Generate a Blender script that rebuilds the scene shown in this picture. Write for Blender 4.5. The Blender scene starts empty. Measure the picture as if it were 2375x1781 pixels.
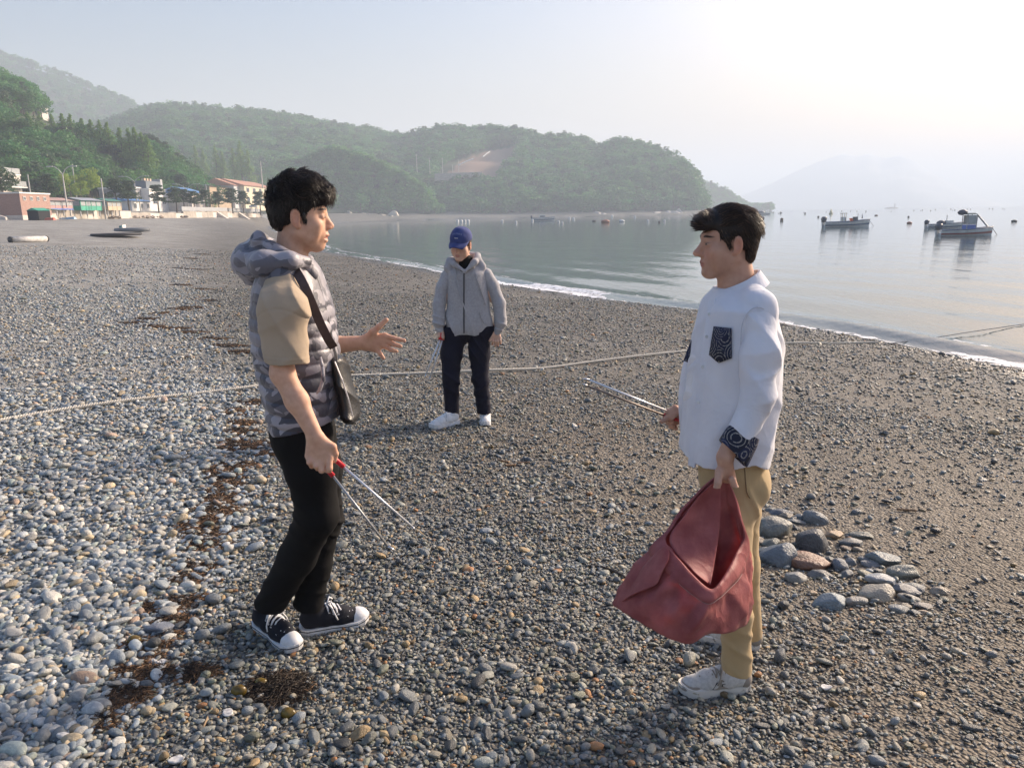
import bpy, bmesh, math, random
import numpy as np
from mathutils import Matrix, Vector, Euler
random.seed(7); RNG = np.random.default_rng(11)
scene = bpy.context.scene
COL = scene.collection
# ---------------------------------------------------------------- camera
F = 1784.0; CW, CH = 2375, 1781
PITCH = math.radians(12.45); ROLL = math.radians(1.05)
fw = np.array([0, math.cos(PITCH), -math.sin(PITCH)]); _u = np.array([0, math.sin(PITCH), math.cos(PITCH)]); _r = np.array([1., 0, 0])
rt = _r*math.cos(ROLL) - _u*math.sin(ROLL); up = _u*math.cos(ROLL) + _r*math.sin(ROLL)
CAM = np.array([0, 0, 1.63])
cd = bpy.data.cameras.new('camera'); cam = bpy.data.objects.new('camera', cd); COL.objects.link(cam)
cd.sensor_width = 36; cd.lens = F/CW*36; cd.clip_start = .05; cd.clip_end = 20000
cam.matrix_world = Matrix(((rt[0], up[0], -fw[0], CAM[0]), (rt[1], up[1], -fw[1], CAM[1]), (rt[2], up[2], -fw[2], CAM[2]), (0, 0, 0, 1)))
scene.camera = cam
# ---------------------------------------------------------------- light
SUN_AZ = math.radians(56); SUN_EL = math.radians(24)
SUN = np.array([math.sin(SUN_AZ)*math.cos(SUN_EL), math.cos(SUN_AZ)*math.cos(SUN_EL), math.sin(SUN_EL)])
w = bpy.data.worlds.new('World'); scene.world = w; w.use_nodes = True
nt = w.node_tree; nt.nodes.clear()
o_ = nt.nodes.new('ShaderNodeOutputWorld'); b_ = nt.nodes.new('ShaderNodeBackground'); s_ = nt.nodes.new('ShaderNodeTexSky')
s_.sky_type = 'NISHITA'; s_.sun_disc = False; s_.sun_elevation = SUN_EL; s_.sun_rotation = SUN_AZ
s_.air_density = 1.5; s_.dust_density = 6.0; s_.ozone_density = 4.5; s_.altitude = 0
h_ = nt.nodes.new('ShaderNodeHueSaturation'); h_.inputs['Saturation'].default_value = 1.4
nt.links.new(s_.outputs[0], h_.inputs['Color']); t_ = nt.nodes.new('ShaderNodeMix'); t_.data_type = 'RGBA'; t_.blend_type = 'MULTIPLY'; t_.inputs[0].default_value = 1; t_.inputs[7].default_value = (1.09, .945, 1.0, 1); nt.links.new(h_.outputs[0], t_.inputs[6]); nt.links.new(t_.outputs[2], b_.inputs[0]); nt.links.new(b_.outputs[0], o_.inputs[0])
b_.inputs[1].default_value = 0.070
ld = bpy.data.lights.new('sun', 'SUN'); ld.energy = 3.2; ld.angle = math.radians(10); ld.color = (1, .84, .66)
sun = bpy.data.objects.new('sun', ld); COL.objects.link(sun)
sun.rotation_euler = Vector(SUN).to_track_quat('Z', 'Y').to_euler(); sun.location = (30, 25, 20)
vs = scene.view_settings; vs.view_transform = 'Standard'; vs.look = 'None'; vs.gamma = 1; vs.exposure = 1.56; vs.use_curve_mapping = False
scene.cycles.use_denoising = True
scene.cycles.max_bounces = 8; scene.cycles.transparent_max_bounces = 12; scene.cycles.volume_bounces = 1
try: scene.cycles.use_light_tree = False
except Exception: pass
# ---------------------------------------------------------------- pixel helpers
def ray(u, v): return fw + rt*((u-CW/2)/F) - up*((v-CH/2)/F)
def at(u, v, Y):
    d = ray(u, v); return CAM + d*(Y/d[1])
def plane(u, v, z):
    d = ray(u, v); return CAM + d*((z-CAM[2])/d[2])
def pxm(Y): return Y/F          # metres per pixel, about, at forward distance Y
# ---------------------------------------------------------------- object helpers
def tag(o, label=None, cat=None, group=None, kind=None):
    if label: o['label'] = label
    if cat: o['category'] = cat
    if group: o['group'] = group
    if kind: o['kind'] = kind
    return o
def thing(name, label, cat, loc=(0, 0, 0), rotz=0, group=None):
    o = bpy.data.objects.new(name, None); COL.objects.link(o); o.empty_display_size = .1
    o.location = tuple(float(c) for c in loc); o.rotation_euler = (0, 0, rotz)
    return tag(o, label, cat, group)
def WM(o):
    m = Matrix.Identity(4)
    while o is not None:
        m = o.matrix_basis @ m; o = o.parent
    return m
def xf(M, V):
    M = np.array(M); return np.asarray(V, float) @ M[:3, :3].T + M[:3, 3]
def ob(name, V, Fc, mat, parent=None, smooth=False, world=True, label=None, cat=None, group=None, kind=None, attrs=None):
    V = np.asarray(V, dtype=float).reshape(-1, 3)
    if parent is not None and world: V = xf(WM(parent).inverted(), V)
    me = bpy.data.meshes.new(name)
    if isinstance(Fc, np.ndarray):
        n = len(Fc); k = Fc.shape[1]
        me.vertices.add(len(V)); me.vertices.foreach_set('co', V.astype(np.float32).ravel())
        me.loops.add(n*k); me.loops.foreach_set('vertex_index', Fc.astype(np.int32).ravel())
        me.polygons.add(n); me.polygons.foreach_set('loop_start', np.arange(0, n*k, k, dtype=np.int32))
        me.update(calc_edges=True); me.validate()
    else:
        me.from_pydata([tuple(v) for v in V], [], Fc); me.update()
    if attrs:
        for an, av in attrs.items():
            av = np.asarray(av, np.float32)
            if av.ndim == 1:
                a = me.attributes.new(an, 'FLOAT', 'POINT'); a.data.foreach_set('value', av)
            else:
                a = me.attributes.new(an, 'FLOAT_COLOR', 'POINT'); c4 = np.ones((len(av), 4), np.float32); c4[:, :3] = av; a.data.foreach_set('color', c4.ravel())
    if smooth: me.polygons.foreach_set('use_smooth', [True]*len(me.polygons))
    if mat is not None: me.materials.append(mat)
    o = bpy.data.objects.new(name, me); COL.objects.link(o); o.parent = parent
    return tag(o, label, cat, group, kind)
def dup(root, loc=None, rotz=None, label=None, group=None, scale=None):
    def cp(o, par):
        c = o.copy(); COL.objects.link(c); c.parent = par
        for ch in o.children: cp(ch, c)
        return c
    r = cp(root, root.parent)
    if loc is not None: r.location = tuple(float(c) for c in loc)
    if rotz is not None: r.rotation_euler = (0, 0, rotz)
    if scale is not None: r.scale = (scale,)*3 if not hasattr(scale, '__len__') else scale
    if label: r['label'] = label
    if group: r['group'] = group
    return r
class MB:
    def __init__(s): s.V = []; s.F = []
    def add(s, V, Fc):
        n = len(s.V); s.V += [tuple(map(float, v)) for v in V]; s.F += [tuple(i+n for i in f) for f in Fc]; return s
    def box(s, lo, hi):
        x0, y0, z0 = lo; x1, y1, z1 = hi
        return s.add([(x0,y0,z0),(x1,y0,z0),(x1,y1,z0),(x0,y1,z0),(x0,y0,z1),(x1,y0,z1),(x1,y1,z1),(x0,y1,z1)],
                     [(0,3,2,1),(4,5,6,7),(0,1,5,4),(1,2,6,5),(2,3,7,6),(3,0,4,7)])
    def cbox(s, c, sz): return s.box([c[i]-sz[i]/2 for i in range(3)], [c[i]+sz[i]/2 for i in range(3)])
    def tube(s, pts, rad, n=8, caps=True, squash=None):
        pts = [np.array(p, float) for p in pts]; k = len(pts)
        if not hasattr(rad, '__len__'): rad = [rad]*k
        V = []; ref = None
        for i in range(k):
            t = pts[min(i+1, k-1)] - pts[max(i-1, 0)]; t = t/(np.linalg.norm(t)+1e-12)
            if ref is None:
                a = np.array([0, 0, 1.]) if abs(t[2]) < .9 else np.array([1., 0, 0]); ref = a
            x = ref - t*(ref@t); x /= np.linalg.norm(x)+1e-12; y = np.cross(t, x); ref = x
            for j in range(n):
                an = 2*math.pi*j/n; V.append(pts[i] + rad[i]*(x*math.cos(an)*(squash or 1) + y*math.sin(an)))
        Fc = [(i*n+j, i*n+(j+1) % n, (i+1)*n+(j+1) % n, (i+1)*n+j) for i in range(k-1) for j in range(n)]
        if caps: Fc += [tuple(range(n))[::-1], tuple((k-1)*n+j for j in range(n))]
        return s.add(V, Fc)
    def lathe(s, prof, c=(0, 0, 0), n=16):
        V = []; k = len(prof)
        for r, z in prof:
            for j in range(n): V.append((c[0]+r*math.cos(2*math.pi*j/n), c[1]+r*math.sin(2*math.pi*j/n), c[2]+z))
        Fc = [(i*n+j, i*n+(j+1) % n, (i+1)*n+(j+1) % n, (i+1)*n+j) for i in range(k-1) for j in range(n)]
        return s.add(V, Fc + [tuple(range(n))[::-1], tuple((k-1)*n+j for j in range(n))])
    def loft(s, rings, closed=True, caps=True):
        n = len(rings[0]); k = len(rings); V = [p for r in rings for p in r]
        m = n if closed else n-1
        Fc = [(i*n+j, i*n+(j+1) % n, (i+1)*n+(j+1) % n, (i+1)*n+j) for i in range(k-1) for j in range(m)]
        if caps and closed: Fc += [tuple(range(n))[::-1], tuple((k-1)*n+j for j in range(n))]
        return s.add(V, Fc)
    def prism(s, poly, y0, y1):      # poly in x,z, extruded along y
        n = len(poly); V = [(x, y0, z) for x, z in poly]+[(x, y1, z) for x, z in poly]
        return s.add(V, [tuple(range(n)), tuple(range(n, 2*n))[::-1]]+[(i, i+n, (i+1) % n+n, (i+1) % n) for i in range(n)])
    def ob(s, name, mat, parent=None, smooth=False, **k): return ob(name, s.V, s.F, mat, parent, smooth, **k)
# ---------------------------------------------------------------- noise in numpy
_nd = np.random.default_rng(3)
_ND = [(_nd.normal(size=3), _nd.uniform(0, 6.28)) for _ in range(40)]
def snoise(x, y, z, seed=0, n=6):
    r = 0
    for i in range(n):
        d, ph = _ND[(seed*7+i) % 40]; r = r + np.sin(x*d[0]+y*d[1]+z*d[2]+ph+seed)
    return r/n*1.6
# ---------------------------------------------------------------- materials
MATS = {}
def nodes(name):
    m = bpy.data.materials.new(name); m.use_nodes = True; nt = m.node_tree; return m, nt, nt.nodes, nt.links
def mat(name, col, col2=None, scale=12., rough=.7, bump=0., bscale=60., metallic=0., spec=.5, detail=4., transl=0., stretch=None, lo=.35, hi=.65, attr=None, sheen=0.):
    if name in MATS: return MATS[name]
    m, nt, N, L = nodes(name); b = N['Principled BSDF']
    b.inputs['Roughness'].default_value = rough; b.inputs['Metallic'].default_value = metallic; b.inputs['Specular IOR Level'].default_value = spec
    if sheen: b.inputs['Sheen Weight'].default_value = sheen
    tc = N.new('ShaderNodeTexCoord'); mp = N.new('ShaderNodeMapping'); L.new(tc.outputs['Object'], mp.inputs[0])
    if stretch: mp.inputs['Scale'].default_value = stretch
    no = N.new('ShaderNodeTexNoise'); no.inputs['Scale'].default_value = scale; no.inputs['Detail'].default_value = detail; L.new(mp.outputs[0], no.inputs['Vector'])
    cr = N.new('ShaderNodeValToRGB'); cr.color_ramp.elements[0].position = lo; cr.color_ramp.elements[1].position = hi
    c2 = col2 or tuple(c*.8 for c in col)
    cr.color_ramp.elements[0].color = (*c2, 1); cr.color_ramp.elements[1].color = (*col, 1); L.new(no.outputs[0], cr.inputs[0])
    src = cr.outputs[0]
    if attr:
        at_ = N.new('ShaderNodeAttribute'); at_.attribute_name = attr[0]; at_.attribute_type = attr[1]
        mx = N.new('ShaderNodeMix'); mx.data_type = 'RGBA'; mx.blend_type = 'MULTIPLY'; mx.inputs[0].default_value = 1
        L.new(src, mx.inputs[6]); L.new(at_.outputs['Color'], mx.inputs[7]); src = mx.outputs[2]
    L.new(src, b.inputs['Base Color'])
    if bump:
        n2 = N.new('ShaderNodeTexNoise'); n2.inputs['Scale'].default_value = bscale; n2.inputs['Detail'].default_value = 5; L.new(mp.outputs[0], n2.inputs['Vector'])
        bp = N.new('ShaderNodeBump'); bp.inputs['Strength'].default_value = bump; bp.inputs['Distance'].default_value = .6/bscale; L.new(n2.outputs[0], bp.inputs['Height']); L.new(bp.outputs[0], b.inputs['Normal'])
    if transl:
        tr = N.new('ShaderNodeBsdfTranslucent'); L.new(src, tr.inputs[0]); ms = N.new('ShaderNodeMixShader'); ms.inputs[0].default_value = transl
        L.new(b.outputs[0], ms.inputs[1]); L.new(tr.outputs[0], ms.inputs[2]); L.new(ms.outputs[0], N['Material Output'].inputs[0])
    MATS[name] = m; return m
# ---------------------------------------------------------------- scatter (stuff only)
def scatter(name, P, R, S, PID, C, protos, parent=None):
    me = bpy.data.meshes.new(name); n = len(P); me.vertices.add(n); me.vertices.foreach_set('co', np.asarray(P, np.float32).ravel())
    for an, ty, av, key in (('rot', 'FLOAT_VECTOR', R, 'vector'), ('scl', 'FLOAT_VECTOR', S, 'vector'), ('pc', 'FLOAT_VECTOR', C, 'vector')):
        a = me.attributes.new(an, ty, 'POINT'); a.data.foreach_set(key, np.asarray(av, np.float32).ravel())
    a = me.attributes.new('pid', 'INT', 'POINT'); a.data.foreach_set('value', np.asarray(PID, np.int32))
    o = bpy.data.objects.new(name, me); COL.objects.link(o); o.parent = parent; o['kind'] = 'stuff'
    cl = bpy.data.collections.new(name+'_shapes')
    for p_ in protos:
        for c in list(p_.users_collection): c.objects.unlink(p_)
        cl.objects.link(p_)
    g = bpy.data.node_groups.new(name+'_nodes', 'GeometryNodeTree')
    g.interface.new_socket('Geometry', in_out='INPUT', socket_type='NodeSocketGeometry'); g.interface.new_socket('Geometry', in_out='OUTPUT', socket_type='NodeSocketGeometry')
    N, L = g.nodes, g.links; gi = N.new('NodeGroupInput'); go = N.new('NodeGroupOutput'); ci = N.new('GeometryNodeCollectionInfo')
    ci.inputs[0].default_value = cl; ci.inputs[1].default_value = True; ci.inputs[2].default_value = True
    ip = N.new('GeometryNodeInstanceOnPoints'); ip.inputs['Pick Instance'].default_value = True
    def na(nm, ty):
        q = N.new('GeometryNodeInputNamedAttribute'); q.data_type = ty; q.inputs[0].default_value = nm; return q.outputs[0]
    er = N.new('FunctionNodeEulerToRotation'); L.new(na('rot', 'FLOAT_VECTOR'), er.inputs[0])
    L.new(gi.outputs[0], ip.inputs['Points']); L.new(ci.outputs[0], ip.inputs['Instance']); L.new(na('pid', 'INT'), ip.inputs['Instance Index'])
    L.new(er.outputs[0], ip.inputs['Rotation']); L.new(na('scl', 'FLOAT_VECTOR'), ip.inputs['Scale']); L.new(ip.outputs[0], go.inputs[0])
    md = o.modifiers.new('scatter', 'NODES'); md.node_group = g
    return o
# ================================================================= ground
ZW = -0.65
SHORE = np.array([(13,-60),(11.5,-8),(9.6,2.5),(7.39,10.87),(6.2,14.2),(4.93,17.3),(2.6,20.7),(-.05,25.6),(-4.64,35.9),(-11.8,51.7),(-26,95),(-41,138),(-53.5,176),(-66,240),(-71,317),(-58.7,382),(-19.8,410),(50,425),(118,448),(150,520),(160,700),(190,900)], float)
WALL = np.array([(-64,-80),(-58,40),(-57,90),(-58,140),(-62,198),(-85,260),(-100,325),(-88,372),(-62,412),(-20,430),(50,441),(112,470),(125,560),(130,700)], float)
def sdist(x, y, P):
    x = np.asarray(x, float); y = np.asarray(y, float); best = np.full(x.shape, 1e18); sg = np.ones(x.shape)
    for i in range(len(P)-1):
        a, b = P[i], P[i+1]; dx, dy = b-a; L2 = dx*dx+dy*dy
        t = np.clip(((x-a[0])*dx+(y-a[1])*dy)/L2, 0, 1); ex = x-a[0]-t*dx; ey = y-a[1]-t*dy
        d2 = ex*ex+ey*ey; cr = dx*(y-a[1])-dy*(x-a[0])
        u = d2 < best-1e-9; best = np.where(u, d2, best); sg = np.where(u, np.sign(cr), sg)
    return np.sqrt(best)*sg          # positive on the left (inland) side
def ground(x, y, detail=True):
    d = sdist(x, y, SHORE); w = sdist(x, y, WALL)
    f = np.clip(d/np.maximum(d-np.minimum(w, 0), .1), 0, 1)
    zb = ZW + np.interp(f, [0, .08, .16, .3, .5, .8, 1], [0, .34, .66, 1.15, 1.72, 2.4, 2.68])
    z = np.where(d < 0, ZW + np.maximum(d*.07, -5), np.where(w > 0, zb+np.clip((w-3.)/2, 0, 1)*(3.1+np.minimum(w, 200)*.03-zb), zb))
    if detail:
        r = np.hypot(x, y); k = np.clip((d+.5)/1.5, 0, 1)*np.where(w > 0, 0, 1)
        z = z + k*(.012*snoise(x*2.1, y*2.1, 0, 1)+.006*snoise(x*6, y*6, 0, 2)+np.clip(r/60, 0, 1)*.05*snoise(x*.35, y*.35, 0, 3))
    return z
def gnd(u, v):
    z = 0.
    for _ in range(25):
        P = plane(u, v, z); z = .5*z+.5*float(ground(np.array(P[0]), np.array(P[1]), False))
    P = plane(u, v, z); P[2] = float(ground(np.array(P[0]), np.array(P[1]))); return P
# line of the last tide: pale dry shingle inland of it, dark wet shingle seaward
_wr = [(150,1781),(250,1640),(330,1500),(430,1380),(490,1230),(530,1120),(560,1010),(575,930),(560,850),(480,770),(430,720),(455,650),(450,600),(440,565),(470,540)]
WRACK = np.array([(1.5,-8),(-.6,-.5)]+[tuple(plane(u, v, .02+.02*i)[:2]) for i, (u, v) in enumerate(_wr)]+[(-52,130),(-60,175)])
def zone(x, y):
    d = sdist(x, y, WRACK)+.12*snoise(x*3, y*3, 0, 4)+.05*snoise(x*11, y*11, 0, 5)
    return np.clip(d/(.8+.06*np.hypot(x, y))+.5, 0, 1)
def ground_mat():
    m, nt, N, L = nodes('shingle'); b = N['Principled BSDF']
    tc = N.new('ShaderNodeTexCoord')
    def vor(s, f='F1'):
        q = N.new('ShaderNodeTexVoronoi'); q.inputs['Scale'].default_value = s; q.feature = f; L.new(tc.outputs['Object'], q.inputs['Vector']); return q
    v1 = vor(58); v2 = vor(24); v3 = vor(140)
    def ramp(src, stops):
        r = N.new('ShaderNodeValToRGB'); e = r.color_ramp.elements
        while len(e) < len(stops): e.new(.5)
        for q, (p_, c) in zip(e, stops): q.position = p_; q.color = (*c, 1)
        L.new(src, r.inputs[0]); return r.outputs[0]
    def sep(c):
        q = N.new('ShaderNodeSeparateColor'); L.new(c, q.inputs[0]); return q.outputs[0]
    def mix(f, a, c, mode='MIX'):
        q = N.new('ShaderNodeMix'); q.data_type = 'RGBA'; q.blend_type = mode
        if isinstance(f, float): q.inputs[0].default_value = f
        else: L.new(f, q.inputs[0])
        L.new(a, q.inputs[6]); L.new(c, q.inputs[7]); return q.outputs[2]
    def at_(n):
        q = N.new('ShaderNodeAttribute'); q.attribute_name = n; return q.outputs['Fac']
    light = ramp(sep(v1.outputs['Color']), [(0, (.12,.13,.14)), (.3, (.26,.27,.27)), (.6, (.34,.33,.30)), (.85, (.44,.41,.35)), (1, (.36,.29,.20))])
    dark = ramp(sep(v1.outputs['Color']), [(0, (.04,.042,.044)), (.35, (.11,.115,.12)), (.6, (.17,.165,.145)), (.85, (.28,.265,.23)), (1, (.22,.17,.11))])
    grit = ramp(sep(v3.outputs['Color']), [(0, (.05,.042,.032)), (.5, (.13,.108,.080)), (.9, (.22,.185,.145)), (1, (.36,.33,.28))])
    dk = mix(at_('sand'), dark, grit); col = mix(at_('zone'), dk, light)
    big = N.new('ShaderNodeTexNoise'); big.inputs['Scale'].default_value = .5; big.inputs['Detail'].default_value = 9; big.inputs['Roughness'].default_value = .72; L.new(tc.outputs['Object'], big.inputs['Vector'])
    tone = ramp(big.outputs[0], [(.32, (.66,.64,.60)), (.68, (1.25,1.25,1.25))]); col = mix(1., col, tone, 'MULTIPLY')
    wetc = N.new('ShaderNodeRGB'); wetc.outputs[0].default_value = (.35, .35, .36, 1); wm = mix(1., col, wetc.outputs[0], 'MULTIPLY')
    wet = at_('wet'); col = mix(wet, col, wm); L.new(col, b.inputs['Base Color'])
    mr = N.new('ShaderNodeMapRange'); mr.inputs['To Min'].default_value = .75; mr.inputs['To Max'].default_value = .22; L.new(wet, mr.inputs['Value']); L.new(mr.outputs[0], b.inputs['Roughness'])
    b.inputs['Specular IOR Level'].default_value = .35
    ad = N.new('ShaderNodeMath'); ad.operation = 'ADD'; L.new(v1.outputs['Distance'], ad.inputs[0]); L.new(v2.outputs['Distance'], ad.inputs[1])
    bp = N.new('ShaderNodeBump'); bp.invert = True; bp.inputs['Strength'].default_value = .8; bp.inputs['Distance'].default_value = .018; L.new(ad.outputs[0], bp.inputs['Height']); L.new(bp.outputs[0], b.inputs['Normal'])
    return m
def sandy(x, y):      # 1 where grit shows between few stones (seaward of the man in white)
    s = np.clip((x+.35*y-1.55+.25*snoise(x*2, y*2, 0, 6))/.9, 0, 1)
    return np.clip((s*.75+.20+.2*snoise(x*1.3, y*1.3, 0, 7))*np.clip(1.25-(np.hypot(x, y)-4)/7, .25, 1), 0, 1)
# polar grid round the camera, finer in front
_a = np.radians(np.concatenate([np.linspace(-180, -52, 40)[:-1], np.linspace(-52, 52, 420), np.linspace(52, 180, 40)[1:-1]]))
_rr = np.concatenate([[.25], np.geomspace(.8, 700, 300)])
A_, R_ = np.meshgrid(_a, _rr); X_ = (R_*np.sin(A_)).ravel(); Y_ = (R_*np.cos(A_)).ravel()
Z_ = ground(X_, Y_); na_, nr_ = len(_a), len(_rr)
_i = (np.arange(nr_-1)[:, None]*na_+np.arange(na_)[None, :]).ravel(); _j = (np.arange(nr_-1)[:, None]*na_+(np.arange(na_)+1)[None, :] % na_).ravel()
Q_ = np.stack([_i, _j, _j+na_, _i+na_], 1)[:, ::-1].copy()
d_ = sdist(X_, Y_, SHORE)
beach = ob('beach', np.stack([X_, Y_, Z_], 1), Q_, ground_mat(), smooth=True, kind='structure',
           attrs={'zone': zone(X_, Y_), 'sand': sandy(X_, Y_), 'wet': np.clip(1.25-d_/1.1+.3*snoise(X_*1.5, Y_*1.5, 0, 8), 0, 1)})
# ================================================================= water
def water_mat():
    m, nt, N, L = nodes('sea_water'); b = N['Principled BSDF']
    b.inputs['Base Color'].default_value = (.035, .075, .085, 1); b.inputs['Roughness'].default_value = .045; b.inputs['IOR'].default_value = 1.33
    tc = N.new('ShaderNodeTexCoord'); mp = N.new('ShaderNodeMapping'); mp.inputs['Rotation'].default_value = (0, 0, math.radians(30)); mp.inputs['Scale'].default_value = (1.6, .45, 1); L.new(tc.outputs['Object'], mp.inputs[0])
    prev = None
    for sc, st, di in ((.9, .35, .07), (3.2, .3, .03), (11, .25, .008)):
        n = N.new('ShaderNodeTexNoise'); n.inputs['Scale'].default_value = sc; n.inputs['Detail'].default_value = 3; L.new(mp.outputs[0], n.inputs['Vector'])
        bp = N.new('ShaderNodeBump'); bp.inputs['Strength'].default_value = st; bp.inputs['Distance'].default_value = di; L.new(n.outputs[0], bp.inputs['Height'])
        if prev: L.new(prev, bp.inputs['Normal'])
        prev = bp.outputs[0]
    L.new(prev, b.inputs['Normal'])
    return m
_a = np.radians(np.linspace(-62, 80, 520)); _rr = np.geomspace(6, 9500, 420)
A_, R_ = np.meshgrid(_a, _rr); X_ = (R_*np.sin(A_)).ravel(); Y_ = (R_*np.cos(A_)).ravel(); na_, nr_ = len(_a), len(_rr)
d_ = -sdist(X_, Y_, SHORE); rr_ = R_.ravel()
fade = np.clip(1.4-rr_/70, 0, 1)
wv = .022*np.sin(d_*2.4+1.2*snoise(X_*.3, Y_*.3, 0, 9))*np.exp(-np.maximum(d_, 0)/7) + .011*snoise(X_*.9, Y_*1.3, 0, 10)
bk = np.exp(-((d_-.75-.25*snoise(X_*.25, Y_*.25, 0, 11))/.28)**2)*(.075+.03*snoise(X_*.6, Y_*.6, 0, 12))
_i = (np.arange(nr_-1)[:, None]*na_+np.arange(na_-1)[None, :]).ravel()
ob('sea', np.stack([X_, Y_, ZW+fade*wv+np.clip(1.6-rr_/60, 0, 1)*bk], 1), np.stack([_i, _i+na_, _i+na_+1, _i+1], 1), water_mat(), smooth=True, kind='structure')
# foam of the little breaker along the water line
def foam_mat():
    m, nt, N, L = nodes('foam'); b = N['Principled BSDF']; b.inputs['Base Color'].default_value = (.85, .86, .88, 1); b.inputs['Roughness'].default_value = .55
    tc = N.new('ShaderNodeTexCoord'); n = N.new('ShaderNodeTexNoise'); n.inputs['Scale'].default_value = 5; n.inputs['Detail'].default_value = 7; n.inputs['Roughness'].default_value = .7; L.new(tc.outputs['Object'], n.inputs['Vector'])
    at_ = N.new('ShaderNodeAttribute'); at_.attribute_name = 'cover'
    ad = N.new('ShaderNodeMath'); ad.operation = 'ADD'; L.new(n.outputs[0], ad.inputs[0]); L.new(at_.outputs['Fac'], ad.inputs[1])
    mr = N.new('ShaderNodeMapRange'); mr.inputs['From Min'].default_value = .92; mr.inputs['From Max'].default_value = 1.12; L.new(ad.outputs[0], mr.inputs['Value']); L.new(mr.outputs[0], b.inputs['Alpha'])
    n2 = N.new('ShaderNodeTexNoise'); n2.inputs['Scale'].default_value = 40; bp = N.new('ShaderNodeBump'); bp.inputs['Distance'].default_value = .03; L.new(tc.outputs['Object'], n2.inputs['Vector']); L.new(n2.outputs[0], bp.inputs['Height']); L.new(bp.outputs[0], b.inputs['Normal'])
    return m
_t = np.concatenate([[0], np.cumsum(np.hypot(*np.diff(SHORE, axis=0).T))]); _s = np.arange(_t[1]-4, _t[11], .12)
sx = np.interp(_s, _t, SHORE[:, 0]); sy = np.interp(_s, _t, SHORE[:, 1])
k_ = np.ones(15)/15; sx[7:-7] = np.convolve(sx, k_, 'valid'); sy[7:-7] = np.convolve(sy, k_, 'valid')
tx, ty = np.gradient(sx), np.gradient(sy); ln = np.hypot(tx, ty); nx, ny = ty/ln, -tx/ln   # seaward
offs = np.linspace(-.45, 1.5, 17); wob = .22*snoise(_s*.5, _s*0, _s*0, 13)+.1*snoise(_s*2.3, _s*0, _s*0, 14)
FX = sx[:, None]+nx[:, None]*(offs[None]+wob[:, None]); FY = sy[:, None]+ny[:, None]*(offs[None]+wob[:, None])
FZ = np.maximum(ground(FX, FY)+.012, ZW+.012)+.05*np.exp(-((offs[None]-.72)/.22)**2)+.012*snoise(FX*6, FY*6, 0, 15)
cov = np.interp(offs, [-.45, -.3, 0, .35, .6, .8, 1.0, 1.5], [0, .38, .60, .46, .55, .44, .22, .05])[None]+.12*snoise(FX*.35, FY*.35, 0, 16)
cov[:, 0] = 0; cov[:, -1] = 0
n_, k = FX.shape; _i = (np.arange(n_-1)[:, None]*k+np.arange(k-1)[None]).ravel()
ob('foam', np.stack([FX.ravel(), FY.ravel(), FZ.ravel()], 1), np.stack([_i, _i+1, _i+k+1, _i+k], 1), foam_mat(), smooth=True, kind='stuff', attrs={'cover': cov.ravel()})
# ================================================================= trees (shapes for the woods and the single trees)
def leaf_mat(name, c1, c2):
    return mat(name, c1, c2, scale=.5, rough=.6, transl=.45, attr=('pc', 'INSTANCER'), lo=.3, hi=.7)
def leaves(rng, cen, rad, n, size, flat=.8):
    d = rng.normal(size=(n, 3)); d /= np.linalg.norm(d, axis=1)[:, None]; r = rng.uniform(.55, 1.05, n)**.6
    c = cen+d*rad*r[:, None]; nrm = d*.7+rng.normal(size=(n, 3))*.6+np.array([0, 0, .35]); nrm /= np.linalg.norm(nrm, axis=1)[:, None]
    a = np.cross(nrm, rng.normal(size=(n, 3))); a /= np.linalg.norm(a, axis=1)[:, None]; b = np.cross(nrm, a); s = size*rng.uniform(.6, 1.4, n)[:, None]
    V = np.stack([c-a*s-b*s*flat*.3, c+b*s*flat*.7+nrm*s*.15, c+a*s-b*s*flat*.3, c-b*s*flat*.8-nrm*s*.12], 1).reshape(-1, 3)
    return V, np.arange(4*n).reshape(-1, 4)
def crown(rng, kind, n, size):
    """leafy crown of unit height (0..1); returns verts, quads"""
    Vs = []; Fs = []; k = 0
    def put(cen, rad, m, sz):
        nonlocal k
        V, Fc = leaves(rng, np.array(cen), np.array(rad), m, sz); Vs.append(V); Fs.append(Fc+k); k += len(V)
    if kind == 'broad':
        nb = 15
        for i in range(nb):
            a = rng.uniform(0, 6.28); h = rng.uniform(.28, .93); rr = .34*math.sqrt(max(.05, 1-((h-.52)/.5)**2))*rng.uniform(.5, 1.05)
            q = rng.uniform(.13, .21); put((rr*math.cos(a), rr*math.sin(a), h), (q, q, q*.75), n//nb, size)
    elif kind == 'cone':
        nl = 13
        for i in range(nl):
            h = .1+.88*i/(nl-1); rr = .25*(1-h)**.8+.015
            for j in range(3):
                a = rng.uniform(0, 6.28); put((rr*.55*math.cos(a), rr*.55*math.sin(a), h+rng.uniform(-.03, .03)), (rr*.62+.012, rr*.62+.012, .05), max(4, int(n/nl/3*(1.6-h))), size*.8)
    else:   # pine: uneven flat layers
        nl = 9
        for i in range(nl):
            h = .38+.6*i/(nl-1); rr = .36*(1-((h-.35)/.75)**1.5)*rng.uniform(.7, 1.1)
            for j in range(3):
                a = rng.uniform(0, 6.28); q = rr*rng.uniform(.25, .75); put((q*math.cos(a), q*math.sin(a), h+rng.uniform(-.03, .03)), (.13, .13, .045), n//(nl*3), size)
    return np.concatenate(Vs), np.concatenate(Fs)
LEAF = leaf_mat("foliage", (.11, .29, .07), (.05, .15, .05))
PINE = leaf_mat('pine_needles', (.085, .15, .07), (.045, .085, .045))
BARK = mat('bark', (.13, .10, .075), (.06, .05, .04), scale=20, rough=.9)
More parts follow.
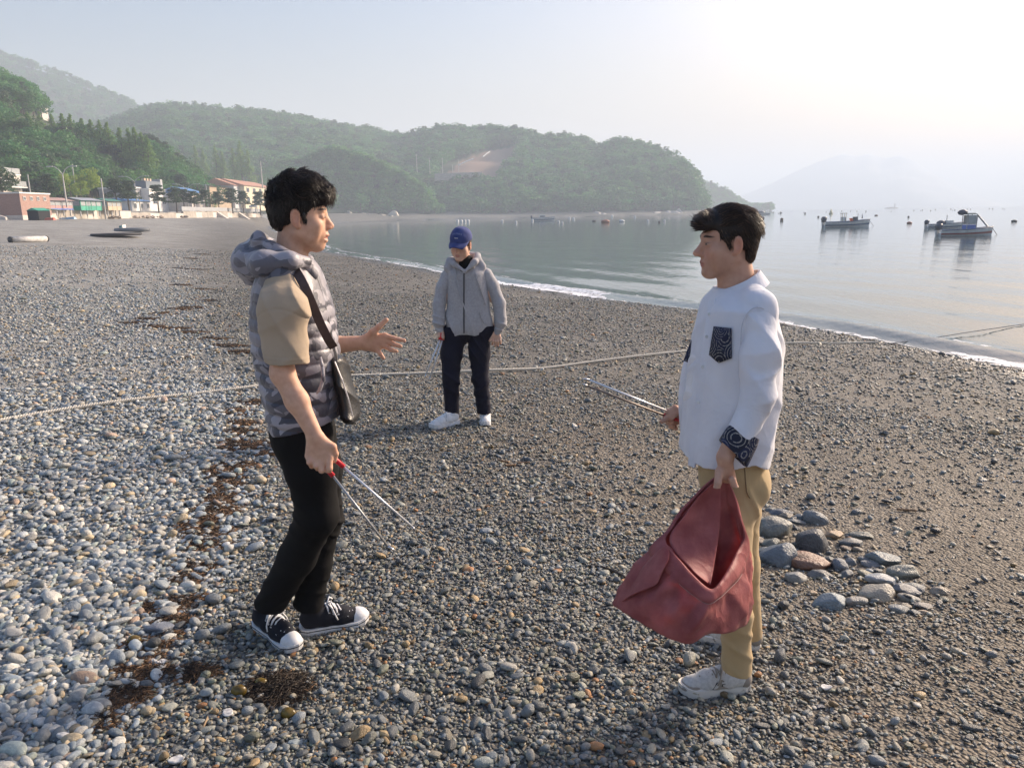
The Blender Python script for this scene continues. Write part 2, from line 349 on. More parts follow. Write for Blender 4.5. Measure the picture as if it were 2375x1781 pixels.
def proto(kind, n, size, seed):
    rng = np.random.default_rng(seed); V, Fc = crown(rng, kind, n, size)
    m = MB(); m.tube([(0, 0, -.1), (.01, 0, .3), (0, .01, .75)], [.022, .018, .006], 5)
    me_V = np.concatenate([V, np.array(m.V)]); Fl = [tuple(f) for f in Fc]+[tuple(i+len(V) for i in f) for f in m.F]
    o = ob('tree_shape', me_V, Fl, PINE if kind == 'pine' else LEAF, smooth=False); o.data.materials.append(BARK)
    mi = np.zeros(len(o.data.polygons), np.int32); mi[len(Fc):] = 1; o.data.polygons.foreach_set('material_index', mi)
    return o
def far_protos(n, size, s0): return [proto(k, n, size, s0+i) for i, k in enumerate(['broad', 'broad', 'broad', 'broad', 'pine', 'pine', 'cone'])]
# ================================================================= hills
def hill_mat(name, c1, c2, bare=(.30, .19, .13)):
    m = mat(name, c1, c2, scale=.08, rough=.95); N, L = m.node_tree.nodes, m.node_tree.links; b = N['Principled BSDF']
    src = b.inputs['Base Color'].links[0].from_socket
    a = N.new('ShaderNodeAttribute'); a.attribute_name = 'bare'; q = N.new('ShaderNodeMix'); q.data_type = 'RGBA'; q.inputs[7].default_value = (*bare, 1)
    L.new(a.outputs['Fac'], q.inputs[0]); L.new(src, q.inputs[6]); L.new(q.outputs[2], b.inputs['Base Color']); return m
HILL = hill_mat('hill_undergrowth', (.05, .075, .03), (.03, .045, .02))
def inpoly(u, v, poly):
    c = np.zeros(u.shape, bool); n = len(poly)
    for i in range(n):
        (x0, y0), (x1, y1) = poly[i], poly[(i+1) % n]
        c ^= ((y0 > v) != (y1 > v)) & (u < (x1-x0)*(v-y0)/(y1-y0+1e-9)+x0)
    return c
def proj(P):
    q = P-CAM; z = q@fw; return CW/2+F*(q@rt)/z, CH/2-F*(q@up)/z
def hill(name, ridge, Yr, base, n_trees, th, protos, weights, bare=None, tint=(1, 1, 1), du=8, rough_=1., gap=None, wood='wood', kx=.5, zback=2.):
    ridge = np.array(ridge, float); base = np.array(base, float)           # ridge (u,v); base (u,Y,z)
    U = np.arange(ridge[0, 0], ridge[-1, 0]+.1, du); vr = np.interp(U, ridge[:, 0], ridge[:, 1])
    YR = np.interp(U, *np.array(Yr, float).T) if hasattr(Yr, '__len__') else np.full(U.shape, float(Yr))
    PR = np.array([at(u, v+.72*th*F/y, y) for u, v, y in zip(U, vr, YR)])
    bY = np.interp(U, base[:, 0], base[:, 1]); bz = np.interp(U, base[:, 0], base[:, 2])
    PB = np.array([at(u, 500, y) for u, y in zip(U, bY)]); PB[:, 2] = bz; PR[:, 2] = np.maximum(PR[:, 2], PB[:, 2]+.3)
    nt_ = 34; T = np.linspace(0, 1, nt_)
    rows = []
    for t in T: 
        q = PB+(PR-PB)*t; q[:, 2] = PB[:, 2]+(PR[:, 2]-PB[:, 2])*(t**.85*(1-.0*t)); rows.append(q)
    for t in (.12, .3, .6, 1.):
        q = PR+(PR-PB)*np.array([1, 1, 0])*t; q[:, 2] = PR[:, 2]*(1-t)**1.2+zback*0-3*t; rows.append(q)
    G = np.array(rows); H = np.maximum(PR[:, 2]-PB[:, 2], 1)[None]
    env = np.concatenate([np.sin(T*math.pi)**.7, np.zeros(4)])[:, None]
    G[:, :, 2] += env*H*.07*rough_*snoise(G[:, :, 0]/H.mean()*3, G[:, :, 1]/H.mean()*3, 0, 17)
    nr, nc = G.shape[:2]; V = G.reshape(-1, 3); _i = (np.arange(nr-1)[:, None]*nc+np.arange(nc-1)[None]).ravel()
    pu, pv = proj(V); bm = np.zeros(len(V))
    if bare: bm = inpoly(pu, pv, bare).astype(float)
    o = ob(name, V, np.stack([_i, _i+1, _i+nc+1, _i+nc], 1), HILL, smooth=True, kind='structure', attrs={'bare': bm})
    if n_trees:
        rng = np.random.default_rng(len(name)+n_trees); cellA = np.linalg.norm(np.cross(G[1:nt_, 1:]-G[:nt_-1, :-1], G[1:nt_, :-1]-G[:nt_-1, 1:]), axis=2).ravel(); cellA /= cellA.sum()
        c = rng.choice(len(cellA), n_trees, p=cellA); ci, cj = c//(nc-1), c % (nc-1); a, b = rng.uniform(size=n_trees), rng.uniform(size=n_trees)
        nridge = len(U)*2; ci = np.concatenate([ci, np.full(nridge, nt_-2)]); cj = np.concatenate([cj, rng.integers(0, nc-1, nridge)]); a = np.concatenate([a, np.full(nridge, .97)]); b = np.concatenate([b, rng.uniform(size=nridge)])
        P = (G[ci, cj]*((1-a)*(1-b))[:, None]+G[ci+1, cj]*(a*(1-b))[:, None]+G[ci, cj+1]*((1-a)*b)[:, None]+G[ci+1, cj+1]*(a*b)[:, None])
        keep = np.ones(len(P), bool); pu, pv = proj(P)
        for poly in ([bare] if bare else [])+(gap or []): keep &= ~inpoly(pu, pv, poly)
        P = P[keep]; n = len(P); s = th*rng.uniform(.62, 1.15, n); sw = s*rng.uniform(.95, 1.5, n)
        pid = rng.choice(len(protos), n, p=weights); sw = np.where(pid == 6, s*1.0, sw)
        br = (.72+.5*rng.uniform(size=n)+.22*snoise(P[:, 0]/25, P[:, 1]/25, P[:, 2]/12, 18))[:, None]; wm = rng.uniform(-.12, .16, n)
        Cc = br*np.stack([tint[0]*(1+wm), tint[1]*np.ones(n), tint[2]*(1-wm)], 1)
        scatter(wood, P, np.stack([rng.uniform(-.06, .06, n), rng.uniform(-.06, .06, n), rng.uniform(0, 6.28, n)], 1), np.stack([sw, sw, s], 1), pid, Cc, [q.copy() for q in protos])
    return o
FARP = far_protos(260, .055, 100); NEARP = far_protos(1300, .030, 200)
for q in FARP+NEARP: COL.objects.unlink(q)
W_ = [.2, .2, .2, .15, .12, .08, .05]
hill('hill', [(-700,110),(-300,112),(0,124),(107,156),(215,199),(327,245),(420,290),(520,345),(600,380)], 860, [(-700,560,6),(600,640,6)], 2600, 9, FARP, W_, wood='far_wood')
hill('hill', [(120,345),(200,305),(268,281),(330,258),(397,245),(515,252),(600,262),(690,274),(795,295),(890,306),(960,325),(1010,345)], [(120,560),(500,620),(1010,640)], [(120,300,4),(640,370,4),(1010,440,4)], 3600, 8.5, FARP, [.2,.2,.2,.15,.12,.07,.06], wood='hillside_wood')
hill('hill', [(850,345),(934,317),(1010,301),(1084,297),(1213,306),(1265,318),(1310,317),(1360,330),(1385,346),(1420,331),(1450,328),(1525,349),(1575,368),(1602,388),(1622,430),(1634,470),(1640,488)], [(850,600),(1400,560),(1640,500)], [(850,446,1.5),(1090,434,.6),(1400,440,.3),(1600,462,.2),(1640,470,0)], 4200, 8.5, FARP, [.2,.2,.2,.15,.14,.08,.03],
     bare=[(1045,400),(1062,378),(1100,360),(1140,349),(1200,340),(1195,366),(1172,390),(1160,412),(1160,430),(1130,432),(1002,432),(1006,404)], gap=[[(1000,424),(1030,385),(1085,362),(1140,346),(1205,338),(1200,375),(1175,405),(1165,436),(1000,446)]], tint=(.92,.98,1.0), wood='headland_wood')
hill('hill', [(560,430),(640,385),(700,372),(760,352),(800,348),(860,372),(930,402),(985,442),(1012,470),(1030,492)], [(560,420),(1030,432)], [(560,330,3),(780,405,2.5),(1030,428,1)], 900, 6.5, FARP, [.25,.25,.2,.15,.05,.05,.05], tint=(1.25,1.2,.95), wood='slope_wood')
hill('hill', [(1590,415),(1640,425),(1662,431),(1707,456),(1728,474),(1760,484),(1790,491)], 850, [(1590,800,0),(1790,820,-.5)], 420, 8, FARP, [.25,.25,.2,.1,.1,.1,0.], wood='far_headland_wood')
hill('far_mountain', [(1600,490),(1700,462),(1740,446),(1790,425),(1850,395),(1900,374),(1955,356),(1990,363),(2015,356),(2045,367),(2090,360),(2120,372),(2160,400),(2210,428),(2260,452),(2320,472),(2380,480)], 2950, [(1600,2700,-1),(2380,2700,-1)], 0, 1, None, None).data.materials[0] = mat('haze_paled_slopes', (.62, .64, .66), (.56, .58, .60), scale=.01, rough=.95)  # green slopes paled in their base colour, extra haze painted on
hill('hill', [(-700,120),(-300,130),(-100,160),(0,182),(65,206),(90,236),(180,272),(250,292),(322,322),(400,368),(450,405),(490,440),(512,475)], [(-700,260),(0,240),(300,225),(512,240)], [(-700,110,3),(0,128,4),(200,150,4),(420,190,4),(512,215,3.5)], 1700, 6.8, NEARP, [.2,.2,.2,.17,.13,.1,0.], wood='near_wood', gap=[[(30,275),(160,278),(250,296),(350,330),(352,400),(250,372),(160,350),(30,345)]])
# ================================================================= haze: the morning air over the bay
hz, nt, N, L = nodes('haze_air'); N.remove(N['Principled BSDF'])
pv = N.new('ShaderNodeVolumePrincipled'); pv.inputs['Color'].default_value = (.76, .87, 1, 1); pv.inputs['Density'].default_value = .00085; pv.inputs['Anisotropy'].default_value = .1
L.new(pv.outputs[0], N['Material Output'].inputs['Volume'])
m = MB().box((-9900, -900, -8), (9900, 9900, 224)); m.ob('haze', hz, kind='stuff')
# ================================================================= shingle
def stone_mesh(seed, sub=2, flat=.55, lump=.16, ang=0.):
    rng = np.random.default_rng(seed); bm = bmesh.new(); bmesh.ops.create_icosphere(bm, subdivisions=sub, radius=1.)
    V = np.array([v.co[:] for v in bm.verts]); Fc = np.array([[v.index for v in f.verts] for f in bm.faces]); bm.free()
    n = lump*snoise(V[:, 0]*1.5+seed, V[:, 1]*1.5, V[:, 2]*1.5, seed % 30)+lump*.45*snoise(V[:, 0]*3.6, V[:, 1]*3.6+seed, V[:, 2]*3.6, (seed+9) % 30)
    V = V*(1+n)[:, None]
    if ang:      # chopped by a few planes: angular stones
        for _ in range(7):
            d = rng.normal(size=3); d /= np.linalg.norm(d); k = rng.uniform(.62, .9); e = np.maximum(V@d-k, 0); V -= e[:, None]*d[None]*ang
    return V*np.array([1, rng.uniform(.68, .9), flat*rng.uniform(.8, 1.15)]), Fc
def stone_mat(name, attr):
    m, nt, N, L = nodes(name); b = N['Principled BSDF']; b.inputs['Roughness'].default_value = .46; b.inputs['Specular IOR Level'].default_value = .5
    if attr == 'obj': src = N.new('ShaderNodeObjectInfo').outputs['Color']
    else: q = N.new('ShaderNodeAttribute'); q.attribute_name = 'pc'; q.attribute_type = 'INSTANCER'; src = q.outputs['Color']
    tc = N.new('ShaderNodeTexCoord'); oi = N.new('ShaderNodeObjectInfo'); ad = N.new('ShaderNodeVectorMath'); ad.operation = 'ADD'; L.new(tc.outputs['Object'], ad.inputs[0]); L.new(oi.outputs['Random'], ad.inputs[1])
    n = N.new('ShaderNodeTexNoise'); n.inputs['Scale'].default_value = 2.2; n.inputs['Detail'].default_value = 8; n.inputs['Roughness'].default_value = .65; L.new(ad.outputs[0], n.inputs['Vector'])
    cr = N.new('ShaderNodeValToRGB'); cr.color_ramp.elements[0].position = .3; cr.color_ramp.elements[1].position = .72; cr.color_ramp.elements[0].color = (.62, .62, .64, 1); cr.color_ramp.elements[1].color = (1.25, 1.22, 1.16, 1); L.new(n.outputs[0], cr.inputs[0])
    mx = N.new('ShaderNodeMix'); mx.data_type = 'RGBA'; mx.blend_type = 'MULTIPLY'; mx.inputs[0].default_value = 1; L.new(src, mx.inputs[6]); L.new(cr.outputs[0], mx.inputs[7]); L.new(mx.outputs[2], b.inputs['Base Color'])
    n2 = N.new('ShaderNodeTexNoise'); n2.inputs['Scale'].default_value = 9; n2.inputs['Detail'].default_value = 6; L.new(ad.outputs[0], n2.inputs['Vector'])
    bp = N.new('ShaderNodeBump'); bp.inputs['Strength'].default_value = .35; bp.inputs['Distance'].default_value = .05; L.new(n2.outputs[0], bp.inputs['Height']); L.new(bp.outputs[0], b.inputs['Normal'])
    return m
SM_I = stone_mat('pebble_stone', 'inst'); SM_O = stone_mat('loose_stone', 'obj')
PEB = []
for i in range(16):
    V, Fc = stone_mesh(i, 2 if i < 11 else 2, [.5, .62, .42][i % 3], .15, .8 if i >= 10 else (.35 if i % 2 else 0)); PEB.append(ob('pebble_shape', V, Fc, SM_I, smooth=i < 12))
    COL.objects.unlink(PEB[-1])
PAL_L = np.array([.98,1.0,1.04])*np.array([(.30,.32,.32),(.36,.37,.36),(.24,.26,.27),(.43,.42,.38),(.48,.46,.41),(.40,.34,.25),(.18,.20,.21),(.34,.36,.32),(.52,.51,.48),(.38,.30,.24)])
PAL_D = np.array([1.34,1.30,1.22])*np.array([(.10,.11,.12),(.15,.165,.175),(.06,.065,.07),(.20,.21,.20),(.25,.24,.21),(.21,.165,.11),(.13,.14,.12),(.30,.30,.29),(.24,.14,.085),(.17,.19,.21)])
PL_P = np.array([.18,.16,.14,.14,.09,.08,.08,.07,.04,.02]); PD_P = np.array([.18,.17,.16,.14,.08,.07,.09,.05,.015,.045])
PD_P = PD_P/PD_P.sum(); PL_P = PL_P/PL_P.sum()
PAL_L = np.clip(PAL_L.mean(1, keepdims=True)+(PAL_L-PAL_L.mean(1, keepdims=True))*1.5, .02, .8); PAL_D = np.clip(PAL_D.mean(1, keepdims=True)+(PAL_D-PAL_D.mean(1, keepdims=True))*1.35, .02, .8)
def wedge(rng, n, r0, r1, a0=-43, a1=43):
    a = np.radians(rng.uniform(a0, a1, n)); r = np.sqrt(rng.uniform(r0*r0, r1*r1, n)); return r*np.sin(a), r*np.cos(a)
def shingle(seed, n, r0, r1, dl, dd, sg, sink=.18, bias=0.):
    rng = np.random.default_rng(seed); x, y = wedge(rng, n, r0, r1); z_ = zone(x, y) > rng.uniform(.25, .75, n)
    sd = sandy(x, y); wet = sdist(x, y, SHORE)
    ok = (wet > .15) & (sdist(x, y, WALL) < -1) & (z_ | (rng.uniform(size=n) > sd*(.62+.25*np.clip((x-.5)/.8, 0, 1)*(y < 6))-bias))
    x, y, z_ = x[ok], y[ok], z_[ok]; n = len(x)
    d = np.where(z_, dl, dd)*np.exp(rng.normal(0, sg, n)); d = np.clip(d, .006, .085)
    col = np.where(z_[:, None], PAL_L[rng.choice(10, n, p=PL_P)], PAL_D[rng.choice(10, n, p=PD_P)])*rng.uniform(.55, 1.45, n)[:, None]
    S = (d/2)[:, None]*np.stack([rng.uniform(.95, 1.35, n), rng.uniform(.9, 1.1, n), rng.uniform(.8, 1.25, n)], 1)
    z = ground(x, y)+S[:, 2]*.5*(1-sink*2)+rng.uniform(-.2, .45, n)*S[:, 2]
    R = np.stack([rng.normal(0, .25, n), rng.normal(0, .25, n), rng.uniform(0, 6.28, n)], 1)
    return np.stack([x, y, z], 1), R, S, rng.integers(0, 16, n), col
parts = [shingle(1, 56000, 1.45, 4.2, .025, .0155, .38), shingle(2, 72000, 4.2, 8.5, .027, .018, .36), shingle(3, 90000, 8.5, 20, .031, .025, .33), shingle(7, 46000, 20, 45, .045, .036, .3),
         shingle(4, 900, 1.5, 6, .050, .040, .22, bias=.5), shingle(5, 700, 6, 22, .065, .062, .25, bias=.5), shingle(6, 34000, 1.45, 4.0, .014, .011, .3, bias=.25)]
P = np.concatenate([q[0] for q in parts]); R = np.concatenate([q[1] for q in parts]); S = np.concatenate([q[2] for q in parts]); I = np.concatenate([q[3] for q in parts]); C = np.concatenate([q[4] for q in parts])
app = S[:, 0]/np.hypot(P[:, 0], P[:, 1]); pu, pv = proj(P); vis = (pu > 5) & (pu < CW-5) & (pv < CH-5)
big = np.argsort(-np.where(vis, app, 0))[:300]; rest = np.ones(len(P), bool); rest[big] = False
scatter('shingle_pebbles', P[rest], R[rest], S[rest], I[rest], C[rest], PEB, parent=beach)
PM = []
for i in range(16):
    V, Fc = stone_mesh(i, 3, [.5, .62, .42][i % 3], .15, .8 if i >= 10 else (.35 if i % 2 else 0))
    q = ob('pebble', V, Fc, SM_O, smooth=True); PM.append(q.data); bpy.data.objects.remove(q)
for i in big:
    o = bpy.data.objects.new('pebble', PM[I[i]]); COL.objects.link(o); o.parent = beach
    o.location = P[i]; o.rotation_euler = R[i]; o.scale = S[i]; o.color = (*C[i], 1)
# ================================================================= village along the sea wall
CONC = mat('concrete', (.42, .38, .33), (.30, .27, .23), scale=1.2, rough=.9)
PALE = mat('pale_render', (.62, .56, .50), (.52, .47, .42), scale=1., rough=.85)
WHITE = mat('white_paint', (.74, .73, .70), (.62, .61, .58), scale=2., rough=.6)
GREY = mat('grey_metal', (.42, .43, .44), (.34, .35, .36), scale=2., rough=.5, metallic=.3)
DARK = mat('dark_cloth', (.018, .02, .024), (.012, .013, .016), rough=.9)
GLASS = mat('window_glass', (.10, .12, .14), (.06, .07, .09), scale=.8, rough=.12)
ORANGE_T = mat('orange_tiles', (.50, .27, .18), (.42, .22, .15), scale=3, rough=.8)
CREAM = mat('cream_wall', (.62, .54, .40), (.55, .48, .36), scale=1, rough=.85)
OCHRE = mat('ochre_wall', (.42, .32, .22), (.34, .26, .18), scale=1, rough=.85)
BLUE_R = mat('blue_roof_sheet', (.12, .27, .52), (.09, .22, .44), scale=2, rough=.5)
GREEN_P = mat('green_paint', (.05, .36, .24), (.04, .28, .19), scale=2, rough=.55)
PINK_P = mat('faded_pink_paint', (.45, .25, .24), (.36, .22, .21), scale=4, rough=.7)
BLUE_P = mat('blue_paint', (.10, .18, .50), (.08, .14, .4), scale=3, rough=.6)
BEIGE_P = mat('beige_board', (.55, .43, .30), (.46, .36, .25), scale=3, rough=.75)
SHEET = mat('clear_plastic_sheet', (.40, .42, .42), (.30, .32, .33), scale=3, rough=.3)
GALV = mat('galvanised_pole', (.50, .49, .46), (.40, .39, .37), scale=3, rough=.5, metallic=.2)
def brick_mat():
    m, nt, N, L = nodes('brown_brick'); b = N['Principled BSDF']; b.inputs['Roughness'].default_value = .85
    tc = N.new('ShaderNodeTexCoord'); sp = N.new('ShaderNodeSeparateXYZ'); L.new(tc.outputs['Object'], sp.inputs[0]); ad = N.new('ShaderNodeMath'); ad.operation = 'ADD'; L.new(sp.outputs[0], ad.inputs[0]); L.new(sp.outputs[1], ad.inputs[1])
    cb = N.new('ShaderNodeCombineXYZ'); L.new(ad.outputs[0], cb.inputs[0]); L.new(sp.outputs[2], cb.inputs[1])
    br = N.new('ShaderNodeTexBrick'); br.inputs['Scale'].default_value = 4.; br.inputs['Color1'].default_value = (.36, .20, .16, 1); br.inputs['Color2'].default_value = (.28, .15, .12, 1); br.inputs['Mortar'].default_value = (.42, .36, .31, 1); L.new(cb.outputs[0], br.inputs['Vector']); L.new(br.outputs[0], b.inputs['Base Color']); return m
BRICK = brick_mat()
def line_Y(u, x): return x/((u-CW/2)/F)            # forward distance where the column u meets the line x = const (about)
def window(p_, x, z, w_, h_, fm=WHITE, y=0, d=.06):
    f = MB(); t = .07 if w_ > .6 else .045
    f.box((x, y-d, z), (x+w_, y-.004, z+t)).box((x, y-d, z+h_-t), (x+w_, y-.004, z+h_)).box((x, y-d, z+t), (x+t, y-.004, z+h_-t)).box((x+w_-t, y-d, z+t), (x+w_, y-.004, z+h_-t)).box((x+w_/2-t/3, y-d*.8, z+t), (x+w_/2+t/3, y-.005, z+h_-t))
    o = f.ob('window', fm, p_, world=False); MB().box((x+t, y-d*.4, z+t), (x+w_-t, y-.006, z+h_-t)).ob('pane', GLASS, o, world=False)
def site(name, label, cat, u0, Y0, u1, z=None, x=None, group=None, dirv=(0, 1)):
    A = at(u0, 500, Y0); dv = np.array(dirv, float); dv /= np.linalg.norm(dv); k = (u1-CW/2)/F/math.cos(PITCH)*1.0
    # length along dv until the column u1
    best = min(np.linspace(.5, 120, 2400), key=lambda t: abs(proj(np.array([[A[0]+dv[0]*t, A[1]+dv[1]*t, 3.]]))[0][0]-u1))
    zz = float(ground(np.array(A[0]), np.array(A[1]), False)) if z is None else z
    return thing(name, label, cat, (A[0], A[1], zz), math.atan2(dv[1], dv[0]), group), best
def zpx(v, u, Y): return at(u, v, Y)[2]
# 1 brick toilet block
t, L_ = site('brick_building', 'low brown brick building with white parapet and four tiny windows', 'building', 52, 90, 119, z=zpx(511, 52, 90)); h = zpx(449, 48, 90)-zpx(511, 52, 90)
MB().box((0, 0, .55), (L_, 9, h)).ob('wall', BRICK, t, world=False); MB().box((-.06, -.06, -1), (L_+.06, 9.06, .55)).ob('plinth', PALE, t, world=False); MB().box((-.1, -.1, h), (L_+.1, 9.1, h+.16)).ob('parapet', WHITE, t, world=False)
for i in range(4): window(t, .55+i*(L_-1.1)/3.6, h-.75, .5, .45)
t2 = thing('concrete_steps', 'concrete steps with a sloping side wall beside the brick building', 'steps', np.array(t.location)+np.array([-.3, -.4, 0]), math.pi)
for i in range(8): MB().box((.9+i*.62, -.3, -.8), (.9+i*.62+.66, 1.6, .12+i*.2)).ob('step', CONC, t2, world=False)
MB().prism([(.2, -.8), (6.2, -.8), (6.2, 2.15), (5.6, 2.15), (.2, .35)], 1.62, 1.9).ob('side_wall', PALE, t2, world=False)
# tent in front of it
A = at(92, 511, 88.5); t = thing('beach_tent', 'black walled tent with a green ridge cover beside brick wall', 'tent', (A[0], A[1], A[2]-.02), math.radians(80))
MB().box((-.85, -.7, 0), (.85, .7, 1.08)).ob('tent_wall', DARK, t, world=False)
MB().loft([[(-.95, -.78, 1.06), (-.95, 0, 1.36), (-.95, .78, 1.06), (-.95, 0, 1.10)], [(.95, -.78, 1.06), (.95, 0, 1.36), (.95, .78, 1.06), (.95, 0, 1.10)]]).ob('tent_cover', GREEN_P, t, world=False)
MB().add([(.95, -.6, 1.25), (2.6, -.7, 1.12), (2.6, .5, 1.15), (.95, .6, 1.3), (.95, -.6, 1.27), (2.6, -.7, 1.14), (2.6, .5, 1.17), (.95, .6, 1.32)], [(0, 3, 2, 1), (4, 5, 6, 7), (0, 1, 5, 4), (1, 2, 6, 5), (2, 3, 7, 6), (3, 0, 4, 7)]).ob('awning', mat('green_awning', (.22, .46, .30), rough=.6), t, world=False)
for x_ in (1.0, 2.55): MB().tube([(x_, -.6, 0), (x_, -.6, 1.2)], .025, 6).ob('pole', GALV, t, world=False)
for (u, v, c, nm, lb) in ((117, 510, (.55, .10, .06), 'red_crate', 'small red crate lying beside the black tent'), (150, 509, (.62, .68, .72), 'white_bundle', 'white plastic bundle lying under the sea wall'), (165, 508, (.35, .55, .75), 'blue_bundle', 'pale blue plastic bundle lying under the sea wall')):
    P = at(u, v, 88 if u < 130 else 92); q = MB().loft([[(-.5, -.3, 0), (.5, -.3, 0), (.5, .3, 0), (-.5, .3, 0)], [(-.45, -.28, .2), (.48, -.25, .28), (.4, .25, .24), (-.42, .28, .26)]]); o = ob(nm, np.array(q.V)+np.array([P[0], P[1], P[2]-.04]), q.F, mat(nm+'_plastic', c, rough=.5), label=lb, cat='crate' if 'crate' in nm else 'bundle')
# 2 three seating huts on stilts
def hut(u0, u1, Y0, x_front, label, wallm, lowm, roofm, vt, vf, end_u=None, stripe=None, depth=2.6):
    Y0 = x_front/((u0-CW/2)/F)*.995; t, L_ = site('beach_hut', label, 'hut', u0, Y0, u1, z=zpx(vf, u0, Y0)); H = zpx(vt, u0, Y0)-zpx(vf, u0, Y0)
    MB().box((0, 0, -.12), (L_, depth, 0)).ob('floor_deck', wallm, t, world=False)
    lw = MB(); lw.box((0, 0, 0), (L_, .05, H*.40)).box((0, 0.05, 0), (.05, depth, H*.40)); lw.ob('low_wall', lowm, t, world=False)
    n = max(3, int(L_/1.1))
    for i in range(n+1): MB().box((i*(L_-.09)/n, -.03, -.12), (i*(L_-.09)/n+.09, .06, H)).ob('post', wallm, t, world=False)
    for i in range(n): MB().box((i*(L_-.09)/n+.1, .015, H*.42), ((i+1)*(L_-.09)/n-.01, .03, H*.92)).ob('window_sheet', SHEET, t, world=False)
    for j in range(2): MB().box((.012, .1+j*(depth-.2)/2, H*.42), (.03, .1+(j+1)*(depth-.2)/2-.1, H*.92)).ob('window_sheet', SHEET, t, world=False)
    for j in range(3): MB().box((-.03, j*(depth-.09)/2, -.12), (.05, j*(depth-.09)/2+.09, H)).ob('post', wallm, t, world=False)
    MB().box((-.02, -.02, H*.93), (L_+.02, .08, H)).ob('beam', wallm, t, world=False)
    r = MB().loft([[(-.25, -.35, H), (-.25, depth/2, H+.42), (-.25, depth+.3, H), (-.25, depth/2, H+.30)], [(L_+.25, -.35, H), (L_+.25, depth/2, H+.42), (L_+.25, depth+.3, H), (L_+.25, depth/2, H+.30)]]); r.ob('roof', roofm, t, world=False)
    if stripe: MB().box((-.02, -.045, -.13), (L_+.02, -.031, .02)).ob('base_stripe', stripe, t, world=False)
    for i in range(4): MB().box((.2+i*(L_-.5)/3, .2, -.9), (.2+i*(L_-.5)/3+.12, .32, -.12)).ob('stilt', GREY, t, world=False)
    return t
hut(118, 170, 97, -58.4, 'faded pink seating hut with blue base stripe and rusty roof', GREY, PINK_P, mat('rusty_roof_sheet', (.42, .22, .18), (.36, .30, .27), scale=2, rough=.8), 465, 484, stripe=BLUE_P)
hut(190, 237, 103, -58.4, 'bright green seating hut with pale grey roof above the wall', GREEN_P, GREEN_P, GREY, 465, 486)
hut(253, 283, 110, -58.4, 'beige boarded seating hut with dark green roof edge', BEIGE_P, BEIGE_P, mat('dark_green_roof', (.06, .20, .15), rough=.7), 467, 486)
# 3 sea wall: panels one by one, parapet, ramp
sw = thing('sea_wall', 'long concrete sea wall of upright panels along the head of the beach', 'sea wall', (-57.6, 96, 1.5))
ys = np.arange(96.2, 196, 3.4)
for i, y in enumerate(ys):
    x0, x1 = np.interp([y, y+3.36], WALL[:, 1][1:6], WALL[:, 0][1:6])+.25; z0 = float(ground(np.array(x0+1), np.array(y), False)); top = z0+(1.15 if y < 118 else (.85 if y < 138 else 1.15))+.06*((i*7) % 3)
    MB().loft([[(x0, y, z0-1), (x0-.5, y, z0-1), (x1-.5, y+3.36, z0-1), (x1, y+3.36, z0-1)], [(x0-.1, y, top), (x0-.5, y, top), (x1-.5, y+3.36, top), (x1-.1, y+3.36, top)]]).ob('wall_panel', CONC if i % 3 else PALE, sw)
for y0, y1 in ((140, 168), (169, 196)):
    x0, x1 = np.interp([y0, y1], WALL[:, 1][1:6], WALL[:, 0][1:6])+.05; MB().loft([[(x0-.25, y0, 3.2), (x0+.02, y0, 3.2), (x0+.02, y0, 3.95), (x0-.25, y0, 3.95)], [(x1-.25, y1, 3.25), (x1+.02, y1, 3.25), (x1+.02, y1, 4.0), (x1-.25, y1, 4.0)]]).ob('parapet', GREY, sw)
for y in (160., 176.):
    x0 = float(np.interp(y, WALL[:, 1][1:6], WALL[:, 0][1:6]))+.2; z0 = float(ground(np.array(x0+1), np.array(y), False)); MB().add([(x0, y, z0-.3), (x0+2.2, y, z0-.3), (x0, y, z0+1.25), (x0, y+1.3, z0-.3), (x0+2.2, y+1.3, z0-.3), (x0, y+1.3, z0+1.25)], [(0, 1, 2), (3, 5, 4), (0, 3, 4, 1), (1, 4, 5, 2), (2, 5, 3, 0)]).ob('ramp', PALE, sw)
# 4 houses behind
def house(name, label, u0, Y0, u1, vtop, depth, wallm, z=3.6, roof=None, win=None, extra=None, dirv=(0, 1), floors=1, roofh=1.2):
    t, L_ = site(name, label, 'house' if 'house' in name else 'building', u0, Y0, u1, z=z, dirv=dirv); H = zpx(vtop, u0, Y0)-z
    MB().box((0, 0, -1.5), (L_, depth, H)).ob('wall', wallm, t, world=False)
    if roof: MB().loft([[(-.4, -.4, H), (-.4, depth/2, H+roofh), (-.4, depth+.4, H), (-.4, depth/2, H-.01)], [(L_+.4, -.4, H), (L_+.4, depth/2, H+roofh), (L_+.4, depth+.4, H), (L_+.4, depth/2, H-.01)]]).ob('roof', roof, t, world=False)
    else: MB().box((-.1, -.1, H), (L_+.1, depth+.1, H+.25)).ob('roof_edge', WHITE, t, world=False)
    for f in range(floors):
        n = win or 3
        for i in range(n): window(t, (i+.3)*L_/n, H*(f+.30)/floors, .42*L_/n, min(1.4, .5*H/floors), d=.08)
    return t, L_, H
t, L_, H = house('white_building', 'three storey white building with glass roof railing and dark window band', -90, 118, 60, 396, 12, PALE, z=4, floors=2, win=5)
for i in range(7): MB().box((i*L_/7+.05, -.1, H+.3), ((i+1)*L_/7-.05, -.06, H+1.15)).ob('glass_panel', SHEET, t, world=False)
MB().box((-.3, -.9, H*.62), (L_+.2, -.11, H*.66)).ob('balcony_slab', WHITE, t, world=False); MB().box((-.01, -.03, -1.5), (L_+.03, -.005, H*.16)).ob('brick_base', BRICK, t, world=False)
for i in range(5): MB().box((i*L_/5+.08, -.88, H*.67), ((i+1)*L_/5-.04, -.85, H*.67+.8)).ob('balcony_glass', SHEET, t, world=False)
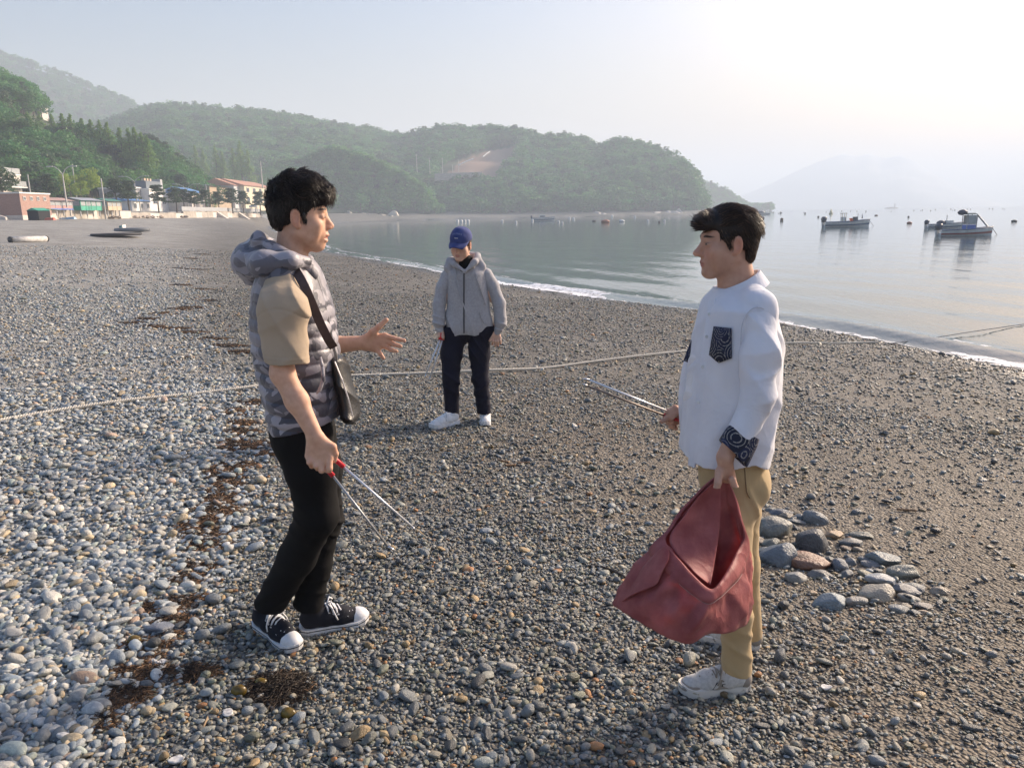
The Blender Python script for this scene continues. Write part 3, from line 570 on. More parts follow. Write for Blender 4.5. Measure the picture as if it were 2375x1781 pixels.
house('grey_house', 'grey flat roofed house with white gable beside dark pine', 322, 150, 352, 437, 7, mat('grey_render', (.36, .35, .35), rough=.9), win=2)
t, L_, H = house('white_house', 'white house with dark slate upper storey and chimney stack', 352, 152, 393, 440, 8, WHITE, win=2)
MB().box((.4, .6, H+.25), (L_-1.2, 7, H+1.7)).ob('upper_storey', mat('slate_cladding', (.16, .19, .22), rough=.8), t, world=False); MB().box((L_-1.1, .7, H+.25), (L_-.1, 3, H+2.2)).ob('stair_tower', GREY, t, world=False)
for i in range(3): MB().box((1.2+i*1.2, 1.2, H+1.7), (1.8+i*1.2, 1.8, H+2.2)).ob('roof_tank', BEIGE_P, t, world=False)
house('white_shop', 'small white shop with blue awning behind the sea wall', 308, 136, 352, 466, 5, WHITE, win=3, z=3.2, roof=BLUE_R, roofh=.5)
house('blue_roofed_house', 'house with bright blue sheet roof among pines', 448, 160, 478, 447, 7, PALE, roof=BLUE_R, win=2)
house('ochre_house', 'long low ochre house beyond the pine trees', 492, 205, 542, 432, 9, OCHRE, z=5, win=3, roofh=.6, roof=mat('brown_roof', (.30, .22, .17), rough=.9))
t, L_, H = house('yellow_apartment', 'cream apartment house with orange tiled roofs above the trees', 572, 225, 640, 430, 12, CREAM, z=5.5, roof=ORANGE_T, win=5, floors=2, roofh=2.)
house('white_gable_building', 'pale grey end block with orange roof next to cream apartments', 548, 221, 572, 430, 10, mat('pale_grey_wall', (.55, .55, .55), rough=.9), z=5.5, roof=ORANGE_T, win=1, roofh=2.)
P = at(589, 493, 186); t = thing('white_pavilion', 'small white columned pavilion at the end of sea wall', 'pavilion', (P[0], P[1], 2.9))
for x_ in (-.6, .6):
    for y_ in (-.6, .6): MB().lathe([(.12, 0), (.10, 1.3), (.16, 1.4)], (x_, y_, 0), 8).ob('column', WHITE, t, world=False)
MB().lathe([(1.05, 1.4), (1.05, 1.6), (.9, 1.75), (.05, 1.95)], n=12).ob('roof', WHITE, t, world=False)
t, L_ = site('hilltop_building', 'flat pale building with two roof tanks on the wooded ridge', 'building', 108, 330, 146, z=zpx(258, 120, 330)); MB().box((0, 0, -3), (L_, 8, 2.4)).ob('wall', PALE, t, world=False); MB().box((-.2, -.2, 2.4), (L_+.2, 8.2, 2.8)).ob('roof_edge', WHITE, t, world=False)
for i in range(2): MB().lathe([(.7, 2.8), (.7, 4.1), (.2, 4.4)], (L_*.4+i*2.2, 3, 0), 10).ob('roof_tank', WHITE, t, world=False)
for i in range(4): window(t, .6+i*L_/4.4, .3, L_/7, 1.3)
# street lamps, poles
def lamp(u, vb, vt, Y, label, arm=1.7):
    B_ = at(u, vb, Y); T_ = at(u, vt, Y); h = T_[2]-B_[2]+.0; t = thing('street_lamp', label, 'street lamp', B_, 0, 'twin arm street lamps')
    MB().tube([(0, 0, -1.), (0, 0, h*.75)], [.11, .07], 8).ob('pole', GALV, t, world=False)
    for s in (-1, 1):
        MB().tube([(0, 0, h*.75), (s*.35*arm, 0, h*.9), (s*.75*arm, 0, h*.985), (s*1.1*arm, 0, h)], [.06, .05, .045, .04], 6).ob('arm', GALV, t, world=False); MB().cbox((s*1.3*arm, 0, h), (.75, .22, .12)).ob('lamp_head', GREY, t, world=False)
lamp(153, 462, 386, 100, 'tall twin arm street lamp rising behind the pink hut', 1.15); lamp(316, 458, 409, 138, 'twin arm street lamp beside the white shop'); lamp(437, 482, 427, 152, 'twin arm street lamp between the seaside pines')
def pole(u0, v0, u1, v1, Y, label, cross=True):
    B_ = at(u0, v0, Y); T_ = at(u1, v1, Y); T_[0] = B_[0]; t = thing('utility_pole', label, 'utility pole', B_, 0, 'utility poles'); h = T_[2]-B_[2]; r = .09 if Y < 200 else .16
    MB().tube([(0, 0, -2), (0, 0, h)], [r*1.2, r*.8], 7).ob('mast', GALV, t, world=False)
    if cross: MB().cbox((0, 0, h*.93), (1.3 if Y < 200 else 1.8, .1, .12)).ob('crossarm', GREY, t, world=False)
    return t
pole(244, 490, 233, 414, 107, 'plain pole standing in front of the green and beige huts', False); pole(176, 445, 171, 381, 140, 'utility pole among yellow green trees', False); pole(71, 452, 62, 405, 112, 'slim pole at the corner of the white building', False)
pole(481, 462, 477, 427, 165, 'utility pole beside the blue roofed house'); pole(608, 422, 603, 375, 240, 'utility pole above the cream apartment house'); pole(9, 312, 5, 285, 210, 'utility pole on the near wooded slope'); pole(324, 470, 322, 437, 139, 'short pole beside the white shop')
for i, (u, v0, v1) in enumerate(((967, 392, 358), (997, 396, 366), (1027, 405, 366), (1050, 402, 382), (1064, 400, 370))): pole(u, v0, u-1, v1, 470, 'utility pole beside the bare earth cutting on the headland')
# retaining wall and road edge of the cutting
P0, P1 = at(1008, 412, 462), at(1118, 408, 470); m = MB().loft([[P0+np.array([0, 0, -2]), P0+np.array([0, 2, -2]), P0+np.array([0, 2, 2.2]), P0+np.array([0, 0, 2.2])], [P1+np.array([0, 0, -2]), P1+np.array([0, 2, -2]), P1+np.array([0, 2, 2.2]), P1+np.array([0, 0, 2.2])]]); m.ob('retaining_wall', CONC, label='grey retaining wall below the bare earth cutting', cat='wall')
for a, b, lb in (((1062, 384), (1098, 369), 'longer white drainage pipe lying on the bare earth cutting'), ((1120, 364), (1136, 352), 'shorter white drainage pipe lying on the bare earth cutting')):
    MB().tube([at(*a, 470), at((a[0]+b[0])/2, (a[1]+b[1])/2-1, 473), at(*b, 476)], .35, 6).ob('drain_pipe', WHITE, label=lb, cat='pipe')
# ================================================================= single trees
def tree_of(kind, seed, n, size, leafm, name):
    rng = np.random.default_rng(seed); V, Fc = crown(rng, kind, n, size)
    t = thing(name, 'x', 'tree'); m = MB(); m.tube([(0, 0, -.15), (.012, .0, .2), (-.008, .012, .5), (.004, 0, .8)], [.024, .02, .014, .005], 6)
    for i in range(6):
        a = i*2.4; h = .3+.09*i; m.tube([(0, 0, h), (.1*math.cos(a), .1*math.sin(a), h+.08), (.2*math.cos(a), .2*math.sin(a), h+.11)], [.009, .006, .003], 4)
    m.ob('trunk', BARK, t, world=False); ob('crown', V, Fc, leafm, t, world=False); return t
def tleaf(name, a, b): return mat(name, a, b, scale=9, rough=.6, transl=.5, lo=.3, hi=.7)
LC = tleaf('larch_green', (.20, .34, .08), (.12, .22, .055)); LP = tleaf('black_pine_green', (.075, .125, .06), (.04, .075, .04)); LY = tleaf('yellow_green_leaves', (.34, .42, .06), (.17, .28, .05)); LB = tleaf('dark_broad_leaves', (.06, .11, .035), (.03, .06, .022))
PT = {'cone': [tree_of('cone', 301+i, 1500, .028, LC, 'conical_tree') for i in range(3)], 'pine': [tree_of('pine', 311+i, 1500, .03, LP, 'pine_tree') for i in range(3)], 'yel': [tree_of('broad', 321+i, 1700, .03, LY, 'broadleaf_tree') for i in range(2)], 'bro': [tree_of('broad', 331, 1700, .03, LB, 'broadleaf_tree')]}
used = {}
def put_tree(k, u, vb, vt, Y, label, group, w_=1.):
    B_ = at(u, vb, Y); h = at(u, vt, Y)[2]-B_[2]; i = used.get(k, 0); used[k] = i+1; p_ = PT[k]; src = p_[i % len(p_)]
    t = src if i < len(p_) else dup(src)
    t.location = B_; t.rotation_euler = (0, 0, i*1.7); t.scale = (h*w_, h*w_, h); t['label'] = label; t['group'] = group
for u, v in ((47,271),(73,261),(101,263),(127,266),(152,265),(172,268),(198,276),(218,279),(239,282),(258,285),(285,298),(305,301),(320,297),(336,309),(347,317)): put_tree('cone', u, v+78, v, 185, 'bright green conical tree in the row along the near ridge', 'conical trees along the near ridge', 1.15)
for u, v in ((458,338),(478,350),(505,340),(520,352),(545,345),(562,330),(580,350)): put_tree('cone', u, v+80, v, 330, 'tall hazy conical tree on the middle hillside', 'conical trees on the middle hillside', .85)
for u, vb, vt, Y in ((115,462,405,118),(272,478,415,128),(300,482,420,130),(368,486,430,138),(410,486,436,144),(428,484,440,150),(452,488,444,150),(478,486,442,158),(508,488,446,165),(540,488,438,170),(565,488,444,176),(604,492,446,182),(628,494,450,186),(655,494,456,200)): put_tree('pine', u, vb, vt, Y, 'dark seaside pine standing behind the sea wall', 'seaside pines', 1.5)
for u, vb, vt, Y in ((165,458,402,138),(208,458,392,142),(190,462,420,134)): put_tree('yel', u, vb, vt, Y, 'sunlit yellow green tree behind the beach huts', 'yellow green trees', 1.1)
put_tree('bro', 8, 462, 385, 104, 'dark round tree in front of the white building', 'dark broadleaf trees', 1.)
# ================================================================= gear lying on the beach
RUBBER = mat('black_rubber', (.03, .03, .032), rough=.7); NET = mat('grey_net', (.20, .21, .22), (.14, .15, .16), scale=25, rough=.9); FOAMW = mat('dirty_white_float', (.55, .54, .52), (.35, .34, .33), scale=6, rough=.7); TEAL = mat('teal_plastic', (.05, .20, .22), rough=.5)
A, B = gnd(24, 562), gnd(112, 561); d = B-A; t = thing('float_tube', 'long white float tube with black ends lying on the beach', 'float', A); r = .16
MB().tube([A+[0, 0, r], A+d*.94+[0, 0, r]], r, 12).ob('tube', FOAMW, t, smooth=True)
for k in (0., .95): MB().tube([A+d*k+[0, 0, r], A+d*(k+.025)+[0, 0, r]], r*1.06, 12).ob('end_ring', RUBBER, t)
MB().tube([A+d*.9+[0, 0, r], A+d*1.0+[0, 0, r*1.5], A+d*1.01+[0, 0, .05]], .04, 6).ob('rope_loop', RUBBER, t)
A, B = gnd(238, 550), gnd(302, 549); c = (A+B)/2; w_ = np.linalg.norm(B-A)/2; t = thing('net_ring', 'round black ring with grey netting lying on the beach', 'net', c)
MB().tube([(w_*math.cos(a), w_*1.0*math.sin(a), .16) for a in np.linspace(0, 2*math.pi, 41)], .085, 8, caps=False).ob('ring', RUBBER, t, smooth=True, world=False)
MB().lathe([(w_*.98, .1), (w_*.6, .13), (.01, .12)], n=32).ob('netting', NET, t, world=False)
A, B = gnd(284, 538), gnd(330, 538); c = (A+B)/2; w_ = np.linalg.norm(B-A)/2; t = thing('rubber_dinghy', 'flat dark grey inflatable ring lying behind the net ring', 'dinghy', c); MB().tube([(w_*math.cos(a), w_*.7*math.sin(a), .17) for a in np.linspace(0, 2*math.pi, 33)], .17, 8, caps=False).ob('side_tube', NET, t, smooth=True, world=False); MB().lathe([(w_*.68, .06), (.01, .05)], n=24).ob('floor_sheet', RUBBER, t, world=False)
A, B = gnd(277, 533), gnd(311, 533); d = B-A; t = thing('plastic_trough', 'teal plastic trough with a pale box at its end', 'trough', A); MB().box((0, 0, .02), (d[0]*.75, .8, .36)).ob('trough', TEAL, t, world=False); MB().box((d[0]*.76, .1, .02), (d[0], .75, .45)).ob('pale_box', WHITE, t, world=False)
# rocks round the foot of the headland, rubble by the wall
rk = []
for i in range(5):
    V, Fc = stone_mesh(60+i, 3, .8, .25, .9); q = ob('shore_rock', V, Fc, SM_O, smooth=False); rk.append(q.data); bpy.data.objects.remove(q)
rng = np.random.default_rng(5)
def rock(P, s, col, label, group, flat=.7):
    o = bpy.data.objects.new('shore_rock', rk[int(rng.integers(5))]); COL.objects.link(o); o.location = P; o.scale = (s*rng.uniform(.9, 1.6), s, s*flat*rng.uniform(.7, 1.2)); o.rotation_euler = (0, 0, rng.uniform(0, 6)); o.color = (*(np.array(col)*rng.uniform(.8, 1.15)), 1); tag(o, label, 'rock', group)
for i in range(46):
    u = rng.uniform(1060, 1640); Y = np.interp(u, [1060, 1400, 1600, 1640], [428, 436, 456, 466])+rng.uniform(-4, 2); P = at(u, 500, Y); big_ = 1.6+1.8*(1490 < u < 1600)+1.2*(1360 < u < 1430); rock((P[0], P[1], ZW+.3), rng.uniform(.7, 1.3)*big_, (.42, .38, .34), 'pale grey rock at the foot of the wooded headland', 'rocks round the headland')
for i in range(10):
    u = rng.uniform(790, 912); P = at(u, 500, 404+rng.uniform(-4, 6)); rock((P[0], P[1], 1.5), rng.uniform(1.2, 3), (.46, .41, .33), 'buff rock at the back of the far shingle beach', 'rocks behind the far beach', 1.)
for i in range(16):
    y = rng.uniform(112, 138); rock((-56.6+rng.uniform(-.3, .8), y, 2.2), rng.uniform(.25, .5), (.40, .32, .25), 'small rubble rock piled under the sea wall', 'rubble under the sea wall')
# ================================================================= boats and floats
HULLW = mat('boat_white', (.66, .67, .66), (.52, .53, .52), scale=3, rough=.4); HULLB = mat('boat_blue', (.06, .11, .20), (.04, .08, .15), scale=4, rough=.45); HULLR = mat('boat_red', (.30, .07, .06), rough=.5)
MOTOR = mat('outboard_cover', (.05, .065, .10), (.04, .05, .08), rough=.5); ROPE_D = mat('wet_rope', (.10, .09, .08), rough=.9); ORG = mat('orange_plastic', (.62, .14, .05), rough=.5); CLEAR = mat('yellowed_vinyl', (.50, .46, .33), (.42, .38, .28), rough=.3); DECK = mat('boat_deck', (.36, .36, .33), (.25, .25, .24), scale=4, rough=.8)
def hull_rings(L_, B_, fb, low=-.15):
    rings = []
    for t in np.linspace(0, 1, 13):
        w_ = B_/2*(1-max(0, (t-.55)/.45)**2.2*.97)*(.88+.12*min(1, t/.2)); sh = fb*(1+.55*max(0, t-.35)**1.6*1.6); x = -L_/2+L_*t+(.05*L_*max(0, t-.8)*0)
        rings.append([(x+.06*L_*max(0, t-.7)*(z > .5), y*w_, low+(sh-low)*z) for y, z in ((-.0, 0), (-.62, .06), (-.86, .38), (-1, .8), (-1, 1), (-.86, 1.), (-.8, .62), (0, .6), (.8, .62), (.86, 1.), (1, 1), (1, .8), (.86, .38), (.62, .06))])
    return rings
def boat(label, u0, u1, v, flip=1, hullm=HULLW, stripe=HULLB, low=None, Y=None):
    P0 = plane((u0+u1)/2, v, ZW) if Y is None else at((u0+u1)/2, v, Y); Yc = P0[1]; L_ = (u1-u0)*pxm(Yc)*1.03
    t = thing('fishing_boat', label, 'boat', (P0[0], P0[1], ZW), 0 if flip > 0 else math.pi); fb = L_*.105; B_ = L_*.27
    m = MB().loft(hull_rings(L_, B_, fb)); m.ob('hull', hullm, t, world=False)
    r = hull_rings(L_*1.004, B_*1.02, fb)
    for s in (4, 10): MB().tube([q[s] for q in r], fb*.09, 5).ob('rub_rail', stripe, t, world=False)
    rs = hull_rings(L_*1.002, B_*1.012, fb)
    for a, b, c in ((2, 3, 1), (12, 11, 13)):
        st = MB(); V = []
        for q in rs:
            p1, p2 = np.array(q[a]), np.array(q[b]); V += [p1, p1*.5+p2*.5]
        n = len(rs); st.add(V, [(2*i, 2*i+2, 2*i+3, 2*i+1) for i in range(n-1)]); st.ob('hull_stripe', low or stripe, t, world=False)
    x = -L_/2; q = MB(); q.loft([[(x-.02*L_, -.22*B_, fb*.95), (x-.02*L_, .22*B_, fb*.95), (x+.03*L_, .2*B_, fb*1.1), (x+.03*L_, -.2*B_, fb*1.1)], [(x-.04*L_, -.24*B_, fb*1.7), (x-.04*L_, .24*B_, fb*1.7), (x+.05*L_, .22*B_, fb*1.9), (x+.05*L_, -.22*B_, fb*1.9)], [(x-.02*L_, -.15*B_, fb*2.15), (x-.02*L_, .15*B_, fb*2.15), (x+.04*L_, .12*B_, fb*2.1), (x+.04*L_, -.12*B_, fb*2.1)]])
    mt = q.ob('outboard_motor', MOTOR, t, smooth=True, world=False); MB().box((x-.03*L_, -.04*B_, -.2), (x+.01*L_, .04*B_, fb*1.0)).ob('motor_leg', GREY, mt, world=False)
    br = [(L_/2*1.0, 0, fb*1.4), (L_/2*1.1, 0, fb*.7), (L_/2*1.22, 0, .0)]; MB().tube(br, .02+.00002*Yc, 5).ob('mooring_rope', ROPE_D, t, world=False)
    return t, L_, B_, fb
t, L_, B_, fb = boat('white open fishing boat with blue rails, red cushion and console', 1912, 2012, 526)
MB().box((-.12*L_, -.14*B_, fb*.6), (-.02*L_, .14*B_, fb*2.0)).ob('console', HULLW, t, world=False); c = MB()
for s in (-1, 1):
    for e in (-.11, -.03): c.tube([(e*L_, s*.15*B_, fb*.6), (e*L_, s*.15*B_, fb*2.75)], .03, 5)
c.box((-.13*L_, -.19*B_, fb*2.7), (-.01*L_, .19*B_, fb*2.8)); c.ob('console_frame', mat('boat_ochre', (.36, .30, .16), rough=.6), t, world=False)
MB().loft([[(.09*L_, -.1*B_, fb*1.1), (.15*L_, -.1*B_, fb*1.0), (.15*L_, .1*B_, fb*1.0), (.09*L_, .1*B_, fb*1.1)], [(.07*L_, -.1*B_, fb*1.7), (.12*L_, -.1*B_, fb*1.75), (.12*L_, .1*B_, fb*1.75), (.07*L_, .1*B_, fb*1.7)]]).ob('red_cushion', ORG, t, world=False)
MB().box((.16*L_, -.2*B_, fb*.9), (.23*L_, .2*B_, fb*2.0)).ob('net_winch', MOTOR, t, world=False); MB().tube([(.24*L_, 0, fb), (.25*L_, 0, fb*2.7)], .04, 5).ob('winch_post', GREY, t, world=False)
MB().add([(.335*L_, 0, fb*1.6), (.36*L_, 0, fb*1.7), (.338*L_, 0, fb*2.7), (.335*L_, .03, fb*1.6), (.36*L_, .03, fb*1.7), (.338*L_, .03, fb*2.7)], [(0, 1, 2), (3, 5, 4), (0, 2, 5, 3), (1, 4, 5, 2), (0, 3, 4, 1)]).ob('flag', RUBBER, t, world=False)
t, L_, B_, fb = boat('dark blue and white fishing boat with vinyl sided cabin and boom', 2178, 2296, 546, hullm=HULLW, low=HULLR)
c = MB()
for sx in (-.02, .155):
    for sy in (-.3, .3): c.tube([(sx*L_, sy*B_, fb*.6), (sx*L_, sy*B_, fb*3.7)], .035, 5)
c.ob('cabin_frame', GREY, t, world=False); MB().loft([[(-.03*L_, -.33*B_, fb*3.6), (.16*L_, -.33*B_, fb*3.6), (.16*L_, .33*B_, fb*3.6), (-.03*L_, .33*B_, fb*3.6)], [(-.01*L_, -.25*B_, fb*3.9), (.12*L_, -.25*B_, fb*3.9), (.12*L_, .25*B_, fb*3.9), (-.01*L_, .25*B_, fb*3.9)]]).ob('cabin_roof', CLEAR, t, world=False)
for s in (-.31, .31): MB().box((0, s*B_-.01, fb*1.9), (.14*L_, s*B_+.01, fb*3.5)).ob('cabin_window', SHEET, t, world=False)
MB().box((-.02*L_, -.3*B_, fb*.6), (.15*L_, .3*B_, fb*1.85)).ob('cabin_base', BLUE_P, t, world=False); V, Fc = stone_mesh(71, 2, .7, .2); ob('tarpaulin', V*np.array([.1*L_, .3*B_, fb*.65])+np.array([-.09*L_, 0, fb*4.0]), Fc, MOTOR, t, smooth=True, world=False)
MB().tube([(.21*L_, 0, fb*3.5), (.42*L_, 0, fb*1.4)], .07, 6).ob('boom', GREY, t, world=False); MB().tube([(.20*L_, 0, fb*.8), (.205*L_, 0, fb*3.6)], .05, 6).ob('boom_post', GREY, t, world=False)
t, L_, B_, fb = boat('white fishing boat with blue canvas cover moored behind another boat', 2150, 2230, 529)
V, Fc = stone_mesh(72, 2, .7, .1); ob('canvas_cover', V*np.array([.13*L_, .4*B_, fb*1.1])+np.array([-.1*L_, 0, fb*1.4]), Fc, MOTOR, t, smooth=True, world=False); MB().box((0, -.3*B_, fb*.7), (.2*L_, .3*B_, fb*1.9)).ob('wheelhouse', HULLW, t, world=False); MB().tube([(.05*L_, 0, fb*1.8), (.05*L_, 0, fb*3.3)], .04, 5).ob('mast', GREY, t, world=False)
t, L_, B_, fb = boat('white fishing boat moored off the foot of the headland', 1234, 1284, 512); MB().box((-.15*L_, -.3*B_, fb*.7), (.1*L_, .3*B_, fb*2.3)).ob('wheelhouse', HULLW, t, world=False); MB().box((-.12*L_, -.32*B_, fb*1.5), (.08*L_, .32*B_, fb*2.0)).ob('cabin_window', GLASS, t, world=False)
for s in (-.3, .18): MB().tube([(s*L_, 0, fb), (s*L_, 0, fb*3.2)], .05, 5).ob('mast', GREY, t, world=False)
t, L_, B_, fb = boat('pale boat with raised outboard seen past the dark haired head', 1690, 1766, 521, flip=-1)
P = plane(1763, 499, ZW); P = at(1763, 498, min(P[1], 620.)); t = thing('work_barge', 'low grey work barge with domed load below the far headland', 'barge', (P[0], P[1], ZW)); k = pxm(P[1])
MB().loft([[(-19*k, -2, -.2), (17*k, -2, -.2), (17*k, 2, -.2), (-19*k, 2, -.2)], [(-20*k, -2.2, 5*k), (20*k, -2.2, 4*k), (20*k, 2.2, 4*k), (-20*k, 2.2, 5*k)]]).ob('hull', GREY, t, world=False); V, Fc = stone_mesh(73, 2, .8, .1); ob('load', V*np.array([8*k, 1.6, 5*k])+np.array([2*k, 0, 6*k]), Fc, MOTOR, t, smooth=True, world=False)
FB = mat('brown_float', (.20, .13, .09), (.13, .09, .07), scale=5, rough=.8); FO = mat('faded_orange_float', (.42, .17, .10), (.3, .13, .08), scale=5, rough=.7); FD = mat('dark_float', (.06, .065, .07), rough=.7); FW = mat('white_float', (.72, .72, .70), (.6, .6, .58), scale=5, rough=.6)
def float_(u, v, px, m, label, group=None, shape='drum', Yc=None):
    P = plane(u, v, ZW) if Yc is None else at(u, v, Yc); k = pxm(P[1])*px; t = MB()
    if shape == 'drum': t.lathe([(k*.42, -.15*k), (k*.5, 0), (k*.5, .75*k), (k*.4, .9*k), (k*.15, 1.0*k)], n=10)
    elif shape == 'cone': t.lathe([(k*.5, -.1*k), (k*.5, .12*k), (k*.35, .4*k), (k*.05, 1.35*k)], n=10)
    else: V, Fc = stone_mesh(81, 2, .55, .08); t.add(V*k*.55+np.array([0, 0, .15*k]), Fc.tolist())
    o = ob('mooring_buoy' if shape != 'cone' else 'cone_buoy', np.array(t.V), t.F, m, smooth=True, label=label, cat='buoy', group=group); o.location = (P[0], P[1], ZW); return o
float_(1813, 513, 7, FB, 'square brown drum buoy afloat left of the white open boat'); float_(2032, 501, 7, FB, 'brown lumpy buoy right of the yellow cone buoy', shape='lump'); float_(2109, 519, 11, FO, 'faded orange buoy between the moored boats', shape='lump'); float_(2352, 515, 12, FD, 'dark buoy with pale base right of the cabin boat', shape='lump')
float_(1927, 497, 9, mat('yellow_buoy', (.36, .34, .14), rough=.6), 'yellow cone buoy standing behind the white open boat', shape='cone')
float_(1404, 517, 18, FO, 'flat faded orange raft float off the headland rocks', shape='lump'); float_(1378, 514, 8, FD, 'dark raised float off the headland rocks', shape='lump'); float_(1442, 515, 12, FW, 'broad white float off the headland rocks', shape='lump')
for u, v in ((1321, 509), (1331, 510), (1296, 517), (1304, 520), (1503, 515), (1541, 515), (1235, 514), (1165, 515), (1197, 518), (1420, 504), (1473, 506)): float_(u, v, 5, FW, 'small white float off the foot of the headland', 'small white floats by the headland')
for u in (1061, 1070, 1078, 1086): float_(u, 516, 6, FW, 'white float in the cluster beyond the blue cap', 'floats beyond the blue cap')
for u, v in ((1810, 496), (1867, 497), (1898, 505), (2107, 505), (1529, 517)): float_(u, v, 4, FD, 'small dark buoy scattered among the moored boats', 'small dark buoys')
rng = np.random.default_rng(9)
for i in range(28):
    u = rng.uniform(1790, 2370); v = 493-(u-1790)*.0195+rng.uniform(-1.5, 1.5); float_(u, v, rng.uniform(1.4, 2.3), FD, 'tiny dark float in the long line of the sea farm', 'sea farm floats', Yc=rng.uniform(380, 520))
P = at(2067, 480, 1150); t = thing('lighthouse_islet', 'low dark islet with a slim lighthouse tower near the horizon', 'islet', (P[0], P[1], ZW)); k = pxm(1150)
V, Fc = stone_mesh(74, 3, .3, .2); ob('islet_rock', V*np.array([17*k, 9*k, 11*k]), Fc, mat('dark_rock', (.09, .085, .08), rough=.9), t, world=False); MB().lathe([(1.6*k, 2*k), (1.3*k, 10*k), (1.8*k, 10.2*k), (1.8*k, 11*k), (.8*k, 12*k)], (8*k, 0, 0), 10).ob('lighthouse_tower', WHITE, t, world=False)
# ================================================================= body modelling: smooth implicit shapes meshed into one surface
class SDF:
    def __init__(s, lo, hi, h):
        s.lo = np.array(lo, float); s.h = h; s.n = np.ceil((np.array(hi, float)-s.lo)/h).astype(int)+1
        s.v = np.full(s.n, .08, np.float32); s.ax = [(s.lo[i]+h*np.arange(s.n[i])).astype(np.float32) for i in range(3)]
    def blk(s, lo, hi):
        a = np.clip(np.floor((np.array(lo)-s.lo)/s.h).astype(int), 0, s.n); b = np.clip(np.ceil((np.array(hi)-s.lo)/s.h).astype(int)+1, 0, s.n)
        sl = tuple(slice(a[i], max(a[i], b[i])) for i in range(3)); return sl, s.ax[0][sl[0]][:, None, None], s.ax[1][sl[1]][None, :, None], s.ax[2][sl[2]][None, None, :]
    def add(s, pr, k=0., sub=False):
        f, lo, hi = pr; pad = k+3*s.h; sl, X, Y, Z = s.blk(np.array(lo)-pad, np.array(hi)+pad); a = s.v[sl]
        if a.size == 0: return s
        d = f(X, Y, Z); d = np.broadcast_to(d, a.shape)
        if sub:
            d = -d; s.v[sl] = np.maximum(a, d)+(np.maximum(k-np.abs(a-d), 0)**2/(4*k) if k else 0)
        else: s.v[sl] = np.minimum(a, d)-(np.maximum(k-np.abs(a-d), 0)**2/(4*k) if k else 0)
        return s
    def sub(s, pr, k=0.): return s.add(pr, k, True)
    def warp(s, fn, lo=None, hi=None):
        sl, X, Y, Z = s.blk(lo if lo is not None else s.lo, hi if hi is not None else s.lo+s.h*s.n); s.v[sl] += np.broadcast_to(fn(X, Y, Z), s.v[sl].shape).astype(np.float32)*np.clip(1-np.abs(s.v[sl])/.05, 0, 1); return s
    def mesh(s):
        v = s.v; ins = v < 0; nx, ny, nz = v.shape
        c = np.zeros((nx-1, ny-1, nz-1), np.uint8)
        for dx in (0, 1):
            for dy in (0, 1):
                for dz in (0, 1): c += ins[dx:nx-1+dx, dy:ny-1+dy, dz:nz-1+dz]
        act = (c > 0) & (c < 8); I = np.argwhere(act); idx = np.full(act.shape, -1, np.int32); idx[act] = np.arange(len(I))
        acc = np.zeros((len(I), 3)); cnt = np.zeros(len(I)); cor = [(a, b, d) for a in (0, 1) for b in (0, 1) for d in (0, 1)]
        val = {q: v[I[:, 0]+q[0], I[:, 1]+q[1], I[:, 2]+q[2]] for q in cor}
        for q in cor:
            for ax in range(3):
                if q[ax]: continue
                r = list(q); r[ax] = 1; r = tuple(r); a, b = val[q], val[r]; m = (a < 0) != (b < 0); t = np.where(m, a/(a-b+1e-20), 0)
                p = np.array(q, float)[None]+np.zeros((len(I), 3)); p[:, ax] += t; acc += p*m[:, None]; cnt += m
        V = s.lo+(I+acc/np.maximum(cnt, 1)[:, None])*s.h; Fs = []
        for ax in range(3):
            o = [(0, 1, 2), (1, 2, 0), (2, 0, 1)][ax]; sl0 = [slice(None)]*3; sl1 = [slice(None)]*3; sl0[ax] = slice(0, -1); sl1[ax] = slice(1, None)
            e = ins[tuple(sl0)] != ins[tuple(sl1)]; E_ = np.argwhere(e); b_, c_ = o[1], o[2]
            ok = (E_[:, b_] > 0) & (E_[:, c_] > 0) & (E_[:, b_] < v.shape[b_]-1) & (E_[:, c_] < v.shape[c_]-1); E_ = E_[ok]
            def cell(db, dc):
                q = E_.copy(); q[:, b_] -= db; q[:, c_] -= dc; return idx[q[:, 0], q[:, 1], q[:, 2]]
            Q = np.stack([cell(1, 1), cell(0, 1), cell(0, 0), cell(1, 0)], 1); fl = ins[E_[:, 0], E_[:, 1], E_[:, 2]]; Q[~fl] = Q[~fl][:, ::-1]; Fs.append(Q)
        Fc = np.concatenate(Fs); Fc = Fc[(Fc >= 0).all(1)]; return V, Fc
def cap(a, b, ra, rb=None, flat=None):
    a = np.array(a, float); b = np.array(b, float); rb = ra if rb is None else rb; R = max(ra, rb)
    def sc(p):
        if flat is None: return p
        ax, f = flat; d = p[0]*ax[0]+p[1]*ax[1]+p[2]*ax[2]; k = 1/f-1; return [p[i]+d*ax[i]*k for i in range(3)]
    A = np.array(sc(list(a))) if flat is not None else a; B = np.array(sc(list(b))) if flat is not None else b; ab = B-A; L2 = max(ab@ab, 1e-12); fm = min(1, flat[1]) if flat is not None else 1
    def f(X, Y, Z):
        x, y, z = sc([X, Y, Z]); t = np.clip(((x-A[0])*ab[0]+(y-A[1])*ab[1]+(z-A[2])*ab[2])/L2, 0, 1)
        return (np.sqrt((x-A[0]-t*ab[0])**2+(y-A[1]-t*ab[1])**2+(z-A[2]-t*ab[2])**2)-(ra+(rb-ra)*t))*fm
    R *= max(1, flat[1]) if flat is not None else 1
    return f, np.minimum(a, b)-R, np.maximum(a, b)+R
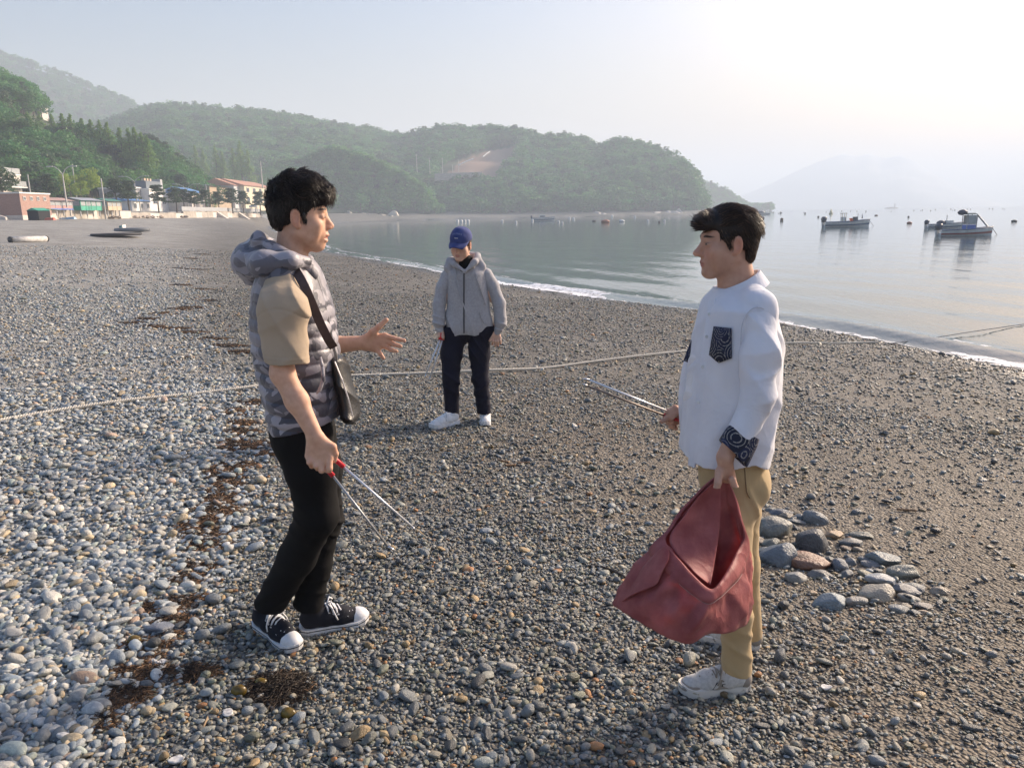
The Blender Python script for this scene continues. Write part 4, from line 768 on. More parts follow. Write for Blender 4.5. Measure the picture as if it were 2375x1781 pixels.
def ell(c, r, R=None):
    c = np.array(c, float); r = np.array(r, float); m = r.max()
    def f(X, Y, Z):
        x, y, z = X-c[0], Y-c[1], Z-c[2]
        if R is not None: x, y, z = [R[0, i]*x+R[1, i]*y+R[2, i]*z for i in range(3)]
        k0 = np.sqrt((x/r[0])**2+(y/r[1])**2+(z/r[2])**2); k1 = np.sqrt((x/r[0]**2)**2+(y/r[1]**2)**2+(z/r[2]**2)**2)+1e-9; return k0*(k0-1)/k1
    return f, c-m, c+m
def rbox(c, hs, R=None, rad=.01):
    c = np.array(c, float); hs = np.array(hs, float); m = np.linalg.norm(hs)
    def f(X, Y, Z):
        x, y, z = X-c[0], Y-c[1], Z-c[2]
        if R is not None: x, y, z = [R[0, i]*x+R[1, i]*y+R[2, i]*z for i in range(3)]
        q = [np.abs(w)-h+rad for w, h in zip((x, y, z), hs)]
        return np.sqrt(sum(np.maximum(w, 0)**2 for w in q))+np.minimum(np.maximum(np.maximum(q[0], q[1]), q[2]), 0)-rad
    return f, c-m, c+m
def half(n, p0, lo, hi):      # solid half space: inside where (p-p0).n < 0
    n = np.array(n, float); n /= np.linalg.norm(n); p0 = np.array(p0, float)
    return (lambda X, Y, Z: (X-p0[0])*n[0]+(Y-p0[1])*n[1]+(Z-p0[2])*n[2]), lo, hi
def ringloft(rows, fwd=(1, 0), ex=2.2, smooth=9):
    """rows: (z, cx, cy, half_forward, half_side) in world; horizontal superellipse sections"""
    r = np.array(sorted(rows), float); zs = np.linspace(r[0, 0], r[-1, 0], 160); T = np.stack([np.interp(zs, r[:, 0], r[:, i]) for i in range(1, 5)], 1)
    k = np.ones(smooth)/smooth; Tp = np.pad(T, ((smooth//2, smooth//2), (0, 0)), 'edge'); T = np.stack([np.convolve(Tp[:, i], k, 'valid') for i in range(4)], 1)
    fx, fy = fwd; m = max(r[:, 3].max(), r[:, 4].max())
    def f(X, Y, Z):
        cx, cy, a, b = [np.interp(Z, zs, T[:, i]).astype(np.float32) for i in range(4)]
        p_ = (X-cx)*fx+(Y-cy)*fy; q = -(X-cx)*fy+(Y-cy)*fx
        e = (np.abs(p_/a)**ex+np.abs(q/b)**ex)**(1/ex); return np.maximum(np.maximum((e-1)*np.minimum(a, b), zs[0]-Z), Z-zs[-1])
    return f, (r[:, 1].min()-m, r[:, 2].min()-m, r[0, 0]), (r[:, 1].max()+m, r[:, 2].max()+m, r[-1, 0])
def chain(s, pts, rad, k=.02, flat=None):
    for i in range(len(pts)-1): s.add(cap(pts[i], pts[i+1], rad[i], rad[i+1], flat), k if i else k)
    return s
class Fr:      # local frame: x forward, y left, z up
    def __init__(s, o, f, u=(0, 0, 1), sc=1.):
        s.o = np.array(o, float); x = np.array(f, float); x /= np.linalg.norm(x); u = np.array(u, float); y = np.cross(u, x); y /= np.linalg.norm(y); z = np.cross(x, y); s.R = np.stack([x, y, z], 1); s.s = sc
    def p(s, *q): return s.o+s.R@(np.array(q, float)*s.s)
    def loc(s, V): return (np.asarray(V)-s.o)@s.R/s.s
    def E(s, c, r): return ell(s.p(*c), np.array(r)*s.s, s.R)
    def C(s, a, b, ra, rb=None): return cap(s.p(*a), s.p(*b), ra*s.s, (ra if rb is None else rb)*s.s)
    def B(s, c, h, rad=.008): return rbox(s.p(*c), np.array(h)*s.s, s.R, rad*s.s)
def add_head(S, H, nose=1., open_mouth=0., brow=1., chin=0.):
    S.add(H.E((-.014, 0, .036), (.094, .074, .082))); S.add(H.E((.026, 0, -.028), (.058, .059, .084)), .03)
    for s in (-1, 1):
        S.add(H.C((-.005, s*.050, -.052), (.058+chin, s*.014, -.098), .020, .016), .028); S.add(H.E((.050, s*.044, -.026), (.024, .020, .019)), .022)
    for s in (-1, 1): S.add(H.E((.034, s*.046, -.052), (.030, .015, .030)), .025)
    S.add(H.E((.068+chin, 0, -.098), (.018, .020, .016)), .018); S.add(H.E((.066, 0, -.060), (.022, .030, .030)), .02)
    S.add(H.C((.072, -.030, .022), (.072, .030, .022), .0125*brow), .016)
    for s in (-1, 1): S.sub(H.E((.097, s*.033, .000), (.015, .015, .0095)), .008)
    for s in (-1, 1): S.add(H.E((.0705, s*.031, -.001), (.0135, .0165, .0115)), .005)
    S.add(H.C((.074, 0, .014), (.094+.006*nose, 0, -.028), .0105, .0118), .012); S.add(H.E((.098+.007*nose, 0, -.032), (.0105, .0108, .0095)), .008)
    for s in (-1, 1): S.add(H.E((.093, s*.0105, -.037), (.0105, .0078, .0078)), .005)
    op = open_mouth*.5
    S.add(H.E((.0855, 0, -.0615), (.0085, .022, .0058)), .005); S.add(H.E((.0825-.2*op, 0, -.0735-op), (.0090, .019, .0062)), .005)
    S.sub(H.C((.0965, -.005, -.0675-op/2), (.0935, .005, -.0675-op/2), .0022+op*.4), .003)
    for s in (-1, 1): S.sub(H.C((.0945, 0, -.0675-op/2), (.076, s*.024, -.0685-op/2), .0018+op*.3, .001), .003)
    S.sub(H.C((.094, -.012, -.085-op), (.094, .012, -.085-op), .006), .010)
    for s in (-1, 1):
        S.add(H.E((-.010, s*.0765, -.006), (.0165, .0085, .0305)), .004); S.add(H.E((-.002, s*.0735, -.031), (.010, .0075, .011)), .005)
        S.sub(H.E((-.006, s*.0868, -.003), (.0105, .0085, .0200)), .003)
    S.add(H.C((-.028, 0, -.055), (-.044, 0, -.175), .050, .054), .022)
    return S
def face_col(V, H, skin, lip, brow, bw=1., blush=.12, beard=0.):
    q = H.loc(V); x, y, z = q.T; c = np.ones((len(V), 3))*np.array(skin)
    def mixc(m, col): 
        nonlocal c; c = c*(1-m[:, None])+np.array(col)*m[:, None]
    g = lambda x0, y0, z0, rx, ry, rz: np.exp(-(((x-x0)/rx)**2+((np.abs(y)-y0)/ry)**2+((z-z0)/rz)**2))
    mixc(np.clip(blush*g(.07, .03, -.035, .03, .025, .022)+blush*g(.105, 0, -.03, .015, .015, .015), 0, 1), (.60, .22, .16))
    mixc(np.clip(.45*g(-.01, .085, -.005, .03, .012, .035), 0, 1)*(np.abs(y) > .068), (.56, .19, .12))
    bm_ = beard*np.clip(1-((z+.085)/.035)**2, 0, 1)*np.clip((x-.0)/.03, 0, 1)*(.6+.4*np.sin(x*900)*np.sin(y*870+1)*np.sin(z*910)); c *= 1-bm_[:, None]*np.array([.55, .45, .38])
    lipm = np.clip(1.5-(((np.abs(y))/.0235)**2+((z+.0675)/.0135)**2)*1.3, 0, 1)*(x > .072)*(z < -.053); mixc(.75*lipm, lip)
    arch = .0215+.004*np.cos((np.abs(y)-.03)/.02*1.4); mixc(bw*np.clip(1.4-np.abs((np.abs(y)-.031)/.019)**4-((z-arch)/.0042)**2, 0, 1)*(x > .055), brow)
    mixc(.5*np.clip(1.2-np.abs((np.abs(y)-.031)/.016)**3-((z-.0035)/.0035)**2, 0, 1)*(x > .06), brow)
    return c
def skin_mat(name):
    m, nt, N, L = nodes(name); b = N['Principled BSDF']; a = N.new('ShaderNodeAttribute'); a.attribute_name = 'skin'; b.inputs['Roughness'].default_value = .58; b.inputs['Specular IOR Level'].default_value = .3
    b.inputs['Subsurface Weight'].default_value = .18; b.inputs['Subsurface Radius'].default_value = (.012, .005, .003); b.inputs['Subsurface Scale'].default_value = 1.
    tc = N.new('ShaderNodeTexCoord'); n = N.new('ShaderNodeTexNoise'); n.inputs['Scale'].default_value = 45; n.inputs['Detail'].default_value = 5; L.new(tc.outputs['Object'], n.inputs['Vector'])
    cr = N.new('ShaderNodeValToRGB'); cr.color_ramp.elements[0].position = .3; cr.color_ramp.elements[1].position = .7; cr.color_ramp.elements[0].color = (.90, .84, .81, 1); cr.color_ramp.elements[1].color = (1.06, 1.06, 1.05, 1); L.new(n.outputs[0], cr.inputs[0])
    mx = N.new('ShaderNodeMix'); mx.data_type = 'RGBA'; mx.blend_type = 'MULTIPLY'; mx.inputs[0].default_value = 1; L.new(a.outputs['Color'], mx.inputs[6]); L.new(cr.outputs[0], mx.inputs[7]); L.new(mx.outputs[2], b.inputs['Base Color'])
    n2 = N.new('ShaderNodeTexNoise'); n2.inputs['Scale'].default_value = 260; L.new(tc.outputs['Object'], n2.inputs['Vector']); bp = N.new('ShaderNodeBump'); bp.inputs['Strength'].default_value = .12; bp.inputs['Distance'].default_value = .002; L.new(n2.outputs[0], bp.inputs['Height']); L.new(bp.outputs[0], b.inputs['Normal'])
    return m
SKIN = skin_mat('skin'); EYEW = mat('eye_white', (.60, .57, .54), rough=.15); IRIS = mat('dark_iris', (.018, .011, .008), rough=.1); NAIL = mat('fingernail', (.55, .33, .27), rough=.3)
def add_eyes(H, par, look=(1, 0, 0)):
    lk = np.array(look, float); lk /= np.linalg.norm(lk)
    for s in (-1, 1):
        bm = bmesh.new(); bmesh.ops.create_icosphere(bm, subdivisions=3, radius=1.); V = np.array([v.co[:] for v in bm.verts]); Fc = np.array([[v.index for v in f.verts] for f in bm.faces]); bm.free()
        e = ob('eye', np.array([H.p(*(np.array((.0735, s*.031, -.0008))+v*np.array((.0112, .0130, .0034)))) for v in V]), Fc, EYEW, par, smooth=True)
        c = np.array((.0745, s*.031, -.0008))+lk*np.array((.0100, .0100, .003)); ob('iris', np.array([H.p(*(c+v*np.array((.0022, .0046, .0036)))) for v in V]), Fc, IRIS, e, smooth=True)
def folds(S, dirv, wl, amp, c=None, r=.15, seed=0, warpk=1.4, nf=9.):
    d = np.array(dirv, float); d /= np.linalg.norm(d)
    def fn(X, Y, Z):
        ph = (X*d[0]+Y*d[1]+Z*d[2])*6.283/wl+warpk*snoise(X*nf, Y*nf, Z*nf, seed); w = -amp*(2.1*(1-np.abs(np.sin(ph/2)))**1.6-.55)*np.clip(.45+.9*snoise(X*nf*.8+3, Y*nf*.8, Z*nf*.8, seed+5), 0, 1.4)
        if c is not None: w = w*np.exp(-((X-c[0])**2+(Y-c[1])**2+(Z-c[2])**2)/r**2)
        return w
    if c is None: return S.warp(fn)
    return S.warp(fn, np.array(c)-2.2*r, np.array(c)+2.2*r)
def cloth_mat(name, col, col2=None, scale=9, rough=.85, weave=900, bump=.25, sheen=.1, transl=0., crease=.2):
    m = mat(name, col, col2 or tuple(c*.86 for c in col), scale=scale, rough=rough, bump=bump, bscale=weave, spec=.2, sheen=sheen, transl=transl)
    N, L = m.node_tree.nodes, m.node_tree.links
    if 'crease' in N: return m
    b = N['Principled BSDF']; tc = N.new('ShaderNodeTexCoord'); tc.name = 'crease'; prev = b.inputs['Normal'].links[0].from_socket if b.inputs['Normal'].links else None
    for sc, st in ((10, crease), (27, crease*.5)):
        n = N.new('ShaderNodeTexNoise'); n.inputs['Scale'].default_value = sc; n.inputs['Detail'].default_value = 2; n.inputs['Distortion'].default_value = .35; L.new(tc.outputs['Object'], n.inputs['Vector'])
        a = N.new('ShaderNodeMath'); a.operation = 'SUBTRACT'; a.inputs[1].default_value = .5; L.new(n.outputs[0], a.inputs[0]); q = N.new('ShaderNodeMath'); q.operation = 'ABSOLUTE'; L.new(a.outputs[0], q.inputs[0])
        bp = N.new('ShaderNodeBump'); bp.invert = True; bp.inputs['Strength'].default_value = st; bp.inputs['Distance'].default_value = .30/sc; L.new(q.outputs[0], bp.inputs['Height'])
        if prev is not None: L.new(prev, bp.inputs['Normal'])
        prev = bp.outputs[0]
    L.new(prev, b.inputs['Normal']); return m
def vnormals(V, Fc):
    n = np.zeros_like(V); a, b, c = V[Fc[:, 0]], V[Fc[:, 1]], V[Fc[:, 2]]; fn = np.cross(b-a, c-a)
    for i in range(Fc.shape[1]): np.add.at(n, Fc[:, i], fn)
    return n/(np.linalg.norm(n, axis=1)[:, None]+1e-12)
def make_hair(par, H, S, n, flow, length, rad, curl, seed, m, lift=.3, lmin=None, m2=None):
    V, Fc = S.mesh(); N_ = vnormals(V, Fc); rng = np.random.default_rng(seed); base = ob('hair', V, Fc, m, par, smooth=True); q = H.loc(V); Nl = N_@H.R
    ok = np.where(lmin(q) if lmin is not None else np.ones(len(q), bool))[0]; idx = rng.choice(ok, n); K = 6; mb_V = []; mb_F = []
    p = q[idx].copy(); nn = Nl[idx]; ln = length(p)*rng.uniform(.6, 1.25, n); ph = rng.uniform(0, 6.28, (n, 3)); p = p-nn*rng.uniform(0, .004, n)[:, None]; pts = [p-nn*.002]; cur = p.copy()
    for k in range(1, K):
        fl = flow(cur); fl -= nn*(fl*nn).sum(1)[:, None]*.92; fl /= np.linalg.norm(fl, axis=1)[:, None]+1e-9
        cv = np.stack([np.sin(cur[:, 1]*160+ph[:, 0]+k*.9), np.sin(cur[:, 0]*150+ph[:, 1]+k*1.1), np.sin(cur[:, 2]*140+ph[:, 2]+k)], 1)
        cur = cur+(fl+cv*curl+nn*lift*(1-1.5*k/K))*(ln/(K-1))[:, None]; pts.append(cur.copy())
    P = np.stack(pts, 1); t = np.gradient(P, axis=1); t /= np.linalg.norm(t, axis=2)[:, :, None]+1e-9
    a = np.cross(t, nn[:, None, :]); a /= np.linalg.norm(a, axis=2)[:, :, None]+1e-9; b = np.cross(t, a); r = rad*rng.uniform(.6, 1.4, n)[:, None]*np.array([.8, 1, 1, .9, .65, .15])[None]
    rings = np.stack([P+(a*math.cos(w)+b*math.sin(w)*.6)*r[:, :, None] for w in (0, 2.09, 4.19)], 2); VV = rings.reshape(-1, 3); g = np.arange(n)[:, None, None]*K*3
    k = np.arange(K-1)[None, :, None]*3; j = np.arange(3)[None, None, :]; j2 = (j+1) % 3; Q = np.stack([g+k+j, g+k+j2, g+k+3+j2, g+k+3+j], 3).reshape(-1, 4)
    ti = np.repeat(rng.uniform(.45, 1., n)**2*rng.choice([1, 1, 1, 3.2], n), K*3)
    ob('hair_strands', H.o+(VV*H.s)@H.R.T, Q, m2 or m, base, smooth=True, attrs={'tone': np.repeat(ti[:, None], 3, 1)}); return base
def strand_mat(name, c):
    m = mat(name, c, c, scale=60, rough=.46, spec=.4, attr=('tone', 'GEOMETRY')); return m
def hair_mat(name, c, c2):
    return mat(name, c, c2, scale=60, rough=.5, spec=.3, bump=.3, bscale=220)
# shoes, in a local frame heel -> toe
def shoe(par, heel, toe, name, upm, solem, lacem, L_=.285, style='canvas', ankle=None, up=(0, 0, 1), wid=1.):
    heel = np.array(heel, float); toe = np.array(toe, float); d = toe-heel; d /= np.linalg.norm(d); H = Fr(heel, d, up); k = L_/.285
    S = SDF((-.03, -.075, -.01), (.31, .075, .17), .0032)
    fl = (np.array([0, 0, 1.]), .85)
    chain(S, [(.045, 0, .058), (.10, 0, .060), (.17, 0, .048), (.238, 0, .034)], [.040*wid, .041*wid, .041*wid, .036*wid], .02); S.add(cap((.052, 0, .075), (.055, 0, .128), .041, .044), .02); S.add(cap((.12, 0, .085), (.20, 0, .055), .026, .020), .015)
    S.sub(half((0, 0, 1), (0, 0, .018), (-.05, -.1, -.02), (.33, .1, .2)))
    S.sub(half((.25, 0, -1), (.055, 0, .112 if style == 'canvas' else .100), (-.05, -.1, .05), (.33, .1, .2))); S.sub(cap((.055, 0, .108), (.052, 0, .19), .033, .04), .006); S.warp(lambda X, Y, Z: .0014*snoise(X*60, Y*60, Z*60, 21))
    V, Fc = S.mesh(); tr = lambda W: np.array([H.p(*(np.array(w)*k)) for w in W]); o = ob(name, tr(V), Fc, upm, par, smooth=True)
    out = [(.0, 0), (.006, .026), (.03, .037), (.08, .036), (.13, .035), (.185, .044), (.23, .046), (.262, .036), (.281, .016), (.286, 0)]; poly = [(x, y*1.06*wid) for x, y in out]+[(x, -y*1.06*wid) for x, y in out[-2:0:-1]]
    spr = lambda x: .016*max(0, (x-.2)/.085)**2+.004*max(0, (.04-x)/.04)
    def sl(z0, z1, g0, g1): return MB().loft([[(.14+(x-.14)*g0, y*g0, z0+spr(x)) for x, y in poly], [(.14+(x-.14)*(g0+g1)/2*1.01, y*(g0+g1)/2*1.02, (z0+z1)/2+spr(x)) for x, y in poly], [(.14+(x-.14)*g1, y*g1, z1+spr(x)) for x, y in poly]])
    m = sl(0, .030 if style != 'runner' else .036, 1., 1.01); ob('sole', tr(m.V), m.F, solem, o, smooth=False)
    if style == 'canvas':
        m = sl(.018, .022, 1.025, 1.025); ob('foxing_stripe', tr(m.V), m.F, RUBBER, o)
        V, Fc = stone_mesh(91, 3, .75, .0); ob('toe_cap', tr(V*np.array([.050, .055, .046])*np.array([1, wid, 1])+np.array([.236, 0, .036])), Fc, solem, o, smooth=True)
    n = 6
    ltop = lambda x: np.interp(x, [.10, .14, .18, .215], [.112, .103, .086, .072]) if style == 'canvas' else np.interp(x, [.10, .14, .18, .215], [.110, .102, .087, .074])
    for i in range(n):
        x = .112+i*.0175; z = ltop(x); w_ = .030*wid
        m = MB().tube([(x+.004, -w_, z-.020), (x+.002, -w_*.7, z-.004), (x-.003, 0, z+.003), (x-.001, w_*.7, z-.004), (x+.004, w_, z-.020)], .0042, 6); m.tube([(x+.004, w_, z-.018), (x+.010, w_*.4, z-.001), (x+.016, -w_*.5, z-.006), (x+.02, -w_, z-.026)], .0036, 5); ob('lace', tr(m.V), m.F, lacem, o, smooth=True)
    z = ltop(.112)
    for s in (-1, 1):
        m = MB().tube([(.115, 0, z+.006), (.128, s*.022, z+.022), (.142, s*.040, z+.004), (.132, s*.030, z-.010), (.118, s*.006, z+.004)], .0032, 5); m.tube([(.115, 0, z+.006), (.13, s*.03, z-.002), (.142, s*.046*wid, z-.030), (.15, s*.048*wid, z-.05)], .003, 5); ob('lace_bow', tr(m.V), m.F, lacem, o, smooth=True)
    if style == 'canvas':
        for s in (-1, 1):
            for i in range(5):
                x = .118+i*.0185; z = ltop(x)-.022; m = MB().lathe([(.0048, -.0015), (.0048, .0015)], (0, 0, 0), 8); V = np.array(m.V)[:, [0, 2, 1]]+np.array([x, s*(.0335+.001*i)*wid, z]); ob('eyelet', tr(V), m.F, solem, o)
    return o, tr, H
def tongs(label, legs, hinge, grip_m, shaft_ms, tipm, r=.0055, grip_len=.3):
    t = thing('litter_tongs', label, 'tongs', hinge)
    for (g0, g1, s1, tip), sm in zip(legs, shaft_ms):
        MB().tube([g0, g1], r*1.55, 10).ob('grip', grip_m, t, smooth=True); a = MB().tube([g1, s1], [r, r*.92], 10, squash=.75); a.ob('shaft', sm, t, smooth=True)
        MB().tube([s1, np.array(s1)*.4+np.array(tip)*.6, tip], [r*.9, r*.75, r*.25], 8).ob('tip', tipm, t, smooth=True)
    (g0, *_), (h0, *_) = legs[0], legs[1]; MB().tube([g0, np.array(hinge), h0], r*1.2, 8).ob('spring_hinge', GALV, t, smooth=True)
    return t
GRIP = mat('red_rubber_grip', (.62, .02, .035), (.5, .015, .03), scale=40, rough=.45); ALU = mat('white_aluminium', (.66, .68, .72), (.58, .60, .64), scale=8, rough=.35, metallic=.35); ALU2 = mat('grey_aluminium', (.36, .37, .38), rough=.4, metallic=.4); STEEL = mat('bare_steel', (.55, .55, .56), rough=.3, metallic=.8)
# ================================================================= man in the camouflage vest (faces +x)
def camo_mat():
    m, nt, N, L = nodes('camouflage_nylon'); b = N['Principled BSDF']; b.inputs['Roughness'].default_value = .5; b.inputs['Sheen Weight'].default_value = .15
    tc = N.new('ShaderNodeTexCoord'); mp = N.new('ShaderNodeMapping'); mp.inputs['Scale'].default_value = (1, 1, 1.25); L.new(tc.outputs['Object'], mp.inputs[0])
    def nz(s, off, d=1.5):
        q = N.new('ShaderNodeTexNoise'); q.inputs['Scale'].default_value = s; q.inputs['Detail'].default_value = d; q.inputs['Distortion'].default_value = .9
        a = N.new('ShaderNodeVectorMath'); a.operation = 'ADD'; a.inputs[1].default_value = off; L.new(mp.outputs[0], a.inputs[0]); L.new(a.outputs[0], q.inputs['Vector']); return q.outputs[0]
    cur = None
    for src, th, col in ((nz(9, (0, 0, 0)), .5, (.115, .110, .130)), (nz(11, (5, 3, 1)), .545, (.050, .050, .068)), (nz(13, (9, 1, 7)), .585, (.31, .295, .325))):
        r = N.new('ShaderNodeMath'); r.operation = 'GREATER_THAN'; r.inputs[1].default_value = th; L.new(src, r.inputs[0])
        q = N.new('ShaderNodeMix'); q.data_type = 'RGBA'; q.inputs[7].default_value = (*col, 1); L.new(r.outputs[0], q.inputs[0])
        if cur: L.new(cur, q.inputs[6])
        else: q.inputs[6].default_value = (.235, .22, .245, 1)
        cur = q.outputs[2]
    L.new(cur, b.inputs['Base Color'])
    n = N.new('ShaderNodeTexNoise'); n.inputs['Scale'].default_value = 38; n.inputs['Detail'].default_value = 3; L.new(tc.outputs['Object'], n.inputs['Vector']); bp = N.new('ShaderNodeBump'); bp.inputs['Strength'].default_value = .45; bp.inputs['Distance'].default_value = .008; L.new(n.outputs[0], bp.inputs['Height']); L.new(bp.outputs[0], b.inputs['Normal'])
    return m
CAMO = camo_mat(); TEE = cloth_mat('beige_jersey', (.43, .335, .24), (.38, .295, .205)); BLACKP = cloth_mat('black_twill', (.0065, .0062, .0068), (.004, .004, .0045), scale=5, bump=.3, weave=500, sheen=0.); CANVAS = cloth_mat('black_canvas', (.012, .013, .02), (.008, .009, .014), weave=700); RUBW = mat('white_rubber', (.72, .72, .73), (.60, .60, .60), scale=25, rough=.5); LACE = cloth_mat('white_laces', (.75, .75, .76), weave=900)
HAIR_B = hair_mat('black_hair', (.012, .010, .009), (.006, .005, .005)); LEATHER = mat('black_leather', (.012, .012, .013), rough=.38, bump=.4, bscale=180); STRAP = mat('brown_strap', (.075, .045, .040), (.055, .034, .03), scale=60, rough=.6)
YL = 2.78
hf, ht = gnd(694, 1462), gnd(838, 1440); nf_, nt2 = gnd(596, 1446), gnd(684, 1500)
g0 = (hf+nf_)/2
manL = thing('person', 'person in grey camouflage vest and beige tee talking with open palm', 'person', (g0[0], g0[1], min(hf[2], nf_[2])))
H = Fr(at(697, 502, YL), (math.cos(math.radians(9)), math.sin(math.radians(9)), -.03), sc=1.03); HL = H
def Lp(u, v, Y=YL): return at(u, v, Y)
S = SDF(Lp(560, 640, YL)*0+np.array([-1.08, 2.36, .80]), np.array([-.32, 3.12, 1.80]), .0027)
add_head(S, H, nose=.3, open_mouth=.016, chin=-.010)
# torso core under the clothes
S.add(cap(Lp(660, 690), Lp(672, 900), .09, .09, (np.array([0, 1., 0]), 1.25)), .04); S.add(cap(H.p(-.044, 0, -.165), Lp(655, 625), .056, .07), .04)
# near arm
sh, el, wr = Lp(655, 695, 2.60), Lp(655, 866, 2.50), Lp(730, 1008, 2.455)
chain(S, [sh, el], [.042, .038], .03); chain(S, [el, el*.55+wr*.45, wr], [.038, .0365, .0255], .02, (np.array([0, 1., 0]), .9))
yh = 2.452; mc = [((716, 1057), (718, 1072), (723, 1081)), ((731, 1063), (733, 1080), (738, 1087)), ((748, 1064), (746, 1090), (750, 1099)), ((764, 1060), (764, 1086), (760, 1106))]
for i, (a, b, c) in enumerate(mc):
    r0 = [.0105, .0115, .012, .012][i]; A_, B_, C_ = Lp(*a, yh), Lp(*b, yh-.014), Lp(*c, yh+(.016 if i < 3 else .004))
    S.add(cap(wr+np.array([(i-1.5)*.007, 0, -.012]), A_, .0165, r0+.0025, (np.array([0, 1., 0]), .85)), .014); S.add(cap(A_, B_, r0, r0*.9), .005); S.add(cap(B_, C_, r0*.88, r0*.78), .004)
    if i < 3: S.add(cap(C_, C_+np.array([.006, .022, .012]), r0*.78, r0*.7), .003)
S.add(cap(wr+np.array([.012, .004, -.015]), Lp(772, 1036, yh+.004), .017, .0125), .014); S.add(cap(Lp(772, 1036, yh+.004), Lp(778, 1052, yh+.012), .0115, .0105), .006); S.add(cap(Lp(778, 1052, yh+.012), Lp(776, 1068, yh+.014), .0105, .0085), .004)
# far arm with the open palm
yf = 3.0; fsh, fel, fwr = Lp(690, 690, 2.95), Lp(706, 806, 3.03), Lp(843, 795, yf)
chain(S, [fsh, fel], [.042, .040], .03); chain(S, [fel, fel*.5+fwr*.5, fwr], [.038, .035, .0275], .02)
fg = [((893, 779), (915, 785), (938, 790), .0098), ((896, 791), (914, 799), (929, 803), .0100), ((890, 801), (906, 811), (920, 815), .0095), ((874, 811), (883, 822), (890, 831), .0088)]
for i, (a, b, c, r0) in enumerate(fg):
    A_, B_, C_ = Lp(*a, yf-.004), Lp(*b, yf-.018), Lp(*c, yf-.022+.012*i*0)
    S.add(cap(Lp(852, 788+5*i, yf), A_, .0155, r0+.003, (np.array([0, 1., 0]), .8)), .016); S.add(cap(A_, B_, r0, r0*.93), .006); S.add(cap(B_, C_, r0*.92, r0*.74), .003)
S.add(cap(Lp(852, 786, yf-.004), Lp(866, 770, yf-.016), .0185, .0155), .014); S.add(cap(Lp(866, 770, yf-.016), Lp(880, 757, yf-.018), .0130, .0115), .008); S.add(cap(Lp(880, 757, yf-.018), Lp(896, 742, yf-.016), .0112, .0085), .003)
S.sub(ell(Lp(872, 793, yf-.036), (.026, .014, .020)), .012)
V, Fc = S.mesh(); bodyL = ob('body', V, Fc, SKIN, manL, smooth=True, attrs={'skin': face_col(V, H, (.64, .385, .265), (.52, .18, .15), (.02, .014, .012))})
add_eyes(H, bodyL, (.9, -.1, -.15))
# hair: full curly top, short sides
S = SDF(H.o-np.array([.19, .16, .13]), H.o+np.array([.19, .16, .22]), .0036)
S.add(H.E((-.014, 0, .046), (.100, .081, .084))); S.add(H.E((.000, 0, .090), (.096, .079, .060)), .02); S.add(H.E((.064, 0, .074), (.046, .060, .034)), .02); S.add(H.E((-.055, 0, .005), (.050, .070, .068)), .02)
S.sub(H.B((.105, 0, -.053), (.066, .2, .085), .02), .008); S.sub(H.B((.036, 0, -.10), (.050, .2, .082), .01), .008); S.sub(H.E((-.010, .085, -.008), (.023, .03, .036)), .004); S.sub(H.E((-.010, -.085, -.008), (.023, .03, .036)), .004); S.sub(H.B((0, 0, -.140), (.2, .2, .085), .02), .01); S.sub(H.B((-.01, 0, -.10), (.045, .2, .07), .01), .01)
S.add(H.C((.016, .067, .004), (.024, .065, -.022), .008, .004), .006); S.add(H.C((.016, -.067, .004), (.024, -.065, -.022), .008, .004), .006)
S.warp(lambda X, Y, Z: (.004*np.sin(90*(X-H.o[0])+5*snoise(X*28, Y*28, Z*28, 22))+.003*snoise(X*60, Y*60, Z*60, 24))*np.clip((Z-H.o[2]-.035)/.05, 0, 1))
def flowL(p):
    f = np.stack([.8+0*p[:, 0], p[:, 1]*5+.5*np.sin(p[:, 2]*90), -.25-(p[:, 0] > .06)*.6+.5*np.sin(p[:, 0]*95)], 1); lowm = (p[:, 2] < .05)[:, None]; return np.where(lowm, np.array([[-.35, 0, -1.]]), f)
make_hair(manL, H, S, 9500, flowL, lambda p: np.where(p[:, 2] > .055, np.where(p[:, 0] > .05, .026, .036), .010), .0012, .48, 31, HAIR_B, lift=.40, m2=strand_mat('black_strands', (.030, .021, .016)), lmin=lambda q: q[:, 2] > -.035)
# vest
rows = [(604, 600, 712, .085), (622, 588, 724, .15), (645, 580, 735, .185), (680, 575, 746, .20), (715, 572, 755, .20), (760, 569, 765, .195), (822, 573, 773, .185), (880, 585, 778, .18), (928, 598, 782, .18), (963, 608, 782, .182), (1000, 616, 779, .182)]
def rl(rows, Yc, dn=0., dY=.085):
    out = []
    for v, ub, uf, hs in rows:
        a, b = at(ub, v, Yc-dY), at(uf, v, Yc-dY); out.append(((a[2]+b[2])/2, (a[0]+b[0])/2, Yc, abs(b[0]-a[0])/2+dn, hs))
    return out
S = SDF(np.array([-1.03, 2.50, .84]), np.array([-.56, 3.06, 1.56]), .0042); S.add(ringloft(rl(rows, YL, -.006), ex=2.3))
for y in (2.625, 2.935): S.add(cap(Lp(668, 612, YL), Lp(656, 638, y), .05, .064), .03)
zq = .0478
S.warp(lambda X, Y, Z: -.0085*(np.abs(np.sin(math.pi*(Z+.012*np.sin(X*7)+.05*(X+.8))/zq))**.55-.5)*np.clip((1.36-Z)/.08, 0, 1)+.0035*snoise(X*26, Y*26, Z*16, 23))
folds(S, (.3, .2, 1), .07, .004, seed=3)
pa, pb = Lp(783, 962), Lp(612, 998); dd = pb-pa; S.sub(half(np.array([-dd[2], 0, dd[0]])*-1 if (-dd[2]*0+dd[0]) > 0 else np.array([-dd[2], 0, dd[0]])*-1, pa, (-2, 2, 0), (0, 3.5, 2))) if False else None
